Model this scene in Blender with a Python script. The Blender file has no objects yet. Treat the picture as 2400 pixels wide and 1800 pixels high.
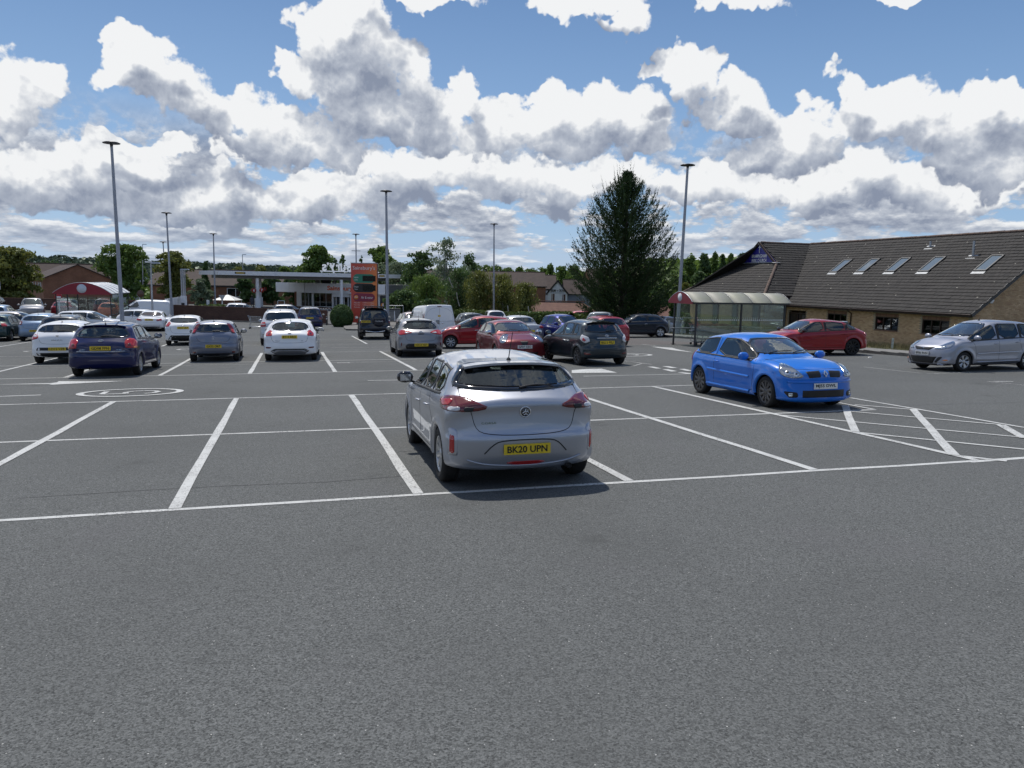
import bpy, math, random
import numpy as np
from mathutils import Vector, Matrix
from mathutils.bvhtree import BVHTree
rad = math.radians
SC = bpy.context.scene
COL = SC.collection

# ------------------------------------------------------------------ camera
F = 1803.0                                     # focal length in pixels of the 2400 px wide photograph
_p, _r = rad(7.57), rad(1.09)
FW = np.array([0, math.cos(_p), -math.sin(_p)])
_R0 = np.array([1.0, 0, 0]); _U0 = np.cross(_R0, FW)
RT = _R0 * math.cos(_r) + _U0 * math.sin(_r)
UP = -_R0 * math.sin(_r) + _U0 * math.cos(_r)
GN = np.array([-0.01892144, 0.02874722, 0.99940761])   # normal of the gently falling car park
CAM = np.array([0, 0, 2.0012])
cam_d = bpy.data.cameras.new("camera")
cam_d.sensor_width = 36.0; cam_d.lens = 36.0 * F / 2400.0
cam_d.clip_start = 0.05; cam_d.clip_end = 9000
cam_o = bpy.data.objects.new("camera", cam_d); COL.objects.link(cam_o)
cam_o.matrix_world = Matrix(((RT[0], UP[0], -FW[0], CAM[0]), (RT[1], UP[1], -FW[1], CAM[1]),
                             (RT[2], UP[2], -FW[2], CAM[2]), (0, 0, 0, 1)))
SC.camera = cam_o

def ray(x, y):
    return FW + RT * (x - 1200) / F + UP * (900 - y) / F
def gp(x, y):
    """point of the car park plane seen at a photograph position"""
    d = ray(x, y); return CAM - d * (GN @ CAM) / (GN @ d)
def at(x, y, dep):
    """point at a given depth"""
    return CAM + ray(x, y) * dep

# ------------------------------------------------------------------ sun, sky, exposure
SUN_EL, SUN_AZ = 62.0, -24.0                   # azimuth from +Y towards +X
SC.render.engine = 'CYCLES'
SC.view_settings.view_transform = 'Standard'; SC.view_settings.look = 'None'
SC.view_settings.gamma = 1.0; SC.view_settings.exposure = 0.26
SC.view_settings.use_curve_mapping = False
SC.cycles.max_bounces = 7; SC.cycles.diffuse_bounces = 3; SC.cycles.glossy_bounces = 3
SC.cycles.transparent_max_bounces = 12; SC.cycles.transmission_bounces = 4
SC.cycles.sample_clamp_indirect = 6.0
SC.cycles.caustics_reflective = False; SC.cycles.caustics_refractive = False
sun = bpy.data.lights.new("sun", 'SUN'); sun.energy = 3.1; sun.angle = rad(0.53); sun.color = (1.0, 0.95, 0.88)
sun_o = bpy.data.objects.new("sun", sun); COL.objects.link(sun_o)
_sd = Vector((math.sin(rad(SUN_AZ)) * math.cos(rad(SUN_EL)), math.cos(rad(SUN_AZ)) * math.cos(rad(SUN_EL)), math.sin(rad(SUN_EL))))
sun_o.rotation_euler = _sd.to_track_quat('Z', 'Y').to_euler(); sun_o.location = (-20, 40, 60)

class NT:
    """tiny helper for building node trees"""
    def __init__(s, nt): s.nt = nt
    def n(s, t, **k):
        nd = s.nt.nodes.new(t)
        for a, v in k.items():
            if a == 'ins':
                for i, x in v.items():
                    s.set(nd, i, x)
            else: setattr(nd, a, v)
        return nd
    def set(s, nd, i, x):
        if isinstance(x, bpy.types.NodeSocket): s.nt.links.new(x, nd.inputs[i])
        else: nd.inputs[i].default_value = x
    def math(s, op, a, b=0.0, c=None, clamp=False):
        nd = s.nt.nodes.new('ShaderNodeMath'); nd.operation = op; nd.use_clamp = clamp
        s.set(nd, 0, a); s.set(nd, 1, b)
        if c is not None: s.set(nd, 2, c)
        return nd.outputs[0]
    def vmath(s, op, a, b=(0, 0, 0), c=None):
        nd = s.nt.nodes.new('ShaderNodeVectorMath'); nd.operation = op
        s.set(nd, 0, a); s.set(nd, 1, b)
        if c is not None: s.set(nd, 2, c)
        return nd
    def mix(s, f, a, b, bt='MIX'):
        nd = s.nt.nodes.new('ShaderNodeMix'); nd.data_type = 'RGBA'; nd.blend_type = bt
        s.set(nd, 0, f)
        for i, x in ((6, a), (7, b)):
            if not isinstance(x, bpy.types.NodeSocket) and len(x) == 3: x = (*x, 1)
            s.set(nd, i, x)
        return nd.outputs[2]
    def ramp(s, f, lo, hi, a=0.0, b=1.0, smooth=True):
        nd = s.nt.nodes.new('ShaderNodeMapRange'); nd.interpolation_type = 'SMOOTHSTEP' if smooth else 'LINEAR'
        s.set(nd, 0, f); s.set(nd, 1, lo); s.set(nd, 2, hi); s.set(nd, 3, a); s.set(nd, 4, b)
        return nd.outputs[0]
    def noise(s, vec, scale, detail=4, rough=0.5, dist=0.0, dim='3D', color=False):
        nd = s.nt.nodes.new('ShaderNodeTexNoise'); nd.noise_dimensions = dim
        if vec is not None: s.set(nd, 'Vector', vec)
        nd.inputs['Scale'].default_value = scale; nd.inputs['Detail'].default_value = detail
        nd.inputs['Roughness'].default_value = rough; nd.inputs['Distortion'].default_value = dist
        return nd.outputs['Color' if color else 'Fac']

world = bpy.data.worlds.new("World"); SC.world = world; world.use_nodes = True
wt = world.node_tree; wt.nodes.clear(); W = NT(wt)
sky = W.n('ShaderNodeTexSky', sky_type='NISHITA', sun_disc=False, sun_elevation=rad(SUN_EL), sun_rotation=rad(SUN_AZ),
          air_density=1.0, dust_density=0.6, ozone_density=2.2, altitude=60)
SKY_K = 0.10

# cumulus placed where they stand in the sky: (x, y, rx, ry) as seen in the photograph, turned into azimuth / elevation
BLOBS = [(30, 190, 105, 85), (95, 175, 70, 50), (15, 270, 60, 60),
 (300, 95, 60, 45), (340, 130, 85, 65), (385, 110, 55, 45), (420, 200, 90, 75), (330, 180, 95, 55), (480, 250, 80, 65), (560, 240, 65, 55), (600, 290, 120, 75),
 (700, 310, 120, 70), (800, 345, 105, 55), (690, 360, 180, 40),
 (735, 60, 85, 65), (800, 40, 120, 60), (860, 70, 60, 55), (850, 130, 120, 80), (930, 170, 75, 75), (690, 165, 60, 55), (780, 190, 120, 80), (950, 245, 90, 75),
 (850, 260, 130, 60), (990, 280, 90, 60),
 (1090, 235, 55, 45), (1150, 265, 100, 60), (1280, 240, 70, 50), (1385, 245, 90, 60), (1470, 270, 95, 65), (1535, 320, 60, 45), (1300, 300, 240, 65), (1110, 320, 150, 55),
 (1655, 145, 52, 50), (1600, 180, 90, 60), (1510, 180, 45, 22), (1690, 240, 105, 55), (1775, 275, 65, 45),
 (1900, 290, 120, 55), (2005, 200, 62, 50), (2080, 235, 120, 60), (2200, 240, 120, 50), (2300, 225, 90, 42), (2390, 210, 70, 25), (2150, 300, 240, 60),
 (1830, 350, 160, 60), (2290, 340, 170, 65), (2370, 400, 120, 60),
 (1360, 0, 150, 40), (1460, 40, 55, 38), (1770, -8, 110, 34), (2060, -6, 60, 22), (980, -25, 200, 38),
 (1960, 430, 320, 62), (2200, 440, 260, 55), (1690, 440, 170, 60), (1300, 425, 300, 62), (1010, 400, 230, 70), (1480, 410, 110, 50),
 (60, 400, 170, 70), (240, 385, 160, 62), (150, 450, 260, 52), (500, 450, 130, 62), (660, 460, 130, 60), (400, 480, 280, 50), (850, 470, 190, 55), (330, 335, 110, 32), (560, 365, 90, 28)]
NEAR = BLOBS.index((1960, 430, 320, 62))
BL = []
for (x, y, rx, ry) in BLOBS:
    d = ray(x, y); d = d / np.linalg.norm(d)
    k = 57.2958 / F * (1 / (1 + ((x - 1200) / F) ** 2 + ((y - 900) / F) ** 2)) ** 0.6
    BL.append((math.degrees(math.atan2(d[0], d[1])), math.degrees(math.asin(d[2])), rx * k * 0.92, ry * k * 0.90))

def warp(G, P):
    w1 = G.noise(P, 0.20, 4, 0.60, dim='2D', color=True)
    return w1, G.vmath('ADD', P, G.vmath('MULTIPLY_ADD', w1, (6.5, 5.0, 0), (-3.25, -2.5, 0)).outputs[0]).outputs[0]
def base_group(BL, outer):
    g = bpy.data.node_groups.new("cumulus_shape", 'ShaderNodeTree')
    g.interface.new_socket("P", in_out='INPUT', socket_type='NodeSocketVector')
    g.interface.new_socket("Q", in_out='INPUT', socket_type='NodeSocketVector')
    g.interface.new_socket("D", in_out='OUTPUT', socket_type='NodeSocketFloat')
    G = NT(g); gi = g.nodes.new('NodeGroupInput'); go = g.nodes.new('NodeGroupOutput')
    P = gi.outputs[0]; Q = gi.outputs[1]
    w1, PW = warp(G, P)
    acc = None
    for (a, e, ra, re) in BL:
        v = G.vmath('MULTIPLY_ADD', PW, (1 / ra, 1 / re, 0), (-a / ra, -e / re, 0)).outputs[0]
        dd = G.vmath('DOT_PRODUCT', v, v).outputs['Value']
        if acc is None: acc = dd
        else: acc = G.math('SMOOTH_MIN', acc, dd, 0.15)
    base = G.math('MAXIMUM', G.math('SUBTRACT', 1.0, acc), -1.8)
    if not outer:
        g.links.new(base, go.inputs[0]); return g
    # clouds of the rest of the sky, outside the view
    nz = G.noise(Q, 1.15, 4, 0.5, dim='2D')
    az = G.n('ShaderNodeSeparateXYZ', ins={0: P})
    oa = G.ramp(G.math('ABSOLUTE', az.outputs[0]), 36.0, 46.0)
    oe = G.ramp(az.outputs[1], 20.0, 28.0)
    out = G.math('MAXIMUM', oa, oe)
    ob = G.math('MULTIPLY', G.math('SUBTRACT', nz, 0.535), 7.0)
    base = G.math('ADD', G.math('MULTIPLY', base, G.math('SUBTRACT', 1.0, out)), G.math('MULTIPLY', ob, out))
    g.links.new(base, go.inputs[0])
    return g
def relief_group():
    g = bpy.data.node_groups.new("cumulus_relief", 'ShaderNodeTree')
    g.interface.new_socket("P", in_out='INPUT', socket_type='NodeSocketVector')
    g.interface.new_socket("D", in_out='OUTPUT', socket_type='NodeSocketFloat')
    G = NT(g); gi = g.nodes.new('NodeGroupInput'); go = g.nodes.new('NodeGroupOutput')
    P = gi.outputs[0]
    w1 = G.noise(P, 0.45, 2, 0.5, dim='2D', color=True)
    v1 = G.n('ShaderNodeTexVoronoi', voronoi_dimensions='2D', feature='SMOOTH_F1', ins={'Vector': G.vmath('ADD', P, G.vmath('MULTIPLY', w1, (1.2, 1.2, 0)).outputs[0]).outputs[0], 'Scale': 0.42, 'Smoothness': 0.22, 'Detail': 3.5, 'Roughness': 0.60, 'Lacunarity': 2.3})
    v1.normalize = True
    f1 = G.math('MULTIPLY', G.math('SUBTRACT', 0.40, v1.outputs['Distance']), 2.2)
    f2 = G.math('MULTIPLY', G.math('SUBTRACT', G.noise(P, 0.40, 7, 0.56, dim='2D'), 0.5), 2.7)
    g.links.new(G.math('ADD', f1, f2), go.inputs[0])
    return g
FGN = base_group(BL[:NEAR], True); FGF = base_group(BL[NEAR:], False); RG = relief_group()
tc = W.n('ShaderNodeTexCoord').outputs['Generated']
sx = W.n('ShaderNodeSeparateXYZ', ins={0: W.vmath('NORMALIZE', tc).outputs[0]})
azd = W.math('MULTIPLY', W.math('ARCTAN2', sx.outputs[0], sx.outputs[1]), 57.2958)
eld = W.math('MULTIPLY', W.math('ARCSINE', sx.outputs[2]), 57.2958)
P0 = W.n('ShaderNodeCombineXYZ', ins={0: azd, 1: eld}).outputs[0]
def planar(el_off, k):
    el = W.math('MAXIMUM', W.math('ADD', eld, el_off), 0.15)
    # distance to a cloud deck seen under elevation el (curved earth keeps the horizon finite)
    t = W.math('DIVIDE', 1.0, W.math('ADD', W.math('TANGENT', W.math('MULTIPLY', W.math('MINIMUM', el, 80.0), 0.0174533)), k))
    h = W.n('ShaderNodeCombineXYZ', ins={0: sx.outputs[0], 1: sx.outputs[1]}).outputs[0]
    return W.vmath('SCALE', W.vmath('NORMALIZE', h).outputs[0]), t
def planarv(el_off, k):
    nd, t = planar(el_off, k); wt.links.new(t, nd.inputs['Scale']); return nd.outputs[0]
def offp(off): return W.vmath('ADD', P0, (-0.35 * off, off, 0)).outputs[0]
def shape(off, FG):
    nd = W.n('ShaderNodeGroup', node_tree=FG)
    wt.links.new(offp(off), nd.inputs[0]); wt.links.new(planarv(off, 0.12), nd.inputs[1]); return nd.outputs[0]
def relief(off):
    nd = W.n('ShaderNodeGroup', node_tree=RG)
    wt.links.new(offp(off), nd.inputs[0]); return nd.outputs[0]
R0 = relief(0.0); R1 = relief(0.34)
dR = W.math('SUBTRACT', R0, R1)
def layer(FG, off, kbig, bias):
    S0 = shape(0.0, FG); S2 = shape(off, FG)
    S0c = W.math('MINIMUM', S0, 0.8)
    D0 = W.math('ADD', S0c, W.math('MULTIPLY', R0, 0.85))
    al = W.ramp(D0, -0.06, 0.42)
    big = W.math('SUBTRACT', W.math('MINIMUM', S0, 1.0), W.math('MAXIMUM', S2, -0.9))
    thick = W.ramp(D0, 0.15, 1.2)
    lit = W.math('ADD', W.math('MULTIPLY', dR, 0.42),
                 W.math('ADD', W.math('MULTIPLY', big, kbig), W.math('SUBTRACT', bias, W.math('MULTIPLY', thick, 0.32))), clamp=True)
    return al, lit
aA, litA = layer(FGN, 2.6, 0.56, 0.63)
aF, litF = layer(FGF, 2.2, 0.52, 0.49)
# low cloud deck towards the horizon
def deck(off):
    el = W.math('MAXIMUM', W.math('ADD', eld, off), -0.4)
    v = W.math('MULTIPLY', W.math('LOGARITHM', W.math('ADD', el, 1.0), 2.718), 3.1)
    p = W.n('ShaderNodeCombineXYZ', ins={0: W.math('MULTIPLY', azd, 0.21), 1: v}).outputs[0]
    a = W.noise(p, 1.0, 8, 0.60, dim='2D')
    b = W.noise(p, 0.30, 2, 0.5, dim='2D')
    return W.math('ADD', a, W.math('MULTIPLY', b, 0.35))
B0 = deck(0.0); B1 = deck(0.28)
lowm = W.ramp(eld, 12.0, 7.5)
aB = W.math('MULTIPLY', W.ramp(B0, 0.575, 0.68), lowm)
litB = W.math('ADD', W.math('MULTIPLY', W.math('SUBTRACT', B0, B1), 3.6), W.math('SUBTRACT', 0.52, W.math('MULTIPLY', W.ramp(B0, 0.66, 0.86), 0.34)), clamp=True)
def cloudcol(l):
    c = W.mix(W.ramp(l, 0.0, 0.5, smooth=False), (0.21, 0.245, 0.325), (0.40, 0.435, 0.50))
    return W.mix(W.ramp(l, 0.5, 1.0, smooth=False), c, (0.74, 0.75, 0.76))
skyc = W.vmath('SCALE', sky.outputs[0]); skyc.inputs['Scale'].default_value = SKY_K
skyc = W.mix(1.0, skyc.outputs[0], (1.0, 1.0, 1.0), 'MULTIPLY')
blue = W.mix(W.ramp(eld, 1.0, 30.0), (0.22, 0.37, 0.60), (0.042, 0.122, 0.305))
skyc = W.mix(0.75, skyc, blue)
c = W.mix(aB, skyc, cloudcol(litB))
c = W.mix(aF, c, cloudcol(litF))
c = W.mix(aA, c, cloudcol(litA))
hz = W.ramp(eld, 5.0, -0.5, 0.0, 0.5)
c = W.mix(hz, c, (0.44, 0.53, 0.66))
bg = W.n('ShaderNodeBackground'); wt.links.new(c, bg.inputs[0]); bg.inputs[1].default_value = 1.0
wo = W.n('ShaderNodeOutputWorld'); wt.links.new(bg.outputs[0], wo.inputs[0])
world.cycles.sampling_method = 'MANUAL'; world.cycles.sample_map_resolution = 512

# ------------------------------------------------------------------ materials
MATS = {}
def mat(name, col, rough=0.6, metal=0.0, spec=0.5, coat=0.0, emis=None, noise=None, bump=None, trans=None):
    """principled material; noise=(scale, amount[, second colour]) varies the colour, bump=(scale, strength)"""
    if name in MATS: return MATS[name]
    m = bpy.data.materials.new(name); m.use_nodes = True; nt = m.node_tree; T = NT(nt)
    b = nt.nodes["Principled BSDF"]
    c = (*col, 1)
    b.inputs['Base Color'].default_value = c; b.inputs['Roughness'].default_value = rough
    b.inputs['Metallic'].default_value = metal; b.inputs['Specular IOR Level'].default_value = spec
    if coat:
        b.inputs['Coat Weight'].default_value = coat; b.inputs['Coat Roughness'].default_value = 0.03
    if emis:
        b.inputs['Emission Color'].default_value = (*emis[0], 1); b.inputs['Emission Strength'].default_value = emis[1]
    if noise or bump: tcn = T.n('ShaderNodeTexCoord').outputs['Object']
    if noise:
        c2 = noise[2] if len(noise) > 2 else tuple(x * 0.45 for x in col)
        f = T.ramp(T.noise(tcn, noise[0], 6, 0.62), 0.42, 0.68, 0, noise[1])
        nt.links.new(T.mix(f, col, c2), b.inputs['Base Color'])
    if bump:
        bn = nt.nodes.new('ShaderNodeBump'); bn.inputs['Strength'].default_value = bump[1]; bn.inputs['Distance'].default_value = 0.02
        nt.links.new(T.noise(tcn, bump[0], 4), bn.inputs['Height']); nt.links.new(bn.outputs[0], b.inputs['Normal'])
    MATS[name] = m; return m

def glass_mat(name, tint=(0.55, 0.6, 0.58), fog=0.0, refl=(1.25, 0.03)):
    if name in MATS: return MATS[name]
    m = bpy.data.materials.new(name); m.use_nodes = True; nt = m.node_tree; nt.nodes.clear(); T = NT(nt)
    tr = T.n('ShaderNodeBsdfTransparent'); tr.inputs[0].default_value = (*tint, 1)
    gl = T.n('ShaderNodeBsdfGlossy'); gl.inputs['Roughness'].default_value = 0.02; gl.inputs[0].default_value = (0.95, 1, 1, 1)
    fr = T.n('ShaderNodeFresnel'); nt.links.new(T.math('ADD', 1.55, T.math('MULTIPLY', T.n('ShaderNodeNewGeometry').outputs['Backfacing'], 1 / 1.55 - 1.55)), fr.inputs[0])
    fa = T.math('MULTIPLY_ADD', fr.outputs[0], refl[0], refl[1], clamp=True)
    mx = T.n('ShaderNodeMixShader'); nt.links.new(fa, mx.inputs[0]); nt.links.new(tr.outputs[0], mx.inputs[1]); nt.links.new(gl.outputs[0], mx.inputs[2])
    last = mx
    if fog:
        df = T.n('ShaderNodeBsdfDiffuse'); df.inputs[0].default_value = (0.55, 0.58, 0.55, 1)
        m2 = T.n('ShaderNodeMixShader'); m2.inputs[0].default_value = fog
        nt.links.new(mx.outputs[0], m2.inputs[1]); nt.links.new(df.outputs[0], m2.inputs[2]); last = m2
    o = T.n('ShaderNodeOutputMaterial'); nt.links.new(last.outputs[0], o.inputs[0])
    MATS[name] = m; return m

def paint(name, col, metal=0.0):
    if name in MATS: return MATS[name]
    m = bpy.data.materials.new(name); m.use_nodes = True; nt = m.node_tree; T = NT(nt)
    b = nt.nodes["Principled BSDF"]
    tcn = T.n('ShaderNodeTexCoord').outputs['Object']
    # road film: a little dust low on the body and faint unevenness
    dust = T.ramp(T.noise(tcn, 2.2, 5, 0.6), 0.45, 0.75, 0.0, 0.015)
    c = T.mix(dust, col, (0.20, 0.19, 0.17))
    bf = T.n('ShaderNodeNewGeometry').outputs['Backfacing']
    c = T.mix(bf, c, (0.03, 0.03, 0.035))
    nt.links.new(c, b.inputs['Base Color'])
    b.inputs['Metallic'].default_value = metal
    nt.links.new(T.math('SUBTRACT', 1.0, bf), b.inputs['Coat Weight'])
    b.inputs['Roughness'].default_value = 0.42 if metal else 0.35; b.inputs['Specular IOR Level'].default_value = 0.25
    b.inputs['Coat Roughness'].default_value = 0.025; b.inputs['Coat IOR'].default_value = 1.5
    MATS[name] = m; return m

M_BLACK = mat('black_plastic', (0.012, 0.012, 0.013), 0.45)
M_DARK = mat('dark_trim', (0.02, 0.021, 0.023), 0.6)
M_GLOSSB = mat('gloss_black', (0.006, 0.006, 0.008), 0.08, coat=1)
M_TYRE = mat('tyre_rubber', (0.016, 0.016, 0.017), 0.85, noise=(9, 0.5, (0.035, 0.034, 0.032)), bump=(60, 0.3))
M_CHROME = mat('chrome', (0.72, 0.73, 0.75), 0.08, metal=1)
M_ALLOY = mat('silver_alloy', (0.50, 0.51, 0.53), 0.28, metal=0.85)
M_ALLOYG = mat('grey_alloy', (0.13, 0.125, 0.125), 0.35, metal=0.7)
M_ALLOYB = mat('black_alloy', (0.015, 0.015, 0.016), 0.3, metal=0.3)
M_PIT = mat('wheel_inside', (0.012, 0.012, 0.012), 0.8)
M_GLASS = glass_mat('tinted_glass', (0.50, 0.56, 0.53))
M_GLASSD = glass_mat('dark_glass', (0.16, 0.18, 0.19))
M_SCREEN = glass_mat('windscreen_glass', (0.62, 0.70, 0.66), fog=.04, refl=(1.9, .08))
M_LENS = glass_mat('clear_lens', (0.9, 0.92, 0.95))
M_RED = mat('red_lens', (0.42, 0.012, 0.014), 0.12, coat=1)
M_REDD = mat('dark_red_lens', (0.13, 0.006, 0.009), 0.10, coat=1)
M_AMB = mat('amber_lens', (0.75, 0.22, 0.03), 0.15, coat=1)
M_WLENS = mat('white_lens', (0.62, 0.62, 0.64), 0.12, coat=1)
M_LAMPIN = mat('lamp_bowl', (0.45, 0.46, 0.48), 0.15, metal=0.9)
M_YPL = mat('yellow_plate', (0.78, 0.56, 0.03), 0.35)
M_WPL = mat('white_plate', (0.78, 0.78, 0.76), 0.35)
M_INK = mat('plate_lettering', (0.01, 0.01, 0.01), 0.5)
M_SEAT = mat('seat_cloth', (0.035, 0.036, 0.04), 0.9)
M_CABIN = mat('cabin_plastic', (0.03, 0.03, 0.032), 0.7)
M_GALV = mat('galvanised_steel', (0.42, 0.44, 0.47), 0.45, metal=0.55, noise=(3, 0.5, (0.30, 0.31, 0.33)))
M_WHITE = mat('white_paint', (0.80, 0.81, 0.82), 0.45, noise=(2.5, 0.3, (0.62, 0.62, 0.60)))
M_STEELD = mat('dark_painted_steel', (0.035, 0.037, 0.04), 0.5, noise=(4, 0.4, (0.07, 0.07, 0.07)))

# ------------------------------------------------------------------ mesh tools
class MB:
    def __init__(s): s.v = []; s.f = []; s.m = []; s.mats = []; s.sm = []
    def mi(s, m):
        if m is None: return 0
        if m not in s.mats: s.mats.append(m)
        return s.mats.index(m)
    def add(s, vs, fs, m=None, smooth=False, M=None):
        o = len(s.v)
        if M is not None: vs = [tuple(M @ Vector(v)) for v in vs]
        s.v.extend([tuple(v) for v in vs]); k = s.mi(m)
        for f in fs: s.f.append(tuple(i + o for i in f)); s.m.append(k); s.sm.append(smooth)
    def box(s, c, d, m=None, M=None, rz=0, taper=1.0):
        x, y, z = c; a, b, h = d[0] / 2, d[1] / 2, d[2] / 2
        vs = [(-a, -b, -h), (a, -b, -h), (a, b, -h), (-a, b, -h), (-a * taper, -b * taper, h), (a * taper, -b * taper, h), (a * taper, b * taper, h), (-a * taper, b * taper, h)]
        cs, sn = math.cos(rz), math.sin(rz)
        vs = [(x + p * cs - q * sn, y + p * sn + q * cs, z + r) for p, q, r in vs]
        s.add(vs, [(3, 2, 1, 0), (4, 5, 6, 7), (0, 1, 5, 4), (1, 2, 6, 5), (2, 3, 7, 6), (3, 0, 4, 7)], m, M=M)
    def bar(s, p, q, w, h=None, m=None, up=(0, 0, 1)):
        """box-section bar from p to q"""
        h = h or w; p = Vector(p); q = Vector(q); d = (q - p)
        if d.length < 1e-6: return
        d.normalize(); u = Vector(up)
        if abs(d.dot(u)) > 0.98: u = Vector((1, 0, 0))
        sd = d.cross(u).normalized() * w / 2; un = sd.cross(d).normalized() * h / 2
        vs = [p - sd - un, p + sd - un, p + sd + un, p - sd + un, q - sd - un, q + sd - un, q + sd + un, q - sd + un]
        s.add(vs, [(0, 1, 2, 3), (7, 6, 5, 4), (4, 5, 1, 0), (5, 6, 2, 1), (6, 7, 3, 2), (7, 4, 0, 3)], m)
    def tube(s, pts, r, m=None, n=8, caps=True, smooth=True):
        pts = [Vector(p) for p in pts]; rs = r if isinstance(r, (list, tuple)) else [r] * len(pts)
        vs = []; fs = []; prev = None
        for i, p in enumerate(pts):
            d = (pts[min(i + 1, len(pts) - 1)] - pts[max(i - 1, 0)]).normalized()
            if prev is None:
                u = Vector((0, 0, 1)) if abs(d.z) < 0.9 else Vector((1, 0, 0)); a = d.cross(u).normalized()
            else: a = (prev - d * prev.dot(d)).normalized()
            prev = a; b = d.cross(a)
            for k in range(n):
                t = 2 * math.pi * k / n; vs.append(p + (a * math.cos(t) + b * math.sin(t)) * rs[i])
        for i in range(len(pts) - 1):
            for k in range(n):
                k2 = (k + 1) % n; fs.append((i * n + k, i * n + k2, (i + 1) * n + k2, (i + 1) * n + k))
        s.add(vs, fs, m, smooth)
        if caps: s.add([vs[k] for k in range(n)][::-1] + [vs[(len(pts) - 1) * n + k] for k in range(n)], [tuple(range(n)), tuple(range(n, 2 * n))], m)
    def lathe(s, prof, m=None, n=24, axis='z', M=None, smooth=True):
        """prof: (radius, height) pairs"""
        vs = []; fs = []
        for (r, h) in prof:
            for k in range(n):
                t = 2 * math.pi * k / n; a, b = r * math.cos(t), r * math.sin(t)
                vs.append((a, b, h) if axis == 'z' else (a, -h, b) if axis == 'y' else (h, a, b))
        for i in range(len(prof) - 1):
            for k in range(n):
                k2 = (k + 1) % n; fs.append((i * n + k, i * n + k2, (i + 1) * n + k2, (i + 1) * n + k))
        s.add(vs, fs, m, smooth, M)
    def prism(s, poly, t0, t1, m=None, M=None, side=True):
        """polygon in XY between z=t0 and t1"""
        n = len(poly); vs = [(x, y, t0) for x, y in poly] + [(x, y, t1) for x, y in poly]
        fs = [tuple(range(n))[::-1], tuple(range(n, 2 * n))] + ([(i, (i + 1) % n, n + (i + 1) % n, n + i) for i in range(n)] if side else [])
        s.add(vs, fs, m, M=M)
    def mesh(s, name, default=None):
        me = bpy.data.meshes.new(name); me.from_pydata(s.v, [], s.f)
        ms = s.mats or ([default] if default else [])
        for m in ms: me.materials.append(m if m else default)
        me.polygons.foreach_set('material_index', s.m); me.polygons.foreach_set('use_smooth', s.sm)
        me.update(); return me

def np_mesh(name, V, Fq, m=None, smooth=False):
    """fast quad mesh from arrays"""
    V = np.asarray(V, dtype=np.float32); Fq = np.asarray(Fq, dtype=np.int32)
    me = bpy.data.meshes.new(name); k = Fq.shape[1]
    me.vertices.add(len(V)); me.vertices.foreach_set('co', V.ravel())
    me.loops.add(Fq.size); me.loops.foreach_set('vertex_index', Fq.ravel())
    me.polygons.add(len(Fq)); me.polygons.foreach_set('loop_start', np.arange(0, Fq.size, k, dtype=np.int32))
    me.polygons.foreach_set('loop_total', np.full(len(Fq), k, dtype=np.int32))
    me.polygons.foreach_set('use_smooth', np.full(len(Fq), smooth))
    if m: me.materials.append(m)
    me.update(calc_edges=True); return me

def obj(name, data, parent=None, m=None, loc=None, rot=None, **kw):
    if isinstance(data, MB): data = data.mesh(name, m)
    o = bpy.data.objects.new(name, data); COL.objects.link(o)
    if parent is not None: o.parent = parent
    if loc is not None: o.location = loc
    if rot is not None: o.rotation_euler = rot
    for k, v in kw.items(): o[k] = v
    return o
def thing(name, label, cat, loc=(0, 0, 0), rz=0, group=None, matrix=None):
    o = bpy.data.objects.new(name, None); COL.objects.link(o); o.empty_display_size = 0.2
    if matrix is not None: o.matrix_world = matrix
    else: o.location = loc; o.rotation_euler = (0, 0, rz)
    tag(o, label, cat, group); return o
def tag(o, label, cat, group=None):
    o['label'] = label; o['category'] = cat
    if group: o['group'] = group
    return o
def struct(name, data, m=None, parent=None):
    o = obj(name, data, parent, m)
    if parent is None: o['kind'] = 'structure'
    return o
def dup(root, matrix=None, label=None, group=None):
    r = root.copy(); COL.objects.link(r)
    if matrix is not None: r.matrix_world = matrix
    if label: r['label'] = label
    if group: r['group'] = group
    for ch in list(root.children):
        c = ch.copy(); COL.objects.link(c); c.parent = r
        for g in ch.children:
            d = g.copy(); COL.objects.link(d); d.parent = c
    return r

_fonts = {}
def text_mesh(s, w=None, h=None, depth=0.002, bold=0.0, spacing=1.0, shear=0.0):
    """lettering as a mesh, centred, in the XY plane, fitted to w x h"""
    cu = bpy.data.curves.new("lettering", 'FONT'); cu.body = s; cu.size = 1.0; cu.extrude = 0.0
    cu.offset = bold; cu.space_character = spacing; cu.shear = shear; cu.resolution_u = 3; cu.fill_mode = 'FRONT'
    o = bpy.data.objects.new("lettering", cu); COL.objects.link(o)
    dg = bpy.context.evaluated_depsgraph_get(); dg.update()
    me = bpy.data.meshes.new_from_object(o.evaluated_get(dg))
    bpy.data.objects.remove(o); bpy.data.curves.remove(cu)
    n = len(me.vertices); co = np.empty(n * 3, dtype=np.float32); me.vertices.foreach_get('co', co); co = co.reshape(-1, 3)
    lo, hi = co.min(0), co.max(0); c = (lo + hi) / 2; sz = hi - lo
    sx_ = (w / sz[0]) if w else None; sy_ = (h / sz[1]) if h else None
    if sx_ is None: sx_ = sy_
    if sy_ is None: sy_ = sx_
    V = (co - c) * np.array([sx_, sy_, 0])
    F_ = [tuple(p.vertices) for p in me.polygons]
    bpy.data.meshes.remove(me)
    mb = MB(); mb.add([(x, y, depth) for x, y, _ in V], F_)
    return mb
def text_obj(s, parent, m, M, w=None, h=None, name='lettering', **kw):
    mb = text_mesh(s, w, h, **kw); me = mb.mesh(name, m); o = obj(name, me, parent); o.matrix_local = M; return o

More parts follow.
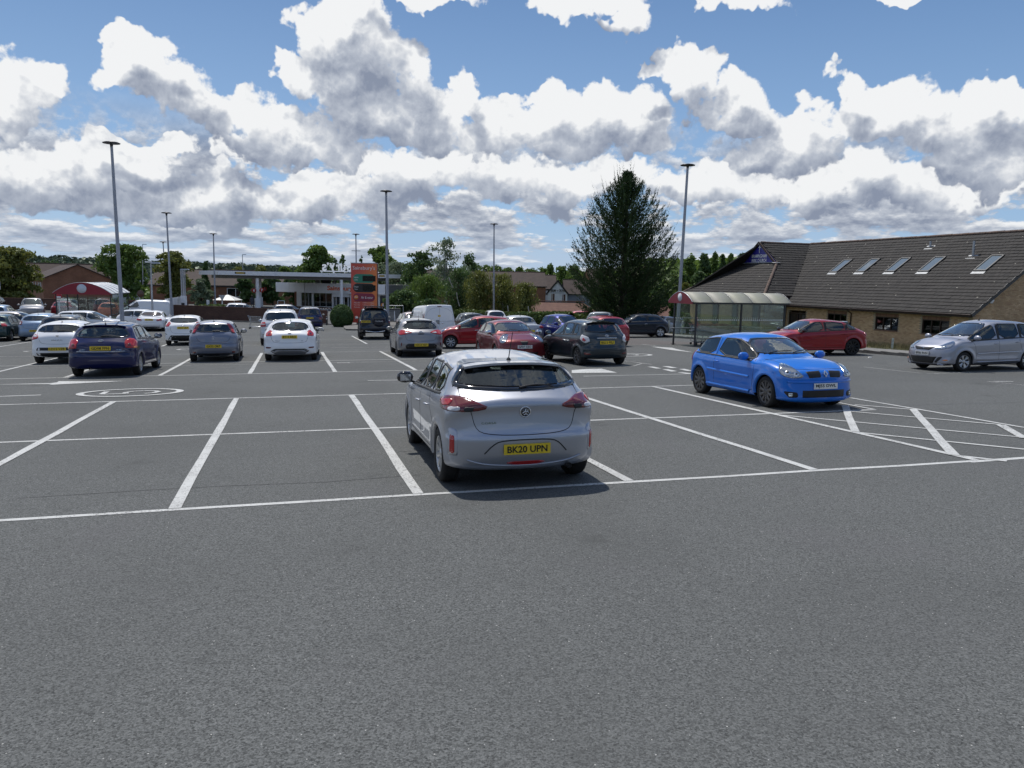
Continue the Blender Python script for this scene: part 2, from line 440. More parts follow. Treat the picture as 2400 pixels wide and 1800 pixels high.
def basis(x, y, z, o=(0, 0, 0)):
    """matrix with the given axes"""
    return Matrix(((x[0], y[0], z[0], o[0]), (x[1], y[1], z[1], o[1]), (x[2], y[2], z[2], o[2]), (0, 0, 0, 1)))

# ------------------------------------------------------------------ ground
def sstep(a, b, x):
    t = np.clip((x - a) / (b - a), 0, 1); return t * t * (3 - 2 * t)
AZR, AZB = rad(75.6), rad(-16.1)               # directions of the parking rows and of the bays
RA = np.array([math.sin(AZR), math.cos(AZR)]); RB = np.array([math.sin(AZB), math.cos(AZB)])
R_O = gp(411.4, 1194.9)[:2]
KA = rad(-18.5)                                # direction of the church and of the kerb in front of it
KU = np.array([math.sin(KA), math.cos(KA)]); KV = np.array([math.cos(KA), -math.sin(KA)])
KO = np.array([14.9, 30.5])                    # a point on that kerb
def gz(x, y):
    x = np.asarray(x, dtype=float); y = np.asarray(y, dtype=float)
    xx = 70 * np.tanh(x / 70); yy = np.where(y < 200, y, 200 + 60 * np.tanh((y - 200) / 60))
    z = 0.018933 * xx - 0.028764 * yy
    z = z + 0.75 * sstep(14, 42, -x) * sstep(34, 72, y)                    # rise at the far left
    dw = -0.25 * (x + 24.7) + 0.968 * (y - 74.5)
    z = z + 1.15 * sstep(0.0, 24, dw) * sstep(62, 50, -x) * sstep(2, 9, -x) * sstep(150, 110, y)   # petrol station forecourt
    dk = (x - KO[0]) * KV[0] + (y - KO[1]) * KV[1]
    z = z - 0.85 * sstep(1.5, 10.5, dk) * sstep(8, 24, y)                   # the church lies lower
    r = np.hypot(x, y); az = np.degrees(np.arctan2(x, y))
    hill = 24 * sstep(420, 1700, r) * (1 - 0.55 * sstep(-30, -4, az)) * (1 - 0.5 * sstep(5, 30, az)) * sstep(75, 50, np.abs(az))
    return z + hill + sstep(230, 600, r) * 4.0
def gzz(x, y): return float(gz(x, y))
def gpt(px, py):
    """point of the real ground under a photograph position"""
    d = ray(px, py); t = 2.0
    lo, hi = 1.0, 400.0
    for i in range(60):
        mid = (lo + hi) / 2; P = CAM + d * mid
        if P[2] > gz(P[0], P[1]): lo = mid
        else: hi = mid
    return CAM + d * lo
def rowpt(a, b): return R_O + RA * a + RB * b
def ground_matrix(x, y, az, dz=0.0, tilt=True):
    """matrix of something standing on the ground, local +X pointing along azimuth az (degrees)"""
    a = rad(az); f = Vector((math.sin(a), math.cos(a), 0)); e = 1.2
    n = Vector((0, 0, 1))
    if tilt:
        n = Vector((-(gzz(x + e, y) - gzz(x - e, y)) / (2 * e), -(gzz(x, y + e) - gzz(x, y - e)) / (2 * e), 1)).normalized()
    f = (f - n * f.dot(n)).normalized(); l = n.cross(f)
    return basis(f, l, n, (x, y, gzz(x, y) + dz))

def asphalt_mat(name, c1, c2, patch=1.0):
    m = bpy.data.materials.new(name); m.use_nodes = True; nt = m.node_tree; T = NT(nt); b = nt.nodes["Principled BSDF"]
    P = T.n('ShaderNodeTexCoord').outputs['Object']
    agg = T.noise(P, 88, 4, 0.85)
    agg2 = T.n('ShaderNodeTexVoronoi', ins={'Vector': P, 'Scale': 95.0}).outputs['Color']
    ag = T.n('ShaderNodeSeparateColor', ins={0: agg2}).outputs[0]
    v = T.math('ADD', T.math('MULTIPLY', T.ramp(agg, 0.38, 0.62, smooth=False), 0.5), T.math('MULTIPLY', ag, 0.5))
    c = T.mix(v, c1, c2)
    # broad unevenness, oil stains, pale dusty areas
    big = T.noise(P, 0.22, 5, 0.6)
    c = T.mix(T.ramp(big, 0.40, 0.66, 0, 0.42 * patch), c, tuple(x * 0.40 for x in c2))
    c = T.mix(T.ramp(T.noise(P, 0.9, 4, 0.65), 0.60, 0.74, 0, 0.50 * patch), c, tuple(x * 0.30 for x in c2))
    c = T.mix(T.ramp(T.noise(P, 0.5, 3, 0.55, 0.4), 0.54, 0.72, 0, 0.25 * patch), c, (0.115, 0.112, 0.118))
    sp = T.n('ShaderNodeTexVoronoi', ins={'Vector': P, 'Scale': 26.0})
    spk = T.math('LESS_THAN', sp.outputs['Distance'], 0.105)
    spk = T.math('MULTIPLY', spk, T.math('GREATER_THAN', T.n('ShaderNodeSeparateColor', ins={0: sp.outputs['Color']}).outputs[1], 0.86))
    c = T.mix(spk, c, (0.46, 0.46, 0.44))
    # fine cracks
    cr = T.n('ShaderNodeTexVoronoi', feature='DISTANCE_TO_EDGE', ins={'Vector': T.vmath('ADD', P, T.vmath('SCALE', T.noise(P, 0.8, 4, color=True)).outputs[0]).outputs[0], 'Scale': 0.075}).outputs[0]
    cm = T.math('MULTIPLY', T.math('LESS_THAN', cr, 0.0006), T.ramp(T.noise(P, 0.15, 2), 0.45, 0.6))
    c = T.mix(T.math('MULTIPLY', cm, 0.0), c, (0.02, 0.02, 0.02))
    nt.links.new(c, b.inputs['Base Color'])
    b.inputs['Roughness'].default_value = 0.88; b.inputs['Specular IOR Level'].default_value = 0.18
    bn = nt.nodes.new('ShaderNodeBump'); bn.inputs['Strength'].default_value = 0.55; bn.inputs['Distance'].default_value = 0.004
    nt.links.new(T.math('ADD', agg, ag), bn.inputs['Height']); nt.links.new(bn.outputs[0], b.inputs['Normal'])
    MATS[name] = m; return m
M_ASPH = asphalt_mat('car_park_asphalt', (0.022, 0.024, 0.024), (0.205, 0.213, 0.211))
M_ASPH2 = asphalt_mat('access_road_asphalt', (0.085, 0.080, 0.080), (0.165, 0.155, 0.150), 0.5)
M_FIELD = mat('grass_and_fields', (0.045, 0.065, 0.022), 0.95, noise=(0.02, 0.9, (0.10, 0.10, 0.045)))
M_GRASS = mat('verge_grass', (0.06, 0.085, 0.022), 0.95, noise=(3, 0.8, (0.13, 0.12, 0.05)))

def ss(n, lo, hi, p=1.0): return lo + (hi - lo) * np.linspace(0, 1, n) ** p
xs = np.concatenate([-ss(26, 110, 3200, 2.4)[::-1], np.linspace(-110, 90, 161)[1:-1], ss(24, 90, 3000, 2.4)])
ys = np.concatenate([np.linspace(-60, 0, 13)[:-1], np.linspace(0, 200, 161)[:-1], ss(34, 200, 2600, 2.0)])
X, Y = np.meshgrid(xs, ys); Z = gz(X, Y)
nx, ny = len(xs), len(ys); idx = np.arange(nx * ny).reshape(ny, nx)
Q = np.stack([idx[:-1, :-1], idx[:-1, 1:], idx[1:, 1:], idx[1:, :-1]], -1).reshape(-1, 4)
cx = (X[:-1, :-1] + X[1:, 1:]).ravel() / 2; cy = (Y[:-1, :-1] + Y[1:, 1:]).ravel() / 2
gme = np_mesh('ground', np.stack([X, Y, Z], -1).reshape(-1, 3), Q, M_ASPH, True)
gme.materials.append(M_FIELD)
gme.polygons.foreach_set('material_index', ((cy > 125) | (cx < -80) | (cx > 62)).astype(np.int32))
struct('ground', gme)

def drape(name, poly_list, m, lift=0.004, step=1.5, kind='structure', raised=0.0):
    """quads ((4 corner points), ...) laid on the ground"""
    mb = MB()
    for q in poly_list:
        q = [np.array(p, dtype=float) for p in q]
        L = max(np.linalg.norm(q[1] - q[0]), np.linalg.norm(q[2] - q[3])); n = max(1, int(L / step))
        L2 = max(np.linalg.norm(q[3] - q[0]), np.linalg.norm(q[2] - q[1])); k = max(1, int(L2 / step))
        vs = []; fs = []
        for i in range(n + 1):
            for j in range(k + 1):
                u, v = i / n, j / k
                p = (q[0] * (1 - u) + q[1] * u) * (1 - v) + (q[3] * (1 - u) + q[2] * u) * v
                vs.append((p[0], p[1], gzz(p[0], p[1]) + lift))
        for i in range(n):
            for j in range(k):
                a = i * (k + 1) + j; fs.append((a, a + k + 1, a + k + 2, a + 1))
        mb.add(vs, fs)
    o = obj(name, mb, None, m); o['kind'] = kind
    return o

# worn white road paint: chips and dirt eat into the edges
def line_mat(name, wear):
    m = bpy.data.materials.new(name); m.use_nodes = True; nt = m.node_tree; T = NT(nt); b = nt.nodes["Principled BSDF"]
    P = T.n('ShaderNodeTexCoord').outputs['Object']
    n1 = T.noise(P, 38, 5, 0.75); n2 = T.noise(P, 1.1, 4, 0.6)
    th = T.math('MULTIPLY_ADD', n2, 0.30, wear)
    w = T.ramp(T.math('SUBTRACT', n1, th), -0.03, 0.03)
    dirt = T.ramp(T.noise(P, 3.0, 5, 0.6), 0.40, 0.75, 0, 0.40)
    c = T.mix(dirt, (0.52, 0.53, 0.52), (0.26, 0.26, 0.255))
    c = T.mix(w, (0.09, 0.09, 0.092), c)
    nt.links.new(c, b.inputs['Base Color']); b.inputs['Roughness'].default_value = 0.75
    bn = nt.nodes.new('ShaderNodeBump'); bn.inputs['Strength'].default_value = 0.4; bn.inputs['Distance'].default_value = 0.003
    nt.links.new(T.noise(P, 85, 3, 0.75), bn.inputs['Height']); nt.links.new(bn.outputs[0], b.inputs['Normal'])
    MATS[name] = m; return m
M_LINE = line_mat('white_road_paint', 0.265); M_LINEW = line_mat('faded_road_paint', 0.345)
def strip(p, q, w):
    p = np.array(p[:2]); q = np.array(q[:2]); d = (q - p) / np.linalg.norm(q - p); n = np.array([-d[1], d[0]]) * w / 2
    return (p - n, q - n, q + n, p + n)
def segs(p, q, w, rng, dash=None):
    """a hand-laid line: slight wander in width and direction"""
    p = np.array(p[:2]); q = np.array(q[:2]); L = np.linalg.norm(q - p); n = max(1, int(L / 1.2)); d = (q - p) / L; nn = np.array([-d[1], d[0]])
    offs = rng.normal(0, 0.006, n + 1); ws = w * (1 + rng.normal(0, 0.05, n + 1)); out = []
    for i in range(n):
        a = p + d * L * i / n + nn * offs[i]; b = p + d * L * (i + 1) / n + nn * offs[i + 1]
        out.append((a - nn * ws[i] / 2, b - nn * ws[i + 1] / 2, b + nn * ws[i + 1] / 2, a + nn * ws[i] / 2))
    return out
rngL = np.random.default_rng(4)
def lines(name, ls, m=None, lift=0.004):
    q = []
    for (p, e, w) in ls: q += segs(p, e, w, rngL)
    return drape(name, q, m or M_LINE, lift, 1.3)
G = lambda x, y: gp(x, y)[:2]
BW = 2.4
# near double row
for b0 in (0.0, 4.68, 9.34):
    lines('row_line', [(rowpt(-11, b0), rowpt({0.0: 9.6, 4.68: 11.8, 9.34: 10.9}[b0], b0 - (0.25 if b0 == 4.68 else 0)), 0.085)], lift=0.004)
lines('row_line', [(rowpt(9.4, -0.02), rowpt(16, 0.15), 0.10)])
for k in range(-4, 5):
    lines('bay_line', [(rowpt(k * BW - 0.02, 0.04), rowpt(k * BW - 0.02, 9.3), 0.115)], lift=0.008)
# second double row with a doubled edge
for b0, w, mt in ((15.36, 0.08, M_LINE), (20.2, 0.08, M_LINE), (19.1, 0.05, M_LINEW), (25.25, 0.08, M_LINEW)):
    lines('row_line', [(rowpt(-26, b0), rowpt(8.6 if b0 < 25 else 9.5, b0), w)], mt)
for k in range(-10, 4):
    lines('bay_line', [(rowpt(k * BW - 0.05, 15.4), rowpt(k * BW - 0.05, 25.2), 0.12)], lift=0.008)
# third double row
for b0, a1 in ((31.55, 9.5), (36.6, 8), (41.8, 8)):
    lines('row_line', [(rowpt(-20, b0), rowpt(a1, b0), 0.07)], M_LINEW)
for k in range(-8, 4):
    lines('bay_line', [(rowpt(k * BW + 0.0, 31.6), rowpt(k * BW + 0.0, 41.7), 0.11)], M_LINE, lift=0.008)
lines('lane_line', [(rowpt(2.86, 28.55), rowpt(9.0, 28.2), 0.08)], M_LINEW)
lines('lane_line', [(G(862, 892), G(960, 890.5), 0.08)]); lines('lane_line', [(G(-40, 931), G(96, 926), 0.10)])
lines('lane_line', [(G(1368, 882), G(1640, 876), 0.07)]); lines('lane_line', [(G(1380, 860.5), G(1475, 858), 0.06)], M_LINEW)
# hatched no-parking wedge on the right
HX = [((1993, 933), (2400, 1002.5), .08), ((2400, 1002.5), (2520, 1026), .08), ((1822, 973.5), (1846, 965), .07),
      ((1820, 970), (2400, 1053), .075), ((1985, 950), (2138, 960), .07), ((1963, 965.5), (2400, 996.5), .07),
      ((1808, 969.5), (2400, 1025), .075) , ((2000, 1013.5), (2400, 1053.5), .075), ((2243, 1068), (2362, 1081.5), .08)]
HX = [((1993, 933), (2200, 968), .085), ((2200, 968), (2400, 1002.5), .085), ((2400, 1002.5), (2560, 1033), .085),
      ((2003, 949), (2140, 960.3), .075), ((1965, 962.5), (2345, 996), .075), ((1822, 973), (2400, 1026), .075),
      ((2001, 1013.5), (2400, 1053.5), .085), ((2243, 1069), (2360, 1081.5), .09)]
lines('hatching', [(G(*a), G(*b), w) for a, b, w in HX], lift=0.008)
lines('hatching', [(G(1981, 951), G(2004, 1013), .13), (G(2140, 960), G(2235, 1068), .14), (G(2345, 997), G(2400, 1028), .14)], lift=0.012)
lines('hatching', [(G(1960, 944), G(2049, 960.5), .07)], lift=0.012)
lines('lane_line', [(G(2024, 860), G(2160, 875), .06), (G(2170, 876), G(2400, 869.5), .06), (G(2315, 894), G(2420, 904.5), .06), (G(2330, 894), G(2375, 894), .12)], M_LINEW)

def disc(name, c, rin, rout, m, ang=0, squash=1.0, L=None):
    q = []; n = 40
    ca, sa = math.cos(ang), math.sin(ang)
    def pt(t, r): 
        a, b = r * math.cos(t), r * math.sin(t) * squash; return c + RA * a + RB * b
    for k in range(n):
        t0, t1 = 2 * math.pi * k / n, 2 * math.pi * (k + 1) / n
        q.append((pt(t0, rin), pt(t1, rin), pt(t1, rout), pt(t0, rout)))
    return q
def speed_roundel(c, s, flip=1, m=M_LINE):
    """a 5 in a ring, stretched along the row direction"""
    q = []
    n = 40; LX, LY = 1.30 * s, 0.95 * s
    pt = lambda u, v: c + RA * u * LX * flip + RB * v * LY
    for k in range(n):
        t0, t1 = 2 * math.pi * k / n, 2 * math.pi * (k + 1) / n
        q.append((pt(.86 * math.cos(t0), .86 * math.sin(t0)), pt(.86 * math.cos(t1), .86 * math.sin(t1)), pt(math.cos(t1), math.sin(t1)), pt(math.cos(t0), math.sin(t0))))
    # the 5 lies on its side: its top to the left
    poly = [(-.46, .34), (-.52, .34), (-.52, -.28), (-.10, -.28)]
    pts = [(-.50, .36), (-.50, -.30), (-.06, -.30)]
    arc = [(-.06, -.30), (-.10, 0.02), (0.0, .26), (.20, .36), (.42, .26), (.52, 0.0), (.44, -.28), (.30, -.36)]
    def st(a, b, w=.055):
        a = np.array(a); b = np.array(b); d = (b - a) / np.linalg.norm(b - a); nn = np.array([-d[1], d[0]]) * w
        return tuple(pt(*v) for v in (a - nn, b - nn, b + nn, a + nn))
    for a, b in list(zip(pts[:-1], pts[1:])) + list(zip(arc[:-1], arc[1:])): q.append(st(a, b))
    drape('speed_marking', q, m, 0.012, 5)
speed_roundel((G(200, 923.5) + G(411, 918)) / 2, 0.86)
speed_roundel((G(1424, 832.5) + G(1539, 832.5)) / 2 + np.array([-0.4, 0]), 0.95)
speed_roundel(rowpt(-2.6, 28.6), 0.9, m=M_LINEW); speed_roundel(rowpt(-8.6, 28.6), 0.9, m=M_LINEW)
# direction arrows
def poly_mark(name, pts, m=M_LINE):
    mb = MB(); P = [G(*p) for p in pts]; mb.add([(p[0], p[1], gzz(*p) + 0.009) for p in P], [tuple(range(len(P)))]); o = obj(name, mb, None, m); o['kind'] = 'structure'
poly_mark('arrow_marking', [(-30, 902.5), (118, 899), (134, 897), (138, 894.3), (294, 893.8), (114, 903), (122, 901)])
poly_mark('arrow_marking', [(1446, 873.8), (1340, 875), (1340, 868), (1375, 865.5), (1410, 864.8)])
poly_mark('arrow_marking', [(1525, 812.5), (1575, 815.5), (1592, 820), (1624, 826.2), (1572, 820.5)])
for q in ([(1517, 860), (1530, 859.8), (1551, 864), (1537, 864.2)], [(1552, 859), (1567, 858.8), (1588, 862.7), (1573, 863.2)],
          [(1552, 866.3), (1566, 866), (1587, 870.5), (1573, 871.3)], [(1590, 865.3), (1604, 865), (1624, 869.8), (1610, 870)], [(1587, 873.5), (1600, 873), (1630, 877), (1612, 877.3)]):
    poly_mark('dash_marking', q)
lines('lane_line', [(G(1455, 845), G(1527, 854), .08), (G(1380, 842), G(1440, 852), .08), (G(1455, 857), G(1484, 858.5), .08), (G(1484, 858.5), G(1505, 852), .08), (G(1445, 846), G(1500, 846), .05)], M_LINEW)
lines('lane_line', [(G(1505, 807), G(1536, 810), .08), (G(1470, 806.5), G(1536, 809), .06)], M_LINEW)
poly_mark('drain_marking', [(790, 850.2), (820, 849.9), (820, 851.2), (790, 851.5)], M_LINEW)
# warmer tarmac of the access road by the trolley shelter
def strip_poly(name, P, m, lift):
    mb = MB(); 
    n = len(P); 
    mb.add([(p[0], p[1], gzz(*p) + lift) for p in P], [tuple(range(n))]); o = obj(name, mb, None, m); o['kind'] = 'structure'; return o
_rq = []
for b0, b1 in ((27.3, 31.4), (31.4, 36), (36, 44), (44, 56)):
    _rq.append((rowpt(9.8, b0), rowpt(22.8 if b0 < 31 else 20.5, b0), rowpt(20.5, b1), rowpt(9.8, b1)))
drape('access_road', _rq, M_ASPH2, 0.0025, 1.5)
# inspection cover and small litter
M_LITTER = mat('litter_paper', (0.75, 0.74, 0.70), 0.7)

M_SEAM = mat('bitumen_seam', (0.022, 0.022, 0.023), 0.6)
for pts in ([(40, 1168), (300, 1152), (560, 1138), (760, 1130), (985, 1113)], [(2100, 951), (2200, 948), (2400, 943)], [(930, 1060), (1040, 1052)]):
    for a, b in zip(pts[:-1], pts[1:]): lines('tarmac_seam', [(G(*a), G(*b), 0.012)], M_SEAM)

# ------------------------------------------------------------------ cars
def chaikin(P, it=2, closed=True):
    P = np.array(P, dtype=float)
    for _ in range(it):
        Q = np.roll(P, -1, 0) if closed else P[1:]
        A = P if closed else P[:-1]
        N = np.empty((len(A) * 2, P.shape[1])); N[0::2] = A * .75 + Q * .25; N[1::2] = A * .25 + Q * .75
        if not closed: N = np.vstack([P[:1], N, P[-1:]])
        P = N
    return P
def resample(P, n, closed=True):
    P = np.array(P, dtype=float)
    if closed: P = np.vstack([P, P[:1]])
    d = np.r_[0, np.cumsum(np.linalg.norm(np.diff(P[:, :2], axis=0), axis=1))]
    t = np.linspace(0, d[-1], n + (1 if closed else 0))
    if closed: t = t[:-1]
    return np.stack([np.interp(t, d, P[:, i]) for i in range(P.shape[1])], 1)
def inpoly(x, y, poly):
    x = np.asarray(x); y = np.asarray(y); c = np.zeros(x.shape, bool); n = len(poly); j = n - 1
    for i in range(n):
        xi, yi = poly[i][:2]; xj, yj = poly[j][:2]
        if yi != yj:
            c ^= ((yi > y) != (yj > y)) & (x < (xj - xi) * (y - yi) / (yj - yi) + xi)
        j = i
    return c

WHEELS = {}
def wheel_meshes(R, rr, w, style, n=32):
    key = (round(R, 3), round(rr, 3), style)
    if key in WHEELS: return WHEELS[key]
    t = MB(); h = w / 2
    t.lathe([(rr * .96, h * .6), (rr, h * .86), (rr + .010, h * .93), ((rr + R) / 2, h * 1.03), (R - .02, h * .90), (R - .004, h * .72), (R, h * .45), (R, -h * .45), (R - .004, -h * .72),
             (R - .02, -h * .9), ((rr + R) / 2, -h * 1.03), (rr, -h * .9), (rr * .9, -h * .7)], M_TYRE, n, 'y')
    # tread grooves
    for q in (-.25, 0, .25): t.lathe([(R + .0008, h * q * 2 - .004), (R + .0008, h * q * 2 + .004)], M_PIT, n, 'y')
    spokes, rm, twin, dish = style
    r = MB()
    r.lathe([(rr * .99, h * .70), (rr * 1.0, h * .88), (rr * .97, h * .90), (rr * .93, h * .80), (rr * .91, h * .35), (rr * .90, -h * .5)], rm, n, 'y')
    r.lathe([(rr * .92, h * .12), (.001, h * .10)], M_PIT, n, 'y')
    r.lathe([(rr * .45, h * .14), (rr * .44, h * .20), (.001, h * .20)], mat('brake_disc', (.20, .19, .18), .4, metal=.8), n, 'y')
    r.lathe([(.045, h * (.55 - dish)), (.060, h * (.70 - dish)), (.058, h * (.78 - dish)), (.030, h * (.82 - dish)), (.001, h * (.82 - dish))], rm, 16, 'y')
    for k in range(spokes):
        for tw in ((-twin, twin) if twin else (0,)):
            a0 = 2 * math.pi * k / spokes; a1 = a0 + tw
            p = Vector((.045 * math.cos(a0), -h * (.70 - dish), .045 * math.sin(a0))); q = Vector((rr * .93 * math.cos(a1), -h * .80, rr * .93 * math.sin(a1)))
            wd = (2 * math.pi * rr / spokes) * (0.13 if twin else 0.24)
            d = (q - p).normalized(); s_ = d.cross(Vector((0, 1, 0))).normalized()
            vs = [p - s_ * wd * .7, p + s_ * wd * .7, q + s_ * wd, q - s_ * wd]; o = Vector((0, h * .22, 0)); m_ = Vector((0, -.006, 0))
            ve = vs + [v + o for v in vs] + [(vs[0] + vs[1]) / 2 + m_, (vs[2] + vs[3]) / 2 + m_]
            r.add(ve, [(0, 8, 9, 3), (8, 1, 2, 9), (1, 5, 6, 2), (0, 3, 7, 4)], rm, False)
    tm = t.mesh('wheel'); rm_ = r.mesh('rim'); WHEELS[key] = (tm, rm_); return WHEELS[key]

class Car:
    def __init__(s, S):
        D = dict(L=4.05, W=1.75, H=1.45, wb=2.5, ro=.66, R=.31, rr=.20, cl=.17, res=1.0,
                 rgx=.13, rgz=.98, rrx=.55, rrz=None, rmx=1.6, rfx=2.25, rfz=None, wsx=3.05, wsz=.96, hfx=3.72, hfz=.80, nz=.62,
                 belt=(.90, 1.0), tumble=.40, boot=None, bump_r=.50, tail_in=.06, wtop=None, rend=.30, fend=.36)
        D.update(S); s.__dict__.update(D)
        if s.rrz is None: s.rrz = s.H - .085
        if s.rfz is None: s.rfz = s.H - .045
        s.ax_r = s.ro; s.ax_f = s.ro + s.wb; s.Ra = s.R + .045
        s.build_surface()
    def beltz(s, x):
        return np.interp(x, [s.rgx, s.wsx], [s.belt[1], s.belt[0]])
    def width(s, x, z):
        x = np.asarray(x, float); z = np.asarray(z, float); hw = s.W / 2; u = x / s.L
        t = 1 - .055 * np.clip((.28 - u) / .28, 0, 1) ** 2 - .085 * np.clip((u - .72) / .28, 0, 1) ** 2
        b = s.beltz(x)
        body = hw - .16 * np.clip(.36 - z, 0, 1) ** 1.0 - .035 * np.clip((z - (b - .16)) / .16, 0, 1) ** 1.5
        body = body - .009 * np.exp(-((z - .47) / .10) ** 2) * sstep(s.ax_r + .3, s.ax_r + .6, x) * sstep(s.ax_f - .3, s.ax_f - .6, x)
        up = hw - .055 - np.clip(z - b, 0, 2) * s.tumble - .10 * np.clip(z - b, 0, 2) ** 2
        w = np.where(z < b, body, np.minimum(body, up + .02 * np.exp(-np.clip(z - b, 0, 2) / .012)))
        for ax in (s.ax_r, s.ax_f):
            r = np.hypot(x - ax, (z - s.R)); w = w + .014 * np.exp(-((r - s.Ra - .02) / .05) ** 2)
        return w * t
    def build_surface(s):
        L, c = s.L, s.cl
        top = [(.035, s.bump_r + .16), (s.tail_in, s.rgz - .12), (s.rgx - .01, s.rgz - .01)] if not s.boot else \
              [(.03, s.bump_r + .16), (.05, s.boot[2] - .10), (.10, s.boot[2]), (s.boot[0] * .6, s.boot[1] + .005), (s.boot[0], s.boot[1])]
        # (x, z, edge radius)
        P = [(.16, c + .02, .12), (.05, c + .14, .22), (.0, s.bump_r - .05, s.rend), (.005, s.bump_r + .06, s.rend)]
        P += [(a, b, s.rend) for a, b in top]
        P += [((s.rgx * .3 + s.rrx * .7) if not s.boot else s.boot[0] * .35 + s.rrx * .65, (s.rgz * .3 + s.rrz * .7) if not s.boot else s.boot[1] * .35 + s.rrz * .65, .24),
              (s.rrx, s.rrz, .16), (s.rrx + .22, s.rrz + .028, .13), (s.rmx, s.H, .13), (s.rfx - .15, s.rfz + .012, .13), (s.rfx, s.rfz - .02, .16),
              (s.rfx * .5 + s.wsx * .5, s.rfz * .47 + s.wsz * .53 + .025, .24), (s.wsx, s.wsz, .20), (s.wsx + .12, s.wsz - .015, .16), ((s.wsx + s.hfx) / 2, (s.wsz + s.hfz) / 2 + .035, .15), (s.hfx, s.hfz, .20),
              (L - .10, s.hfz - .08, s.fend), (L - .02, s.nz, s.fend), (L, s.nz - .14, s.fend), (L, c + .11, s.fend), (L - .05, c + .005, .2), (L - .25, c, .12), (L * .5, c, .10)]
        if s.__dict__.get('silpts'): P = s.silpts
        if s.__dict__.get('tail'): P = s.tail + P[4 + len(top):]
        P = np.array(P); P = chaikin(P, 2)
        n = int(170 * s.res); B = resample(P, n); s.sil = B
        S = np.stack([.55 + (L - 1.2) * np.clip(B[:, 0] / L, 0, 1), np.full(n, .56)], 1)
        D = np.linalg.norm(S - B[:, :2], axis=1)
        K = int(20 * s.res); r = B[:, 2]
        fr = np.array([0, .02, .06, .12, .2, .3, .42, .56, .72, .88, 1.0]); rows = []
        for k, f in enumerate(list(fr) + list(range(1, K + 1))):
            if k < len(fr): d = np.minimum(r * f, D * .6)
            else:
                d0 = np.minimum(r, D * .6); d = d0 + (D - d0) * (f / K)
            q = B[:, :2] + (S - B[:, :2]) * (d / D)[:, None]
            t = np.clip(d / r, 0, 1); y = s.width(q[:, 0], q[:, 1]) * (1 - (1 - t) ** 2.45) ** (1 / 2.45)
            rows.append(np.stack([q[:, 0], y, q[:, 1]], 1))
        s.V = []; s.Fc = []
        V = np.concatenate(rows); nr = len(rows)
        Vm = V.copy(); Vm[:, 1] *= -1
        s.V = np.concatenate([V, Vm[n:]])
        def vid(k, i, side): 
            i %= n
            return k * n + i if (side > 0 or k == 0) else nr * n + (k - 1) * n + i
        Fq = []
        for side in (1, -1):
            for k in range(nr - 1):
                for i in range(n):
                    a, b, c2, d2 = vid(k, i, side), vid(k, i + 1, side), vid(k + 1, i + 1, side), vid(k + 1, i, side)
                    Fq.append((a, d2, c2, b) if side > 0 else (a, b, c2, d2))
        s.F = np.array(Fq)
        # make sure the faces look outwards
        v0, v1, v2 = s.V[s.F[:, 0]], s.V[s.F[:, 1]], s.V[s.F[:, 2]]
        s.bvh = BVHTree.FromPolygons([tuple(v) for v in s.V], [tuple(f) for f in s.F])
        s.cen = s.V[s.F].mean(1)
        h = s.bvh.ray_cast(Vector((L / 2, 3, .7)), Vector((0, -1, 0)))
        s.flip = h[1].y < 0
        s.keep = np.ones(len(s.F), bool)
    def cast(s, view, u, v):
        far = 6
        if view == 'L': o, d = Vector((u, far, v)), Vector((0, -1, 0))
        elif view == 'R': o, d = Vector((u, -far, v)), Vector((0, 1, 0))
        elif view == 'rear': o, d = Vector((-far, u, v)), Vector((1, 0, 0))
        elif view == 'front': o, d = Vector((s.L + far, u, v)), Vector((-1, 0, 0))
        elif view == 'top': o, d = Vector((u, v, far)), Vector((0, 0, -1))
        elif view[0] == 'a':     # oblique view: azimuth in degrees, 0 = from the rear, 180 = from the front
            a = rad(float(view[1:])); d = Vector((math.cos(a), -math.sin(a), 0)); r_ = Vector((math.sin(a), math.cos(a), 0))
            c0 = Vector((0 if abs(float(view[1:])) < 90 else s.L, 0, 0)); o = c0 - d * far + r_ * u; o.z = v
        h = s.bvh.ray_cast(o, d)
        if h[0] is None: 
            h = s.bvh.find_nearest(o + d * far)
            return h[0], (h[1] if h[1].dot(d) < 0 else -h[1])
        n = h[1]
        if n.dot(d) > 0: n = -n
        return h[0], n
    def orient(s, vs, fs, nn):
        a, b, c = (vs[i] for i in fs[0][:3]); n = (b - a).cross(c - a)
        if n.length < 1e-12: a, b, c = (vs[i] for i in fs[len(fs) // 2][:3]); n = (b - a).cross(c - a)
        return [f[::-1] for f in fs] if n.dot(nn) < 0 else fs
    def patch(s, mb, poly, view, off=.004, m=None, N=40, K=5, smooth=0, skirt=.006, inset=1.0):
        P = chaikin(resample(poly, len(poly) * 3) if 4 <= len(poly) <= 6 else poly, smooth) if smooth else np.array(poly, float)
        P = resample(P, N)
        c = P.mean(0) if len(P) else 0
        vs = []; fs = []
        for k in range(K + 1):
            f = (1 - k / K)
            for i in range(N):
                q = c + (P[i] - c) * (f * inset if k < K else .02); h, nn = s.cast(view, *q); vs.append(h + nn * off)
        for k in range(K):
            for i in range(N): fs.append((k * N + i, k * N + (i + 1) % N, (k + 1) * N + (i + 1) % N, (k + 1) * N + i))
        fs.append(tuple(K * N + i for i in range(N)))
        n0 = s.cast(view, *(c + (P[0] - c) * .9))[1]
        if skirt:
            o = len(vs)
            for i in range(N):
                h, nn = s.cast(view, *(c + (P[i] - c) * inset)); vs.append(h + nn * (off - skirt))
            for i in range(N): fs.append((o + i, o + (i + 1) % N, (i + 1) % N, i))
        mb.add(vs, s.orient(vs, fs, n0), m, True)
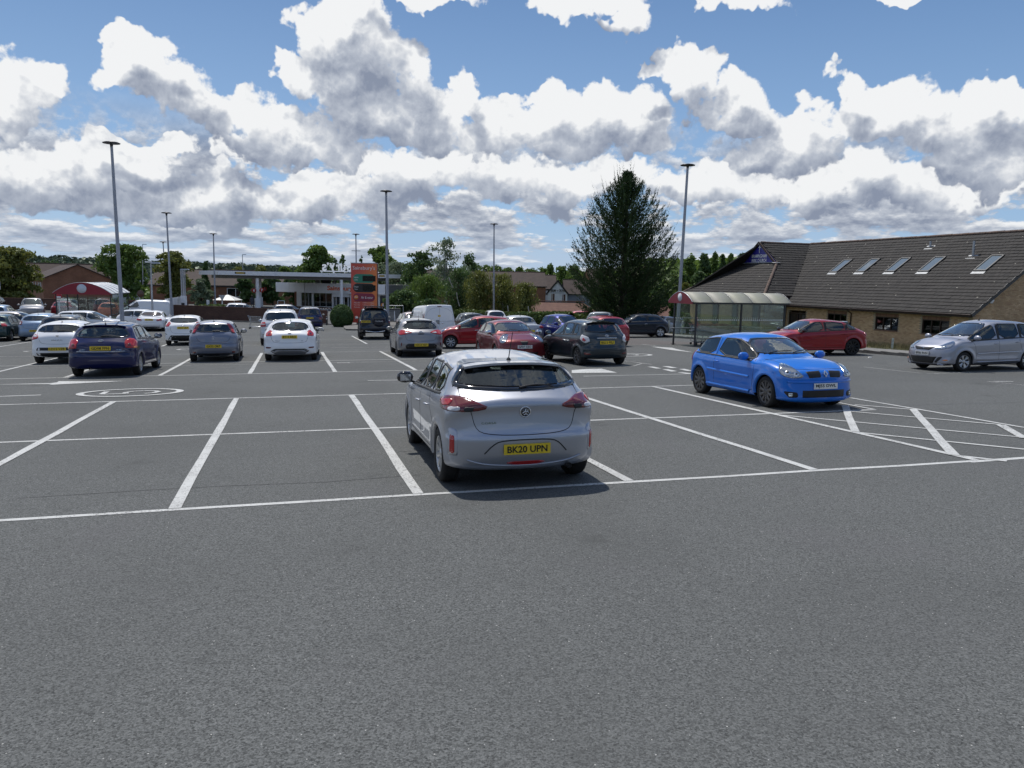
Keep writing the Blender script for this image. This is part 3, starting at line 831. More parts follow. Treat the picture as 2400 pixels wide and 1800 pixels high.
    def ring(s, mb, poly, view, wdt, off=.006, m=None, N=56, smooth=0, skirt=.008):
        """border strip of the given width inside a polygon"""
        P = chaikin(poly, smooth) if smooth else np.array(poly, float)
        P = resample(P, N); T_ = np.roll(P, -1, 0) - np.roll(P, 1, 0); T_ /= np.linalg.norm(T_, axis=1)[:, None] + 1e-9
        area = np.sum(P[:, 0] * np.roll(P[:, 1], -1) - np.roll(P[:, 0], -1) * P[:, 1])
        Nn = np.stack([-T_[:, 1], T_[:, 0]], 1) * (1 if area > 0 else -1)
        vs = []; fs = []
        for r_, o in ((0, off - skirt), (0, off), (.5, off + .001), (1, off), (1, off - skirt)):
            for i in range(N):
                h, nn = s.cast(view, *(P[i] + Nn[i] * wdt * r_)); vs.append(h + nn * o)
        for k in range(4):
            for i in range(N): fs.append((k * N + i, k * N + (i + 1) % N, (k + 1) * N + (i + 1) % N, (k + 1) * N + i))
        fs = fs[N:] + fs[:N]
        mb.add(vs, s.orient(vs, fs, s.cast(view, *(P[0] + Nn[0] * wdt * .3))[1]), m, True)
    def stripe(s, mb, pts, view, w, off=.003, m=None, n=None, raised=0.0, smooth=1):
        P = np.array(pts, float)
        if smooth and len(P) > 2: P = chaikin(P, 2, False)
        n = n or max(4, int(np.sum(np.linalg.norm(np.diff(P, axis=0), axis=1)) / .045)); P = resample(P, n, False)
        T_ = np.gradient(P, axis=0); T_ /= np.linalg.norm(T_, axis=1)[:, None] + 1e-9; Nn = np.stack([-T_[:, 1], T_[:, 0]], 1) * w / 2
        vs = []; fs = []
        for r_, o in ((-1, off - .004), (-1, off), (0, off + raised), (1, off), (1, off - .004)):
            for i in range(n):
                h, nn = s.cast(view, *(P[i] + Nn[i] * r_)); vs.append(h + nn * o)
        for k in range(4):
            for i in range(n - 1): fs.append((k * n + i, k * n + i + 1, (k + 1) * n + i + 1, (k + 1) * n + i))
        fs = fs[n - 1:] + fs[:n - 1]
        mb.add(vs, s.orient(vs, fs, s.cast(view, *P[0])[1]), m, True)
    def hole(s, poly, view, smooth=0, shrink=.985):
        P = chaikin(poly, smooth) if smooth else np.array(poly, float)
        P = resample(P, 60); c = P.mean(0); P = c + (P - c) * shrink; C = s.cen
        if view in ('L', 'R'): k = inpoly(C[:, 0], C[:, 2], P) & ((C[:, 1] > .3) if view == 'L' else (C[:, 1] < -.3))
        elif view == 'rear': k = inpoly(C[:, 1], C[:, 2], P) & (C[:, 0] < s.L * .4)
        elif view == 'front': k = inpoly(C[:, 1], C[:, 2], P) & (C[:, 0] > s.L * .45)
        s.keep &= ~k
    def arches(s):
        C = s.cen
        for ax in (s.ax_r, s.ax_f):
            s.keep &= ~((np.hypot(C[:, 0] - ax, C[:, 2] - s.R) < s.Ra) & (np.abs(C[:, 1]) > .2))
    def silz(s, x):
        """height of the top line at x"""
        T_ = s.sil[s.sil[:, 1] > .62]; o = np.argsort(T_[:, 0]); return np.interp(x, T_[o, 0], T_[o, 1])
    def rearx(s, z): return s.cast('rear', 0, z)[0].x

def build_car(S, pos, az, label, cat='car', name='parked_car', group=None, flip=False):
    """S: the car's own measurements; pos: ground point below its centre; az: the way it points"""
    s = Car(S); G_ = S.get; hw = s.W / 2; lod = G_('lod', 2)
    PM = S['paint']; cx = s.ax_r + s.wb / 2
    M = ground_matrix(pos[0], pos[1], az)
    root = thing(name, label, cat, matrix=M @ Matrix.Translation((0, 0, 0)), group=group)
    off = (-cx, 0, 0)
    def part(nm, data, m=None, parent=None, **kw):
        o = obj(nm, data, parent or root, m, **kw)
        if parent is None: o.location = off
        return o
    glass_side = G_('sideglass', M_GLASS if lod > 1 else M_GLASSD); glass_rear = G_('rearglass', M_GLASS if lod > 1 else M_GLASSD); glass_front = G_('frontglass', M_SCREEN if lod > 1 else M_GLASSD)
    # --- windows as outlines first, so that the body can be opened behind them
    pill = G_('pillars', [s.rgx + .42, s.ax_r + 1.02, s.wsx - .10])      # x limits of the side panes, rear to front
    panes = []
    for i in range(len(pill) - 1):
        a, b = pill[i], pill[i + 1]
        if i > 0: a += .045
        if i < len(pill) - 2: b -= .045
        xs_ = np.linspace(a, b, 14)
        sl = G_('rslant', .16) if i == 0 else .01
        topz = np.minimum(s.silz(xs_) - .085, s.H - .125)
        bot = s.beltz(xs_) + .015
        tp = [(x, z) for x, z, bb in zip(xs_, topz, bot) if z > bb + .012 and x >= a + sl * min(1, (z - bb) / .35)]
        if len(tp) < 2: continue
        poly = [(a, bot[0])] + tp + ([(tp[-1][0] + .05, bot[-1])] if tp[-1][0] + .05 < b else [(b, bot[-1])])
        panes.append(poly)
    rg = G_('rearpoly')
    if rg is None:
        zb, zt = (s.rgz + .03, s.rrz - .075) if not s.boot else (s.boot[1] + .03, s.rrz - .07)
        wb_, wt_ = G_('rgw', (hw - .20, hw - .36))
        rg = [(-wb_, zb + .03), (-wb_ * .6, zb), (0, zb - .005), (wb_ * .6, zb), (wb_, zb + .03), (wt_, zt), (wt_ * .5, zt + .02), (-wt_ * .5, zt + .02), (-wt_, zt)]
    zb, zt = s.wsz + .035, s.rfz - .075
    fwb, fwt = hw - .16, hw - .33
    fg = [(-fwb, zb + .03), (-fwb * .6, zb), (fwb * .6, zb), (fwb, zb + .03), (fwt, zt), (fwt * .5, zt + .02), (-fwt * .5, zt + .02), (-fwt, zt)]
    noglass = G_('noglass', ())
    if lod > 1:
        for p in panes: s.hole(p, 'L', 1); s.hole(p, 'R', 1)
        if 'rear' not in noglass: s.hole(rg, 'rear', 1)
        s.hole(fg, 'front', 1)
    s.arches()
    Fk = s.F[s.keep]
    if s.flip: Fk = Fk[:, ::-1]
    body = np_mesh('body', s.V, Fk, PM, True)
    bo = part('body', body)
    # --- wheel housings and floor
    f = MB()
    for ax in (s.ax_r, s.ax_f):
        for sd in (1, -1):
            y0 = sd * (hw - .32); y1 = sd * (hw - .035); n = 18; vs = []; fs = []
            for k in range(n + 1):
                t = math.pi * (-.06 + 1.12 * k / n); x, z = ax + (s.Ra + .012) * math.cos(t), s.R + (s.Ra + .012) * math.sin(t); vs += [(x, y0, z), (x, y1, z)]
            for k in range(n): fs.append((2 * k, 2 * k + 1, 2 * k + 3, 2 * k + 2))
            c_ = len(vs); vs.append((ax, y0, s.R)); fs += [(2 * k, 2 * k + 2, c_) for k in range(n)]
            f.add(vs, fs, M_PIT)
    f.box((cx, 0, s.cl + .10), (s.wb - .75, s.W - .22, .10), M_PIT); f.box((s.ax_r, 0, s.cl + .17), (1.0, s.W - .66, .16), M_PIT); f.box((s.ax_f, 0, s.cl + .17), (1.0, s.W - .66, .16), M_PIT)
    f.box((s.ax_r - .1, 0, s.R), (.07, s.W - .3, .08), M_DARK)
    part('underbody', f)
    # --- arch lips
    lipm = G_('lip', PM); lw = G_('lipw', .032)
    for ax in (s.ax_r, s.ax_f):
        for sd in (1, -1):
            a = MB(); n = 34; vs = []; fs = []
            for k in range(n + 1):
                t = math.pi * (-.05 + 1.10 * k / n); ct, st_ = math.cos(t), math.sin(t)
                for r_, o in ((s.Ra + lw, .001), (s.Ra + lw * .6, .006), (s.Ra - .012, .006), (s.Ra - .014, -.045)):
                    x, z = ax + r_ * ct, s.R + r_ * st_; x = min(max(x, .02), s.L - .02)
                    hh, _n = s.cast('L', x, max(z, s.cl + .045)); y = hh.y if hh.y > hw * .6 else hw * .88
                    vs.append((x, sd * (y + o), max(z, s.cl + .03)))
            for k in range(n):
                for j in range(3):
                    q = (k * 4 + j, (k + 1) * 4 + j, (k + 1) * 4 + j + 1, k * 4 + j + 1); fs.append(q[::-1] if sd > 0 else q)
            a.add(vs, fs, lipm, True); part('wheel_arch', a)
    # --- glass
    black = M_GLOSSB if lod > 1 else M_DARK
    trim = MB()
    for sd in ('L', 'R'):
        for i, p in enumerate(panes):
            g = MB(); s.patch(g, p, sd, .002, glass_side, 44, 4, 1, 0); part('side_window', g)
            s.ring(trim, p, sd, .022, .006, G_('trim', M_DARK), 56, 1)
    if panes:
        for sd in ('L', 'R'):
            for i in range(len(panes) - 1):
                x = pill[i + 1]; zt_ = min(s.silz(x) - .10, s.H - .14)
                s.stripe(trim, [(x, s.beltz(x) + .02), (x - .012, zt_)], sd, .085, .004, M_DARK if G_('blackpillar', 1) else PM, smooth=0)
            xs_ = np.linspace(pill[0] + .02, pill[-1] - .02, 8)
            s.stripe(trim, [(x, s.beltz(x) + .004) for x in xs_], sd, .026, .006, G_('trim', M_DARK), smooth=0)
    if trim.v: part('window_surround', trim)
    if 'rear' not in noglass:
        g = MB(); s.patch(g, rg, 'rear', .003, glass_rear, 52, 6, 1, 0); gl = part('rear_window', g)
        t = MB(); s.ring(t, rg, 'rear', G_('frit', .03), .007, M_GLOSSB, 64, 1); part('window_surround', t, None, gl)
    g = MB(); s.patch(g, fg, 'front', .003, glass_front, 52, 6, 1, 0); gl = part('windscreen', g)
    t = MB(); s.ring(t, fg, 'front', .03, .006, M_GLOSSB, 64, 1); part('window_surround', t, None, gl)
    # --- cabin
    if lod > 1:
        zf = s.cl + .25
        for (x, y) in ((s.ax_r + s.wb * .56, .36), (s.ax_r + s.wb * .56, -.36)):
            c = MB(); c.box((x, y, zf + .17), (.50, .48, .20), M_SEAT, taper=.94)
            Mx = Matrix.Translation((x - .24, y, zf + .22)) @ Matrix.Rotation(rad(-14), 4, 'Y')
            c.box((0, 0, .28), (.13, .46, .58), M_SEAT, M=Mx, taper=.86); c.box((0, 0, .66), (.09, .25, .17), M_SEAT, M=Mx, taper=.85)
            for q in (-.06, .06): c.bar(Mx @ Vector((0, q, .54)), Mx @ Vector((0, q, .62)), .012, m=M_CHROME)
            part('seat', c)
        c = MB(); x = s.ax_r + .38; c.box((x, 0, zf + .18), (.48, hw * 1.45, .2), M_SEAT, taper=.95)
        Mx = Matrix.Translation((x - .26, 0, zf + .22)) @ Matrix.Rotation(rad(-18), 4, 'Y'); c.box((0, 0, .27), (.12, hw * 1.4, .56), M_SEAT, M=Mx, taper=.94)
        for y in (-.36, .36): c.box((0, y, .61), (.08, .24, .13), M_SEAT, M=Mx, taper=.85)
        part('rear_seat', c)
        c = MB(); c.box((s.wsx - .38, 0, s.wsz - .19), (.62, hw * 1.62, .26), M_CABIN, taper=.92); c.box((s.wsx - .05, 0, s.wsz - .10), (.40, hw * 1.5, .10), M_CABIN)
        part('dashboard', c); c = MB(); c.box((s.ax_r - .12, 0, s.belt[1] - .28), (.55, hw * 1.3, .03), M_CABIN); part('parcel_shelf', c)
        c = MB(); Mx = Matrix.Translation((s.wsx - .80, -.36, s.wsz - .06)) @ Matrix.Rotation(rad(66), 4, 'Y')
        c.tube([Mx @ Vector((.18 * math.cos(t), .18 * math.sin(t), 0)) for t in np.linspace(0, 2 * math.pi, 21)], .014, M_BLACK, 6, False); c.box((0, 0, 0), (.10, .34, .02), M_BLACK, M=Mx); part('steering_wheel', c)
    # --- wheels
    tm, rm = wheel_meshes(s.R, s.rr, G_('tw', .195), G_('rimstyle', (5, M_ALLOY, .12, .05)))
    steer = G_('steer', 0)
    for ax, fr in ((s.ax_r, 0), (s.ax_f, 1)):
        for sd in (1, -1):
            w = part('wheel', tm); w.location = (ax - cx, sd * (hw - .115), s.R); w.rotation_euler = (0, 0.3 * sd + ax, (math.pi if sd > 0 else 0) + (rad(steer) if fr else 0))
            r_ = obj('rim', rm, w)
    # --- lamps, grille, bumpers
    def mirrored(poly): return [(-u, v) for u, v in poly][::-1]
    for spec in G_('rearlamps', []):
        poly, m_ = spec[0], spec[1]; inner = spec[2] if len(spec) > 2 else []
        for mir in (0, 1):
            view = spec[3] if len(spec) > 3 else 'a28'
            g = MB(); vv = view
            if view[0] == 'a' and mir: vv = 'a-' + view[1:]
            s.patch(g, mirrored(poly) if mir else poly, vv, .012, m_, 36, 5, 1, .02); lo = part('tail_lamp', g)
            for (p2, m2) in inner:
                g = MB(); s.patch(g, mirrored(p2) if mir else p2, vv, .016, m2, 24, 3, 1, .006); part('lamp_cell', g, None, lo)
    for spec in G_('headlamps', []):
        poly = spec[0]; inner = spec[1]; view = spec[2] if len(spec) > 2 else 'a150'
        for mir in (0, 1):
            vv = view if not mir else 'a-' + view[1:]
            g = MB(); s.patch(g, mirrored(poly) if mir else poly, vv, .006, M_LAMPIN, 40, 5, 1, .02); lo = part('headlamp', g)
            for (u, v, r_) in inner:
                if mir: u = -u
                h_, n_ = s.cast(vv, u, v); g = MB(); Mx = Matrix.Translation(h_ + n_ * .008) @ n_.to_track_quat('Z', 'Y').to_matrix().to_4x4()
                g.lathe([(r_, 0), (r_ * .9, .006), (r_ * .75, .002), (r_ * .5, .012), (.001, .018)], M_CHROME, 20, 'z', Mx)
                g.lathe([(r_ * .42, .0165), (.001, .022)], M_GLOSSB, 12, 'z', Mx); part('reflector', g, None, lo)
            g = MB(); s.patch(g, mirrored(poly) if mir else poly, vv, .022, M_LENS, 40, 5, 1, .02); part('lens', g, None, lo)
    for (nm, poly, view, m_, o_) in G_('patches', []):
        g = MB(); s.patch(g, poly, view, o_, m_, 60, 4, 0, .012 + o_ * .5); part(nm, g)
    for (nm, poly, view, m_, o_) in G_('mpatches', []):
        for mir in (0, 1):
            vv = view
            if view[0] == 'a' and mir: vv = 'a-' + view[1:]
            if view == 'L' and mir: vv = 'R'
            g = MB(); s.patch(g, mirrored(poly) if (mir and view not in 'LR') else poly, vv, o_, m_, 28, 3, 1, .012 + o_ * .5); part(nm, g)
    gaps = MB()
    GAPM = mat('panel_gap', (.004, .004, .005), .8)
    if lod > 0:
        def gapline(pts, view, w=.007): s.stripe(gaps, pts, view, w, .0012, GAPM)
        for pts, view in G_('gaps', []): gapline(pts, view)
        # doors
        xf = s.wsx - .02; zb_ = s.cl + .15; p2 = pill
        for sd in ('L', 'R'):
            fx = min(s.ax_f - s.Ra - .07, s.wsx + .02)
            gapline([(pill[-1] + .03, s.beltz(pill[-1]) + .04), (fx + .06, s.beltz(fx) - .08), (fx, s.beltz(fx) - .35), (fx - .01, zb_ + .02)], sd)
            doors = G_('doorx', [pill[-2]] + ([pill[-3]] if len(pill) > 3 else []))
            for j, dx in enumerate(doors):
                last = (j == len(doors) - 1)
                if last and G_('fivedoor', 1) and dx < s.ax_r + s.Ra + .25:
                    gapline([(dx, s.beltz(dx) + .02), (dx - .02, s.beltz(dx) - .15), (s.ax_r + s.Ra * .72, s.R + s.Ra * .8)], sd); gapline([(s.ax_r + s.Ra + .08, s.R + .08), (s.ax_r + s.Ra + .16, zb_)], sd)
                else: gapline([(dx, s.beltz(dx) + .02), (dx - .03, s.beltz(dx) - .3), (dx - .01, zb_)], sd)
            gapline([(fx - .01, zb_ + .01), ((s.ax_r + s.ax_f) / 2, zb_ - .005), (s.ax_r + s.Ra + .14, zb_)], sd)
        if not s.boot and G_('tailgate', 1):
            w0 = hw - .30; zt_ = s.rrz - .03; zl = G_('tgz', s.bump_r + .10)
            gapline([(-(hw - .35), zt_), (-(hw - .16), s.rgz + .03), (-(w0 + .02), s.rgz - .14), (-(w0 - .02), zl + .06), (-(w0 - .12), zl), (0, zl - .015), (w0 - .12, zl), (w0 - .02, zl + .06), (w0 + .02, s.rgz - .14), (hw - .16, s.rgz + .03), (hw - .35, zt_)], 'rear')
        elif s.boot:
            gapline([(-(hw - .22), s.boot[2] - .02), (-(hw - .30), s.bump_r + .12), (hw - .30, s.bump_r + .12), (hw - .22, s.boot[2] - .02)], 'rear')
        gapline([(-(hw - .13), s.bump_r + .045), (0, s.bump_r + .04), (hw - .13, s.bump_r + .045)], 'rear', .004) if G_('bumpline', 0) else None
        gapline([(s.wsx + .10, -(hw - .19)), (s.hfx, -(hw - .24)), (s.L - .16, -(hw - .40)), (s.L - .12, 0), (s.L - .16, hw - .40), (s.hfx, hw - .24), (s.wsx + .10, hw - .19)], 'top')
        part('panel_gap', gaps)
    # --- handles
    for x in G_('handles', [(pill[-2] + .12)] + ([pill[-3] + .16] if len(pill) > 3 else [])):
        for sd in ('L', 'R'):
            h_, n_ = s.cast(sd, x, s.beltz(x) - G_('hdrop', .13)); g = MB(); q = h_ + n_ * .022
            g.tube([h_ + Vector((-.09, 0, 0)), q + Vector((-.07, 0, .004)), q, q + Vector((.07, 0, -.002)), h_ + Vector((.09, 0, -.004))], [.008, .013, .014, .013, .008], G_('handlem', PM), 8); part('door_handle', g)
    # --- mirrors
    for sd in (1, -1):
        mx = pill[-1] - .16; mz = s.beltz(mx) + .075; y = s.cast('L' if sd > 0 else 'R', mx, mz - .06)[0].y
        g = MB(); Mx = Matrix.Translation((mx + .04, y + sd * .135, mz + .01)); prof = [(.001, -.115), (.045, -.105), (.075, -.06), (.082, 0), (.075, .06), (.048, .10), (.001, .115)]
        g.lathe([(r_, h_) for r_, h_ in prof], G_('mirrorm', PM), 14, 'y', Mx @ Matrix.Diagonal((.75, 1, 1, 1))); g.box((0, 0, 0), (.012, .165, .105), M_GLOSSB, M=Mx @ Matrix.Translation((-.058, 0, 0)))
        g.box((-.064, 0, 0), (.004, .15, .09), M_CHROME, M=Mx)
        g.bar((mx + .04, y - sd * .01, mz - .07), (mx + .04, y + sd * .10, mz - .03), .05, .03, M_BLACK); part('door_mirror', g)
    # --- wipers, aerial, exhaust
    if G_('rwiper', 1):
        zz = (s.rgz if not s.boot else 1) + .055; g = MB(); x0, d_ = G_('wip', (0.02, .38)); pts = []
        for t in np.linspace(0, 1, 7): h_, n_ = s.cast('rear', x0 - d_ * t * 1.0, zz + .02 * math.sin(t * 3)); pts.append(h_ + n_ * (.02 + .006 * math.sin(t * 3.14)))
        g.tube(pts, [.016, .014, .012, .010, .009, .008, .006], M_BLACK, 6); part('rear_wiper', g)
    if lod > 1 or G_('fwiper'):
        for y0 in (-.30, .22):
            g = MB(); pts = []
            for t in np.linspace(0, 1, 7): h_, n_ = s.cast('front', y0 + .52 * t - .1, s.wsz + .045 + .035 * math.sin(t * 2.2)); pts.append(h_ + n_ * .022)
            g.tube(pts, .009, M_BLACK, 5); part('wiper', g)
    if G_('aerial', 'rear'):
        ax_, ay_ = (s.rrx + .16, 0) if G_('aerial', 'rear') == 'rear' else (s.rfx - .22, 0)
        h_, n_ = s.cast('top', ax_, ay_); g = MB(); ln = G_('aerial_len', .22); g.lathe([(.028, 0), (.024, .012), (.012, .03)], M_BLACK, 10, 'z', Matrix.Translation(h_) @ Matrix.Diagonal((1.5, 1, 1, 1)))
        g.tube([h_ + Vector((0, 0, .02)), h_ + Vector((-ln * .55, 0, ln))], [.006, .004], M_BLACK, 6); part('aerial', g)
    if G_('exhaust'):
        g = MB(); y, z = S['exhaust']; xr = s.rearx(z + .08); g.tube([(xr + .3, y, z), (xr + .01, y, z)], .032, M_ALLOYG, 12, False); g.tube([(xr + .3, y, z), (xr + .02, y, z)], .028, M_PIT, 12, True); part('exhaust', g)
    if G_('spoiler'):
        d_, wd, mt, th = S['spoiler']; g = MB(); n = 12; vs = []; fs = []
        for i in range(n + 1):
            y = -wd + 2 * wd * i / n; e = 1 - abs(y / wd) ** 4 * .5; h_, _ = s.cast('top', s.rrx + .10, y * .93)
            zz = h_.z + .008
            vs += [(s.rrx + .12, y, zz), (s.rrx - d_ * e, y, zz - .010 * 1), (s.rrx - d_ * e, y, zz - th), (s.rrx + .05, y, zz - th - .03)]
        for i in range(n):
            for j in range(3): fs.append((i * 4 + j, i * 4 + j + 1, (i + 1) * 4 + j + 1, (i + 1) * 4 + j))
        fs += [(0, 3, 2, 1), (n * 4, n * 4 + 1, n * 4 + 2, n * 4 + 3)]
        g.add(vs, s.orient([Vector(v) for v in vs], fs, Vector((0, 0, 1))), mt, False); part('roof_spoiler', g)
    if G_('rails'):
        for sd in (1, -1):
            g = MB(); pts = []
            for x in np.linspace(s.rrx + .1, s.rfx - .1, 9):
                h_, _ = s.cast('top', x, sd * (hw - .36)); e = min((x - s.rrx - .1), (s.rfx - .1 - x)); pts.append(h_ + Vector((0, 0, .01 + .035 * min(1, e * 6))))
            g.tube(pts, .016, S['rails'], 6); part('roof_rail', g)
    # --- number plates
    def plate(view, z, txt, m_, y=0.0, w=.52, h=.111):
        if view == 'rear': hs = [s.cast('rear', y + a_, z + b_)[0].x for a_ in (-w / 2, 0, w / 2) for b_ in (-h / 2, h / 2)]; x = min(hs) - .008; zax = (-1, 0, 0); xax = (0, -1, 0)
        else: hs = [s.cast('front', y + a_, z + b_)[0].x for a_ in (-w / 2, 0, w / 2) for b_ in (-h / 2, h / 2)]; x = max(hs) + .008; zax = (1, 0, 0); xax = (0, 1, 0)
        g = MB(); g.box((x, y, z), (.012, w, h), m_)
        back = min(hs) if view == 'front' else max(hs)
        g.box(((x + back) / 2, y, z), (abs(back - x) + .004, w * .86, h * .8), M_BLACK)
        po = part('number_plate', g)
        e = .0075
        Mt = basis(xax, (0, 0, 1), zax, (x + zax[0] * e, y, z))
        if txt: text_obj(txt, po, M_INK, Mt, w * .86, h * .66, 'characters', bold=.02)
        return po
    if G_('rplate'): z, txt = S['rplate'][:2]; plate('rear', z, txt, M_YPL, S['rplate'][2] if len(S['rplate']) > 2 else 0)
    if G_('fplate'): z, txt = S['fplate'][:2]; plate('front', z, txt, M_WPL)
    for (kind, view, u, v, r_) in G_('badges', []):
        h_, n_ = s.cast(view, u, v); g = MB()
        xa = Vector((0, 1, 0)) if view == 'front' else Vector((0, -1, 0)); Z_ = n_; X_ = (xa - Z_ * xa.dot(Z_)).normalized(); Y_ = Z_.cross(X_)
        Mx = basis(X_, Y_, Z_, h_ + n_ * .006)
        def ringt(a_, b_, ca=0, cb=0, t=.004, m_=M_CHROME, n=24): g.tube([Mx @ Vector((ca + a_ * math.cos(q), cb + b_ * math.sin(q), .003)) for q in np.linspace(0, 2 * math.pi, n + 1)], t, m_, 5, False)
        if kind == 'ovals': ringt(r_, r_ * .68, t=.0065); ringt(r_ * .42, r_ * .66, t=.005); ringt(r_ * .85, r_ * .3, 0, r_ * .33, .005)
        elif kind == 'griffin':
            g.lathe([(r_ * .97, 0), (r_ * .96, .006), (.001, .006)], M_GLOSSB, 24, 'z', Mx); ringt(r_, r_, t=.008)
            for pts in ([(-.6, -.2), (-.1, .1), (.1, .6)], [(-.1, .1), (.35, .1), (.6, -.1)], [(.05, .1), (.1, -.35), (.45, -.6)], [(.1, -.35), (-.35, -.55)], [(.35, .1), (.5, .5)]):
                g.tube([Mx @ Vector((a_ * r_, b_ * r_, .009)) for a_, b_ in pts], .007, M_CHROME, 5)
        elif kind == 'diamond':
            for t_, sc in ((.010, 1.0),):
                pp = [(0, 1), (.62, 0), (0, -1), (-.62, 0), (0, 1)]
                g.tube([Mx @ Vector((a_ * r_ * .85, b_ * r_ * .85, .008)) for a_, b_ in pp], r_ * .20, M_CHROME, 6, False)
        elif kind == 'aitch':
            for a_ in (-.62, .62): g.bar(Mx @ Vector((a_ * r_, -r_ * .7, .004)), Mx @ Vector((a_ * r_ * .8, r_ * .7, .004)), r_ * .32, .008, M_CHROME)
            g.bar(Mx @ Vector((-.6 * r_, 0, .004)), Mx @ Vector((.6 * r_, 0, .004)), .008, r_ * .28, M_CHROME)
        elif kind == 'ess':
            g.box((0, 0, 0), (r_ * 1.9, r_ * 1.5, .006), M_CHROME, M=Mx)
            for a_, b_, w_, h2 in ((0, .32, 1.5, .12), (0, -.32, 1.5, .12), (0, 0, 1.2, .1)): g.box((a_ * r_, b_ * r_, .004), (w_ * r_, h2 * r_ * 1.2, .006), M_DARK, M=Mx)
        elif kind == 'oval': g.lathe([(r_, 0), (r_ * .96, .006), (.001, .007)], mat('blue_badge', (.01, .03, .12), .2, coat=1), 24, 'z', Mx @ Matrix.Diagonal((1, .42, 1, 1))); ringt(r_, r_ * .42, t=.003)
        elif kind == 'chevron':
            for dy in (0, -.45): g.tube([Mx @ Vector((a_ * r_, (b_ + dy) * r_, .006)) for a_, b_ in ((-.7, -.2), (0, .5), (.7, -.2))], r_ * .12, M_CHROME, 5)
        elif kind == 'star': ringt(r_, r_, t=.004); [g.tube([Mx @ Vector((0, 0, .004)), Mx @ Vector((r_ * math.sin(q), r_ * math.cos(q), .004))], .004, M_CHROME, 4) for q in (0, 2.094, 4.189)]
        else: g.lathe([(r_, 0), (r_ * .9, .006), (.001, .007)], M_CHROME, 20, 'z', Mx)
        part('badge', g)
    for (txt, view, u, v, w_, h_2) in G_('script', []):
        h_, n_ = s.cast(view, u, v); xa = Vector((0, 1, 0)) if view == 'front' else Vector((0, -1, 0)); Z_ = n_; X_ = (xa - Z_ * xa.dot(Z_)).normalized(); Y_ = Z_.cross(X_)
        text_obj(txt, root, M_CHROME if G_('scriptm') is None else S['scriptm'], Matrix.Translation(off) @ basis(X_, Y_, Z_, h_ + n_ * .006), w_, h_2)
    for (pts, view, w_, m_, rs) in G_('stripes', []):
        for vv in ((view,) if view in ('rear', 'front', 'top') else ('L', 'R')):
            g = MB(); s.stripe(g, pts, vv, w_, .005, m_, raised=rs); part('trim_strip', g)
    if G_('extra'): S['extra'](s, part, root)
    return root, s
def from_wheel(px, py, S, az, which, flat=True):
    """centre of a car given the photograph position of the ground contact of one wheel"""
    P = gpt(px, py); a = rad(az); f = np.array([math.sin(a), math.cos(a)]); r = np.array([f[1], -f[0]])
    hw = S['W'] / 2 - .11
    sx = {'r': 1, 'f': -1}[which[0]] * S['wb'] / 2; sy = {'l': 1, 'r': -1}[which[1]] * hw
    return P[:2] + f * sx + r * sy

def U(**k): return k
HB = -15.8                                       # the way cars in the bays point
P_SILV = paint('pale_silver_paint', (0.43, 0.45, 0.50), 0.72)
P_GREY = paint('mid_grey_paint', (0.27, 0.27, 0.285), 0.7)
P_BLGREY = paint('blue_grey_paint', (0.19, 0.21, 0.27), 0.6)
P_NAVY = paint('navy_paint', (0.002, 0.005, 0.065))
P_WHITE = paint('white_car_paint', (0.84, 0.85, 0.87))
P_SLATE = paint('dark_slate_paint', (0.020, 0.032, 0.042), 0.4)
P_BLUE = paint('bright_blue_paint', (0.010, 0.165, 0.66), 0.0)
P_RED = paint('bright_red_paint', (0.30, 0.006, 0.012), 0.1)
P_DRED = paint('dark_red_paint', (0.17, 0.012, 0.016), 0.3)
P_PALEB = paint('pale_blue_paint', (0.22, 0.30, 0.42), 0.6)
P_BLACK = paint('black_paint', (0.006, 0.007, 0.010))
P_DNAVY = paint('very_dark_blue_paint', (0.004, 0.008, 0.022), 0.2)
P_GREEN = paint('dark_green_paint', (0.010, 0.040, 0.040), 0.3)
P_JAZZ = paint('silver_lilac_paint', (0.36, 0.37, 0.42), 0.7)
P_BLU2 = paint('mid_blue_paint', (0.012, 0.025, 0.22), 0.3)

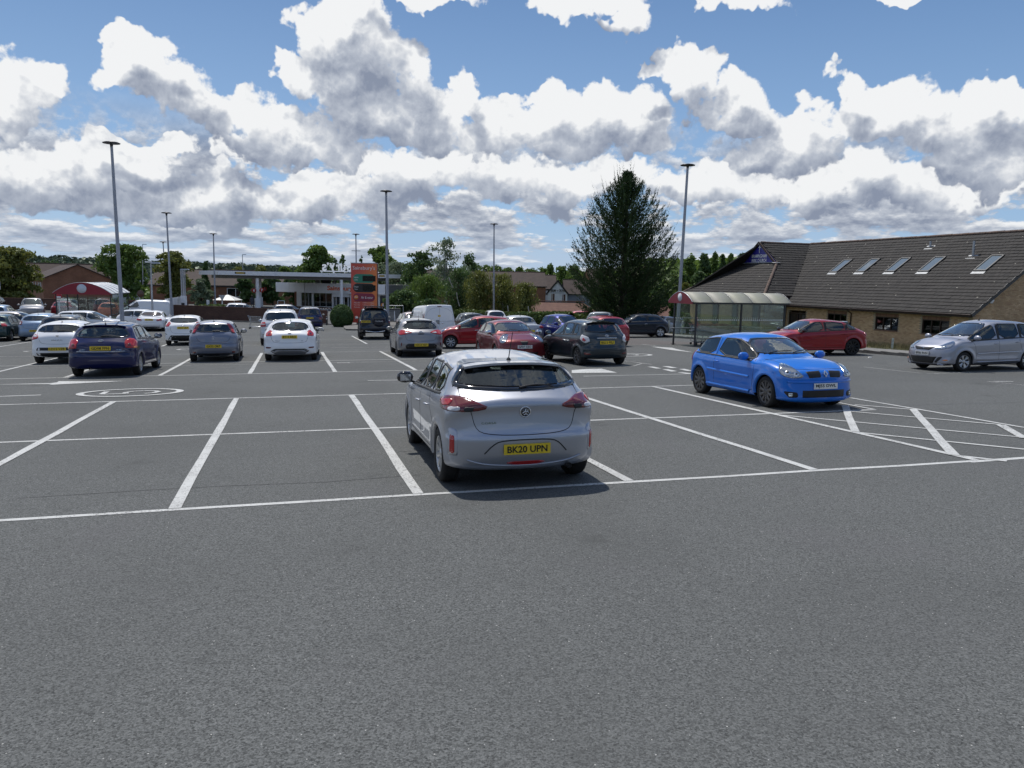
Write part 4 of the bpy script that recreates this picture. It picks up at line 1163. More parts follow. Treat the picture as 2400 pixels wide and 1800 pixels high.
# nearest: silver hatchback, seen from behind
CORSA = U(L=4.06, W=1.735, H=1.44, wb=2.54, ro=.68, R=.315, rr=.205, paint=P_SILV, res=2.0, lod=3, tail=[(.20, .19, .12), (.09, .22, .2), (.03, .34, .28), (.0, .48, .3), (-.005, .57, .3), (.01, .60, .3), (.045, .63, .3), (.058, .67, .3), (.075, .79, .3), (.078, .87, .3), (.062, .90, .3), (.062, .925, .3), (.09, .985, .28), (.16, 1.02, .28)],
 rgx=.16, rgz=1.02, rrx=.62, rrz=1.335, rmx=1.75, rfx=2.35, rfz=1.385, wsx=3.05, wsz=.99, hfx=3.72, hfz=.83, nz=.66, belt=(.90, 1.02), tumble=.42, bump_r=.52, tail_in=.10,
 pillars=[.68, 1.26, 2.00, 2.95], doorx=[2.0, 1.26], rslant=.10, rgw=(.70, .50), rearglass=M_GLASS, steer=0, tw=.205, rimstyle=(10, M_ALLOY, 0, .05),
 rearpoly=[(-.735, 1.12), (-.66, 1.08), (0, 1.05), (.66, 1.08), (.735, 1.12), (.65, 1.24), (.56, 1.345), (.28, 1.368), (-.28, 1.368), (-.56, 1.345), (-.65, 1.24)], frit=.045,
 spoiler=(.09, .56, P_SILV, .035), exhaust=(-.50, .235), aerial_len=.33, wip=(.02, .40),
 rearlamps=[([(.38, .90), (.52, .955), (.70, 1.005), (.90, 1.01), (1.00, .965), (.98, .875), (.86, .86), (.55, .86)], M_REDD,
   [([(.80, .975), (.98, .965), (.965, .90), (.82, .915)], M_RED), ([(.70, .905), (.84, .90), (.85, .865), (.70, .868)], M_WLENS), ([(.55, .905), (.66, .905), (.66, .862), (.57, .862)], M_DARK)], 'a24')],
 mpatches=[('reflector', [(.78, .60), (.83, .63), (.835, .42), (.78, .40)], 'a12', M_RED, .004), ('reflector_pocket', [(.745, .66), (.85, .70), (.865, .40), (.745, .375)], 'a12', P_SILV, .0015)],
 patches=[('fog_lamp', [(-.22, .30), (-.16, .315), (.16, .315), (.22, .30), (.14, .272), (-.14, .272)], 'rear', M_RED, .006)],
 stripes=[([(-.64, .345), (-.45, .285), (0, .262), (.45, .285), (.64, .345)], 'rear', .014, P_SILV, .012), ([(-.46, .41), (-.36, .52), (-.26, .555), (.26, .555), (.36, .52), (.46, .41)], 'rear', .012, M_DARK, .0),
          ([(-.3, .905), (0, .907), (.3, .905)], 'rear', .004, P_SILV, .001)],
 gaps=[] , tgz=.615,
 rplate=(.455, 'BK20 UPN'), badges=[('griffin', 'rear', 0, .845, .056)], script=[('CORSA', 'rear', .40, .735, .16, .022)], scriptm=M_CHROME, mirrorm=M_GLOSSB, hdrop=.17,
 headlamps=[([(-.38, .70), (-.70, .76), (-.86, .80), (-.80, .70), (-.55, .66)], [], 'a150')], fplate=(.42, ''))
CORSA['headlamps'] = []
P = from_wheel(1046, 1126, CORSA, -15.0, 'rl')
build_car(CORSA, P, -15.2, 'silver grey five-door hatchback seen from behind, alone in the nearest row')

# bright blue three-door, seen from its front corner
CLIO = U(L=3.81, W=1.66, H=1.41, wb=2.49, ro=.59, cl=.135, R=.305, rr=.218, paint=P_BLUE, res=1.4, lod=3, rend=.26, fend=.42,
 rgx=.10, rgz=.98, rrx=.46, rrz=1.31, rmx=1.35, rfx=1.95, rfz=1.365, wsx=2.72, wsz=.965, hfx=3.50, hfz=.85, nz=.70, belt=(.87, .93), tumble=.40, bump_r=.50,
 pillars=[.36, 1.20, 2.58], doorx=[1.24], fivedoor=0, rslant=.12, sideglass=M_GLASS, rimstyle=(10, M_ALLOYG, 0, -.02), tw=.205, aerial='rear', blackpillar=0, steer=-4,
 headlamps=[([(-.40, .63), (-.50, .73), (-.66, .83), (-.82, .88), (-.86, .76), (-.80, .65), (-.60, .61)], [(-.70, .71, .06), (-.55, .685, .05)], 'a150')],
 patches=[('grille', [(-.38, .735), (-.10, .75), (-.10, .63), (-.34, .62)], 'front', M_BLACK, .004), ('grille', [(.38, .735), (.10, .75), (.10, .63), (.34, .62)], 'front', M_BLACK, .004),
   ('lower_grille', [(-.46, .385), (.46, .385), (.46, .25), (-.46, .25)], 'front', M_BLACK, .004)],
 mpatches=[('fog_lamp_pocket', [(-.80, .37), (-.53, .35), (-.53, .25), (-.70, .25)], 'a158', M_BLACK, .004), ('fog_lamp', [(-.70, .335), (-.63, .335), (-.63, .27), (-.70, .27)], 'a158', M_CHROME, .010)],
 rearlamps=[([(.66, .72), (.60, .92), (.78, .96), (.84, .74)], M_RED)],
 stripes=[([(.95, .60), (1.7, .575), (2.52, .55)], 'L', .055, P_BLUE, .012), ([(.95, .28), (2.55, .26)], 'L', .07, P_BLUE, .02), ([(-.70, .545), (0, .535), (.70, .545)], 'front', .05, P_BLUE, .018)],
 fplate=(.465, 'MJ55 DWL'), badges=[('diamond', 'front', 0, .69, .066)], hdrop=.12, mirrorm=P_BLUE, rplate=(.6, ''))
Pr = gp(1645.8, 921)[:2]; Pf = gp(1801, 953.8)[:2]
d = Pf - Pr; azc = math.degrees(math.atan2(d[0], d[1])); a = rad(azc)
f = np.array([math.sin(a), math.cos(a)]); r = np.array([f[1], -f[0]])
build_car(CLIO, (Pr + Pf) / 2 - r * (CLIO['W'] / 2 - .11), azc, 'bright blue three-door hatchback with grey multi-spoke wheels')

# silver small family car cut by the right edge
def jazz_extra(s, part, root):
    pass
JAZZ = U(L=3.85, W=1.68, H=1.54, wb=2.45, ro=.62, R=.295, rr=.195, paint=P_JAZZ, res=1.3, lod=3, fend=.40,
 rgx=.14, rgz=1.03, rrx=.40, rrz=1.46, rmx=1.45, rfx=1.95, rfz=1.49, wsx=2.98, wsz=1.0, hfx=3.52, hfz=.84, nz=.66, belt=(.90, 1.02), tumble=.33,
 pillars=[.30, .92, 1.78, 2.86], doorx=[1.80, 1.0], rimstyle=(6, M_ALLOY, .16, .02), aerial='front', aerial_len=.10,
 headlamps=[([(-.34, .66), (-.50, .74), (-.66, .84), (-.80, .90), (-.88, .84), (-.82, .72), (-.60, .655)], [(-.66, .74, .05)], 'a152')],
 patches=[('grille', [(-.40, .735), (0, .70), (.40, .735), (.24, .63), (-.24, .63)], 'front', M_BLACK, .004), ('lower_grille', [(-.50, .44), (.50, .44), (.38, .24), (-.38, .24)], 'front', M_BLACK, .004)],
 mpatches=[('air_scoop', [(-.66, .44), (-.54, .44), (-.42, .26), (-.50, .26)], 'front', M_DARK, .004), ('fog_lamp', [(-.80, .345), (-.74, .37), (-.62, .345), (-.72, .315)], 'a155', M_AMB, .006)],
 stripes=[([(.95, .575), (2.6, .53)], 'L', .022, M_CHROME, .008), ([(.98, .30), (2.6, .27)], 'L', .05, P_JAZZ, .012), ([(.95, .19), (2.6, .17)], 'L', .07, P_JAZZ, .035), ([(-.76, .22), (-.4, .20), (.4, .20), (.76, .22)], 'front', .05, P_JAZZ, .03)],
 fplate=(.53, 'BF06 RNN'), badges=[('aitch', 'front', 0, .685, .042)], rwiper=0, hdrop=.13)
A_J = -106.5
P = from_wheel(2253, 870.5, JAZZ, A_J, 'fl')
build_car(JAZZ, P, A_J, 'silver lilac tall hatchback with silver side strips, cut by the right edge', )

# red sporty hatchback behind the blue one
ACL = U(L=4.29, W=1.78, H=1.44, wb=2.70, ro=.80, R=.325, rr=.248, paint=P_RED, res=1.2, lod=2,
 rgx=.34, rgz=1.06, rrx=.98, rrz=1.33, rmx=2.0, rfx=2.45, rfz=1.395, wsx=3.22, wsz=.97, hfx=3.95, hfz=.80, nz=.62, belt=(.90, 1.03), tumble=.42,
 pillars=[.62, 1.10, 1.98, 3.10], doorx=[2.0, 1.12], rimstyle=(10, M_ALLOYB, .05, 0), sideglass=M_GLASSD, trim=M_BLACK, mirrorm=M_GLOSSB, spoiler=(.18, .60, M_GLOSSB, .03),
 headlamps=[([(-.45, .66), (-.80, .76), (-.84, .70), (-.60, .62)], [], 'a150')], rearlamps=[([(.50, .80), (.78, .92), (.92, .84), (.84, .72)], M_RED)],
 stripes=[([(1.1, .84), (1.9, .80), (2.7, .62), (3.1, .58)], 'L', .03, P_RED, .018), ([(1.2, .26), (3.0, .24)], 'L', .06, P_RED, .02)], rwiper=0, hdrop=.15, aerial=None)
ACL['rimstyle'] = (10, M_ALLOYB, .05, 0)
P = from_wheel(1995, 832.5, ACL, -100, 'rl')
build_car(ACL, P, -100.0, 'red five-door hatchback with black wheels and black rear spoiler')

# dark slate small hatchback behind the silver one's roof
LAMPY = ([(.58, .80), (.62, .93), (.86, 1.02), (.90, .86), (.74, .74)], M_WLENS, [([(.70, .84), (.80, .92), (.84, .84), (.76, .79)], M_RED)], 'a26')
YARIS = U(L=3.885, W=1.70, H=1.51, wb=2.51, ro=.60, R=.300, rr=.21, paint=P_SLATE, res=1.25, lod=2,
 rgx=.14, rgz=1.06, rrx=.50, rrz=1.42, rmx=1.5, rfx=2.05, rfz=1.455, wsx=2.95, wsz=1.0, hfx=3.55, hfz=.85, nz=.66, belt=(.92, 1.03), tumble=.36, bump_r=.52,
 pillars=[.62, 1.02, 1.76, 2.84], doorx=[1.78, 1.04], rimstyle=(8, M_ALLOYG, .06, .02), spoiler=(.10, .52, M_GLOSSB, .04), aerial='front', aerial_len=.2, rgw=(.70, .52),
 rearlamps=[LAMPY], stripes=[([(-.36, .90), (0, .905), (.36, .90)], 'rear', .032, M_CHROME, .014)], mpatches=[('reflector', [(.56, .40), (.80, .46), (.80, .38), (.60, .36)], 'a10', M_REDD, .004)],
 rplate=(.76, 'BG13 PSU'), badges=[('ovals', 'rear', 0, .975, .06)], tgz=.62, gaps=[([(-.82, .68), (-.55, .56), (.55, .56), (.82, .68)], 'rear')], exhaust=(-.2, .26), wip=(-.02, .36))
P = from_wheel(1358, 856, YARIS, -21.5, 'rl')
build_car(YARIS, P, -21.0, 'dark slate hatchback with grey alloy wheels and black roof spoiler')

# dark red round-lamped coupe hatch facing the camera
MITO = U(L=4.06, W=1.72, H=1.45, wb=2.51, ro=.70, R=.31, rr=.215, paint=P_DRED, res=1.3, lod=2, fend=.46,
 rgx=.18, rgz=1.02, rrx=.70, rrz=1.36, rmx=1.6, rfx=2.15, rfz=1.40, wsx=2.90, wsz=1.0, hfx=3.62, hfz=.86, nz=.64, belt=(.92, .98), tumble=.42,
 pillars=[.70, 1.28, 2.78], doorx=[1.30], fivedoor=0, mirrorm=M_CHROME, aerial=None, rwiper=0,
 headlamps=[([(-.62, .92), (-.74, .97), (-.86, .90), (-.90, .76), (-.82, .66), (-.70, .68), (-.62, .78)], [(-.76, .87, .06), (-.78, .745, .05)], 'a158')],
 patches=[('grille', [(-.14, .74), (.14, .74), (0, .40)], 'front', M_DARK, .006), ('lower_grille', [(-.5, .36), (.5, .36), (.44, .25), (-.44, .25)], 'front', M_BLACK, .004)],
 stripes=[([(3.62, .42), (3.0, .66)], 'top', .02, P_DRED, .012), ([(3.62, -.42), (3.0, -.66)], 'top', .02, P_DRED, .012)], fplate=(.55, 'GF07 CEO'))
A_M = 164.0
C_M = at(1213, 760, 27.2)[:2]
build_car(MITO, np.array([-0.15, 28.2]), A_M, 'dark red round-eyed three-door hatchback facing the camera')

# dark blue hatchback of the left row
AUR1 = U(L=4.22, W=1.76, H=1.52, wb=2.60, ro=.77, R=.315, rr=.21, paint=P_NAVY, res=1.25, lod=2,
 rgx=.20, rgz=1.05, rrx=.58, rrz=1.42, rmx=1.65, rfx=2.2, rfz=1.46, wsx=3.20, wsz=1.0, hfx=3.85, hfz=.84, nz=.66, belt=(.93, 1.05), tumble=.38, bump_r=.54,
 pillars=[.66, 1.12, 1.92, 3.06], doorx=[1.94, 1.14], rimstyle=(7, M_ALLOY, 0, .02), rgw=(.71, .53), spoiler=(.06, .55, P_NAVY, .03), aerial='rear',
 rearlamps=[([(.58, .80), (.60, .98), (.72, 1.06), (.90, 1.04), (.97, .92), (.92, .79)], M_RED, [([(.66, .92), (.74, .92), (.74, .85), (.66, .85)], M_REDD), ([(.80, .84), (.92, .84), (.92, .79), (.80, .79)], M_AMB)], 'a28')],
 stripes=[([(-.60, .715), (0, .705), (.60, .715)], 'rear', .022, M_CHROME, .010)], rplate=(.80, 'GD08 FFN'), badges=[('ovals', 'rear', 0, 1.0, .062)],
 script=[('AURIS', 'rear', .46, .76, .14, .022), ('D-4D', 'rear', -.46, .755, .12, .022)], tgz=.66, gaps=[([(-.84, .72), (-.62, .66), (.62, .66), (.84, .72)], 'rear')], exhaust=(.3, .25))
P = from_wheel(186, 881, AUR1, HB, 'rl')
build_car(AUR1, P, -14.6, 'dark navy hatchback in the left row, plate ending FFN')
# white hatchback partly hidden behind it
IBI = U(L=4.05, W=1.69, H=1.45, wb=2.47, ro=.72, R=.31, rr=.2, paint=P_WHITE, res=1.1, lod=2,
 rgx=.18, rgz=1.03, rrx=.62, rrz=1.36, rmx=1.65, rfx=2.2, rfz=1.40, wsx=3.0, wsz=.98, hfx=3.68, hfz=.82, nz=.64, belt=(.91, 1.02), tumble=.40,
 pillars=[.70, 1.16, 1.90, 2.90], rgw=(.72, .50), rearlamps=[([(.58, .86), (.60, .95), (.80, 1.0), (.90, .90), (.84, .80)], M_RED, [([(.62, .945), (.78, .97), (.82, .92), (.64, .90)], M_WLENS)], 'a26')],
 patches=[('lower_panel', [(-.60, .56), (.60, .56), (.66, .46), (-.66, .46)], 'rear', M_DARK, .003), ('diffuser', [(-.66, .38), (.66, .38), (.60, .24), (-.60, .24)], 'rear', M_BLACK, .003)],
 rplate=(.51, 'LD12 VZB'), badges=[('ess', 'rear', 0, .93, .05)], script=[('IBIZA', 'rear', 0, .80, .34, .026)], scriptm=M_DARK, tgz=.68)
P = from_wheel(93, 851, IBI, HB, 'rl')
build_car(IBI, P, -16.2, 'white hatchback half hidden behind the dark navy hatchback')
CORC = U(L=3.84, W=1.65, H=1.44, wb=2.49, ro=.60, R=.295, rr=.19, paint=P_BLGREY, res=1.15, lod=2,
 rgx=.12, rgz=1.0, rrx=.46, rrz=1.36, rmx=1.45, rfx=2.0, rfz=1.40, wsx=2.85, wsz=.97, hfx=3.5, hfz=.80, nz=.62, belt=(.90, .95), tumble=.32, rend=.22,
 pillars=[.42, 1.30, 2.74], doorx=[1.32], fivedoor=0, rgw=(.62, .50), bump_r=.50,
 rearlamps=[([(.62, 1.0), (.60, 1.12), (.53, 1.34), (.64, 1.32), (.74, 1.14), (.76, .98)], M_REDD, [([(.65, 1.02), (.64, 1.12), (.71, 1.12), (.74, 1.0)], M_RED)], 'a14')],
 rplate=(.55, 'GX55 OKP'), badges=[('chevron', 'rear', 0, .86, .055), ('disc', 'rear', 0, .80, .02)], stripes=[([(-.80, .64), (0, .64), (.80, .64)], 'rear', .02, P_BLGREY, .01)],
 patches=[('diffuser', [(-.70, .30), (.70, .30), (.64, .2), (-.64, .2)], 'rear', M_BLACK, .003)], tgz=.69, mpatches=[('reflector', [(.58, .37), (.70, .37), (.68, .31), (.60, .31)], 'rear', M_REDD, .004)])
P = from_wheel(454, 847, CORC, -17, 'rl')
build_car(CORC, P, -17.0, 'blue grey three-door hatchback with tall lamps beside its rear window')
FOC = U(L=4.36, W=1.82, H=1.48, wb=2.65, ro=.80, R=.32, rr=.215, paint=P_WHITE, res=1.25, lod=2,
 rgx=.24, rgz=1.06, rrx=.72, rrz=1.38, rmx=1.75, rfx=2.35, rfz=1.43, wsx=3.25, wsz=1.0, hfx=3.98, hfz=.82, nz=.66, belt=(.93, 1.05), tumble=.42,
 pillars=[.80, 1.16, 1.98, 3.12], rearpoly=[(-.66, 1.19), (-.50, 1.085), (0, 1.06), (.50, 1.085), (.66, 1.19), (.50, 1.34), (.25, 1.365), (-.25, 1.365), (-.50, 1.34)],
 rearlamps=[([(.60, .90), (.66, 1.04), (.78, 1.10), (.90, .96), (.84, .88)], M_RED, [([(.70, 1.0), (.78, 1.0), (.80, .93), (.71, .93)], M_REDD)], 'a18')],
 patches=[('diffuser', [(-.66, .37), (-.52, .45), (.52, .45), (.66, .37), (.56, .30), (-.56, .30)], 'rear', M_GLOSSB, .003), ('bumper_insert', [(-.58, .33), (-.46, .40), (.46, .40), (.58, .33), (.50, .25), (-.50, .25)], 'rear', P_GREY, .010)],
 mpatches=[('reflector', [(.62, .505), (.84, .52), (.82, .465), (.66, .46)], 'a8', M_REDD, .004)], rplate=(.86, 'BT15 RRO'), badges=[('oval', 'rear', 0, .985, .055)],
 script=[('FOCUS', 'rear', .40, .72, .16, .025), ('ZS', 'rear', -.42, .72, .08, .025)], scriptm=M_DARK, tgz=.66, rails=M_STEELD, wip=(-.15, .30), rimstyle=(5, M_ALLOYG, .1, 0))
FOC['rails'] = None
P = (gp(630, 843.5) + gp(738.6, 844))[:2] / 2
build_car(FOC, P + np.array([math.sin(rad(-13)), math.cos(rad(-13))]) * (FOC['wb'] / 2), -12.5, 'white five-door hatchback with an oval rear window, plate ending RRO')
AUR2 = U(L=4.28, W=1.76, H=1.475, wb=2.60, ro=.80, R=.315, rr=.2, paint=P_GREY, res=1.2, lod=2,
 rgx=.22, rgz=1.03, rrx=.66, rrz=1.38, rmx=1.75, rfx=2.35, rfz=1.42, wsx=3.2, wsz=.98, hfx=3.9, hfz=.82, nz=.64, belt=(.92, 1.03), tumble=.40,
 pillars=[.74, 1.16, 1.96, 3.08], rgw=(.70, .50), rearlamps=[([(.34, .93), (.55, 1.0), (.82, 1.03), (.94, .93), (.86, .83), (.60, .86)], M_RED, [([(.42, .925), (.62, .955), (.64, .91), (.52, .90)], M_WLENS)], 'a20')],
 patches=[('diffuser', [(-.60, .44), (-.50, .52), (.50, .52), (.60, .44), (.56, .32), (-.56, .32)], 'rear', M_BLACK, .003), ('handle_recess', [(-.14, .90), (.14, .90), (.10, .86), (-.10, .86)], 'rear', M_DARK, .003)],
 mpatches=[('reflector', [(.72, .56), (.76, .56), (.77, .44), (.74, .42)], 'a16', M_REDD, .004)], rplate=(.47, 'NX13 YDT'), badges=[('ovals', 'rear', 0, .955, .06)], tgz=.62, aerial_len=.34, spoiler=(.05, .5, P_GREY, .03), rimstyle=(10, M_ALLOYG, 0, .02))
P = from_wheel(937, 835, AUR2, -15, 'rl')
build_car(AUR2, P, -14.0, 'mid grey five-door hatchback with wide red lamps, plate ending YDT')
# red small hatchback crossing behind it, seen side on
HYU = U(L=3.75, W=1.66, H=1.50, wb=2.42, ro=.60, R=.30, rr=.195, paint=P_RED, res=1.15, lod=2,
 rgx=.12, rgz=1.05, rrx=.42, rrz=1.40, rmx=1.4, rfx=1.95, rfz=1.44, wsx=2.85, wsz=1.0, hfx=3.42, hfz=.84, nz=.66, belt=(.90, 1.06), tumble=.36, pillars=[.40, .95, 1.72, 2.74], rimstyle=(8, M_ALLOY, .05, 0),
 headlamps=[([(-.42, .68), (-.66, .86), (-.86, .94), (-.86, .80), (-.60, .66)], [(-.66, .77, .05)], 'a145')], handlem=M_CHROME, sideglass=M_GLASS, rwiper=0)
P = from_wheel(1055, 817, HYU, -95, 'fl')
build_car(HYU, P, -97.0, 'bright red small hatchback side-on, its nose behind the mid grey car')
MERC_S = U(L=4.55, W=1.77, H=1.42, wb=2.7, ro=.95, R=.31, rr=.2, paint=paint('silver_paint', (.42, .44, .46), .7), lod=1, boot=(.95, 1.0, .96), rgx=.95, rgz=1.0, rrx=1.40, rrz=1.35, rmx=2.0, rfx=2.45, rfz=1.38, wsx=3.3, wsz=.95, hfx=4.1, hfz=.78, nz=.62,
 belt=(.90, .97), pillars=[1.15, 2.0, 3.15], rearlamps=[([(.50, .78), (.55, .88), (.86, .90), (.84, .76)], M_RED)], rwiper=0, rplate=(.62, ''), mirrorm=M_CHROME)
build_car(MERC_S, np.array([0.15, 41.8]), -19, 'silver saloon seen from behind, in front of the hedge')
build_car(U(L=3.6, W=1.60, H=1.50, wb=2.4, ro=.55, R=.29, rr=.18, paint=P_BLU2, lod=1, rgx=.1, rgz=1.05, rrx=.35, rrz=1.42, rmx=1.2, rfx=1.8, rfz=1.44, wsx=2.6, wsz=1.0, hfx=3.25, hfz=.86, nz=.66, belt=(.92, .98), pillars=[.3, 1.0, 1.7, 2.5],
 headlamps=[([(-.50, .72), (-.80, .84), (-.84, .70), (-.60, .64)], [], 'a155')], blackpillar=0, frontglass=M_GLASSD), np.array([2.75, 40.4]), 155, 'bright blue small hatchback facing the camera beyond the dark red one')
build_car(U(L=4.3, W=1.78, H=1.58, wb=2.6, ro=.8, R=.31, rr=.2, paint=paint('pale_grey_paint', (.40, .43, .46), .6), lod=1, rgz=1.05, rrx=.5, wsx=3.2, wsz=1.02, hfx=3.9, hfz=.88, belt=(.94, 1.05), pillars=[.45, 1.2, 2.0, 3.05], rfx=2.3, rmx=1.7, mpatches=[]),
 np.array([5.1, 45.2]), 190, 'pale grey people carrier with a glass roof behind the red hatchback')
build_car(U(L=4.0, W=1.7, H=1.47, wb=2.5, ro=.7, R=.3, rr=.2, paint=P_RED, lod=1, rgz=1.0, rgw=(.68, .5), belt=(.92, .98), pillars=[.5, 1.2, 1.9, 2.9], rearlamps=[([(.66, .86), (.64, 1.02), (.84, 1.02), (.88, .84)], M_RED)]),
 np.array([4.35, 38.0]), -14, 'red hatchback just behind the dark slate one, right window showing')
build_car(U(L=4.1, W=1.7, H=1.5, wb=2.5, ro=.7, R=.3, rr=.2, paint=paint('pale_pink_red_paint', (.50, .10, .12), .1), lod=1), np.array([6.2, 62.0]), 95, 'pinkish red car roof beyond the people carrier')
MITO2 = dict(MITO); MITO2.update(paint=P_DNAVY, lod=1, res=1.1, handlem=M_CHROME, mirrorm=P_DNAVY, headlamps=[], fplate=None, patches=[], stripes=[], sideglass=M_GLASSD, rimstyle=(5, M_ALLOY, .22, 0), pillars=[.62, 1.50, 2.78], doorx=[1.5])
P = from_wheel(1546, 791, MITO2, -97, 'rl')
build_car(MITO2, P, -100, 'very dark blue three-door hatchback side-on left of the trolley shelter')

# van and big four-wheel drives
TRAF = U(L=5.0, W=1.96, H=1.97, wb=3.1, ro=.95, R=.325, rr=.20, paint=P_WHITE, lod=1, res=1.2, cl=.22, tailgate=0, rend=.14, fend=.3,
 silpts=[(.12, .24, .12), (.0, .45, .08), (.02, 1.0, .07), (.05, 1.5, .07), (.07, 1.86, .06), (.08, 1.95, .06), (.12, 1.97, .06), (.5, 1.97, .10), (2.6, 1.97, .2), (3.25, 1.93, .2), (3.55, 1.75, .24), (4.15, 1.28, .24), (4.35, 1.14, .2), (4.75, 1.0, .24), (4.95, .75, .34), (5.0, .5, .34), (4.95, .30, .3), (4.8, .22, .2), (2.5, .2, .1)],
 rgx=.02, rgz=1.2, rrx=.1, rrz=1.9, rmx=2.0, rfx=3.3, rfz=1.92, wsx=4.25, wsz=1.20, belt=(1.15, 1.15), tumble=.14, bump_r=.45, pillars=[2.95, 4.05], noglass=('rear',), rimstyle=(6, M_ALLOYG, 0, .1),
 rearlamps=[([(.88, .95), (.88, 1.48), (.97, 1.48), (.98, .95)], M_REDD, [([(.90, 1.38), (.90, 1.47), (.965, 1.47), (.965, 1.38)], M_WLENS)], 'a12')], rwiper=0, aerial=None,
 patches=[('brake_light', [(-.12, 1.90), (.12, 1.90), (.12, 1.85), (-.12, 1.85)], 'rear', M_REDD, .012), ('yellow_sticker', [(-.06, 1.38), (.10, 1.38), (.10, 1.28), (-.06, 1.28)], 'rear', mat('yellow_sticker', (.75, .48, .04), .5), .004),
          ('number_plate_recess', [(.02, 1.10), (.22, 1.10), (.22, .86), (.02, .86)], 'rear', P_GREY, .004), ('door_latch', [(.22, .95), (.40, .95), (.40, .91), (.22, .91)], 'rear', M_BLACK, .012), ('rear_step', [(-.9, .50), (.9, .50), (.9, .36), (-.9, .36)], 'rear', M_DARK, .02)],
 gaps=[([(0, .55), (0, 1.84)], 'rear'), ([(-.80, .60), (-.80, 1.80), (.80, 1.80), (.80, .60)], 'rear'), ([(-.9, 1.02), (.9, 1.02)], 'rear')], mirrorm=M_BLACK, handles=[3.0], badges=[('disc', 'rear', -.16, .93, .05)])
PV = at(1012, 715, 43.0)
build_car(TRAF, np.array([-5.05, 46.6]) , -20.0, 'white panel van with closed twin rear doors', 'van', 'panel_van')
LC = U(L=4.35, W=1.78, H=1.82, wb=2.66, ro=.95, R=.38, rr=.21, cl=.34, paint=P_DNAVY, lod=1, res=1.1, rend=.12, tumble=.20, rgx=.10, rgz=1.15, rrx=.20, rrz=1.72, rmx=1.5, rfx=2.35, rfz=1.78, wsx=2.95, wsz=1.22, hfx=4.0, hfz=1.08, nz=.9, belt=(1.12, 1.12), bump_r=.62,
 pillars=[.30, 1.30, 2.1, 2.85], tw=.26, rearglass=M_GLASSD, rgw=(.68, .58), rearlamps=[([(.76, .92), (.76, 1.08), (.86, 1.08), (.86, .92)], M_REDD, [([(.77, 1.05), (.77, 1.09), (.85, 1.09), (.85, 1.05)], M_WLENS)], 'a10')], rplate=(1.02, 'M339 HFH', .52), tailgate=0, rwiper=0, lip=M_BLACK, lipw=.06, rimstyle=(6, M_ALLOYG, 0, .1), mirrorm=M_BLACK, handles=[], aerial=None)
def lc_extra(s, part, root):
    g = MB(); x = s.rearx(1.05); g.lathe([(.001, .0), (.30, .0), (.36, .03), (.38, .10), (.36, .17), (.30, .20), (.001, .20)], P_DNAVY, 32, 'x', Matrix.Translation((x - .215, -.22, 1.12))); w = part('spare_wheel_cover', g)
    text_obj('COLORADO', w, M_WHITE, basis((0, -1, 0), (0, 0, 1), (-1, 0, 0), (x - .218, -.22, 1.04)), .42, .06)
    g = MB(); g.tube([(x + .05, -.55, .50), (x - .06, -.45, .47), (x - .10, 0, .42), (x - .06, .45, .47), (x + .05, .55, .50)], .030, M_CHROME, 8); part('bumper_bar', g)
    g = MB(); g.box((x + .12, 0, 1.86), (.40, 1.25, .05), M_BLACK)
    for y in (-.5, .5): g.box((x + .22, y, 1.80), (.2, .05, .10), M_BLACK)
    g.box((x + 1.1, 0, 1.87), (1.5, 1.2, .03), M_BLACK); part('roof_tray', g)
    g = MB()
    for y in (-.68, .68): g.box((s.ax_r - .42, y, .36), (.02, .30, .34), M_BLACK)
    part('mud_flap', g)
    g = MB(); g.box((x - .01, .52, .84), (.02, .46, .20), M_DARK); part('bumper_panel', g)
    for y in (-.50, .50):
        g = MB(); g.box((x - .01, y, .66), (.03, .30, .06), M_REDD); part('reflector', g)
LC['extra'] = lc_extra
P = (gp(848, 794) + gp(909, 794))[:2] / 2
build_car(LC, P + np.array([math.sin(rad(-13)), math.cos(rad(-13))]) * 1.2, -12.5, 'very dark blue off-roader with a spare wheel on its back door', 'off-roader')
ML = U(L=4.78, W=1.92, H=1.78, wb=2.91, ro=.92, R=.38, rr=.25, cl=.26, paint=paint('silver_white_paint', (.60, .62, .66), .3), lod=1, res=1.1, rend=.2, tumble=.30, rgx=.16, rgz=1.18, rrx=.52, rrz=1.66, rmx=1.8, rfx=2.6, rfz=1.72, wsx=3.5, wsz=1.15, hfx=4.4, hfz=1.0, nz=.8,
 belt=(1.05, 1.14), bump_r=.62, pillars=[.55, 1.30, 2.25, 3.36], tw=.25, rearglass=M_GLASSD, rgw=(.74, .62), rails=M_CHROME, rearlamps=[([(.66, .92), (.72, 1.14), (.92, 1.12), (.96, .90)], M_RED, [([(.72, 1.05), (.92, 1.05), (.93, 1.01), (.72, 1.01)], M_WLENS)], 'a18')], tailgate=1, rplate=(.85, ''),
 stripes=[([(-.85, .58), (0, .56), (.85, .58)], 'rear', .04, M_CHROME, .01)], patches=[('lower_panel', [(-.8, .46), (.8, .46), (.7, .3), (-.7, .3)], 'rear', M_BLACK, .003)])
P = from_wheel(618, 808, ML, HB, 'rl')
build_car(ML, P, -15.5, 'silver white estate four-wheel drive with roof rails behind the white hatchback', 'off-roader')
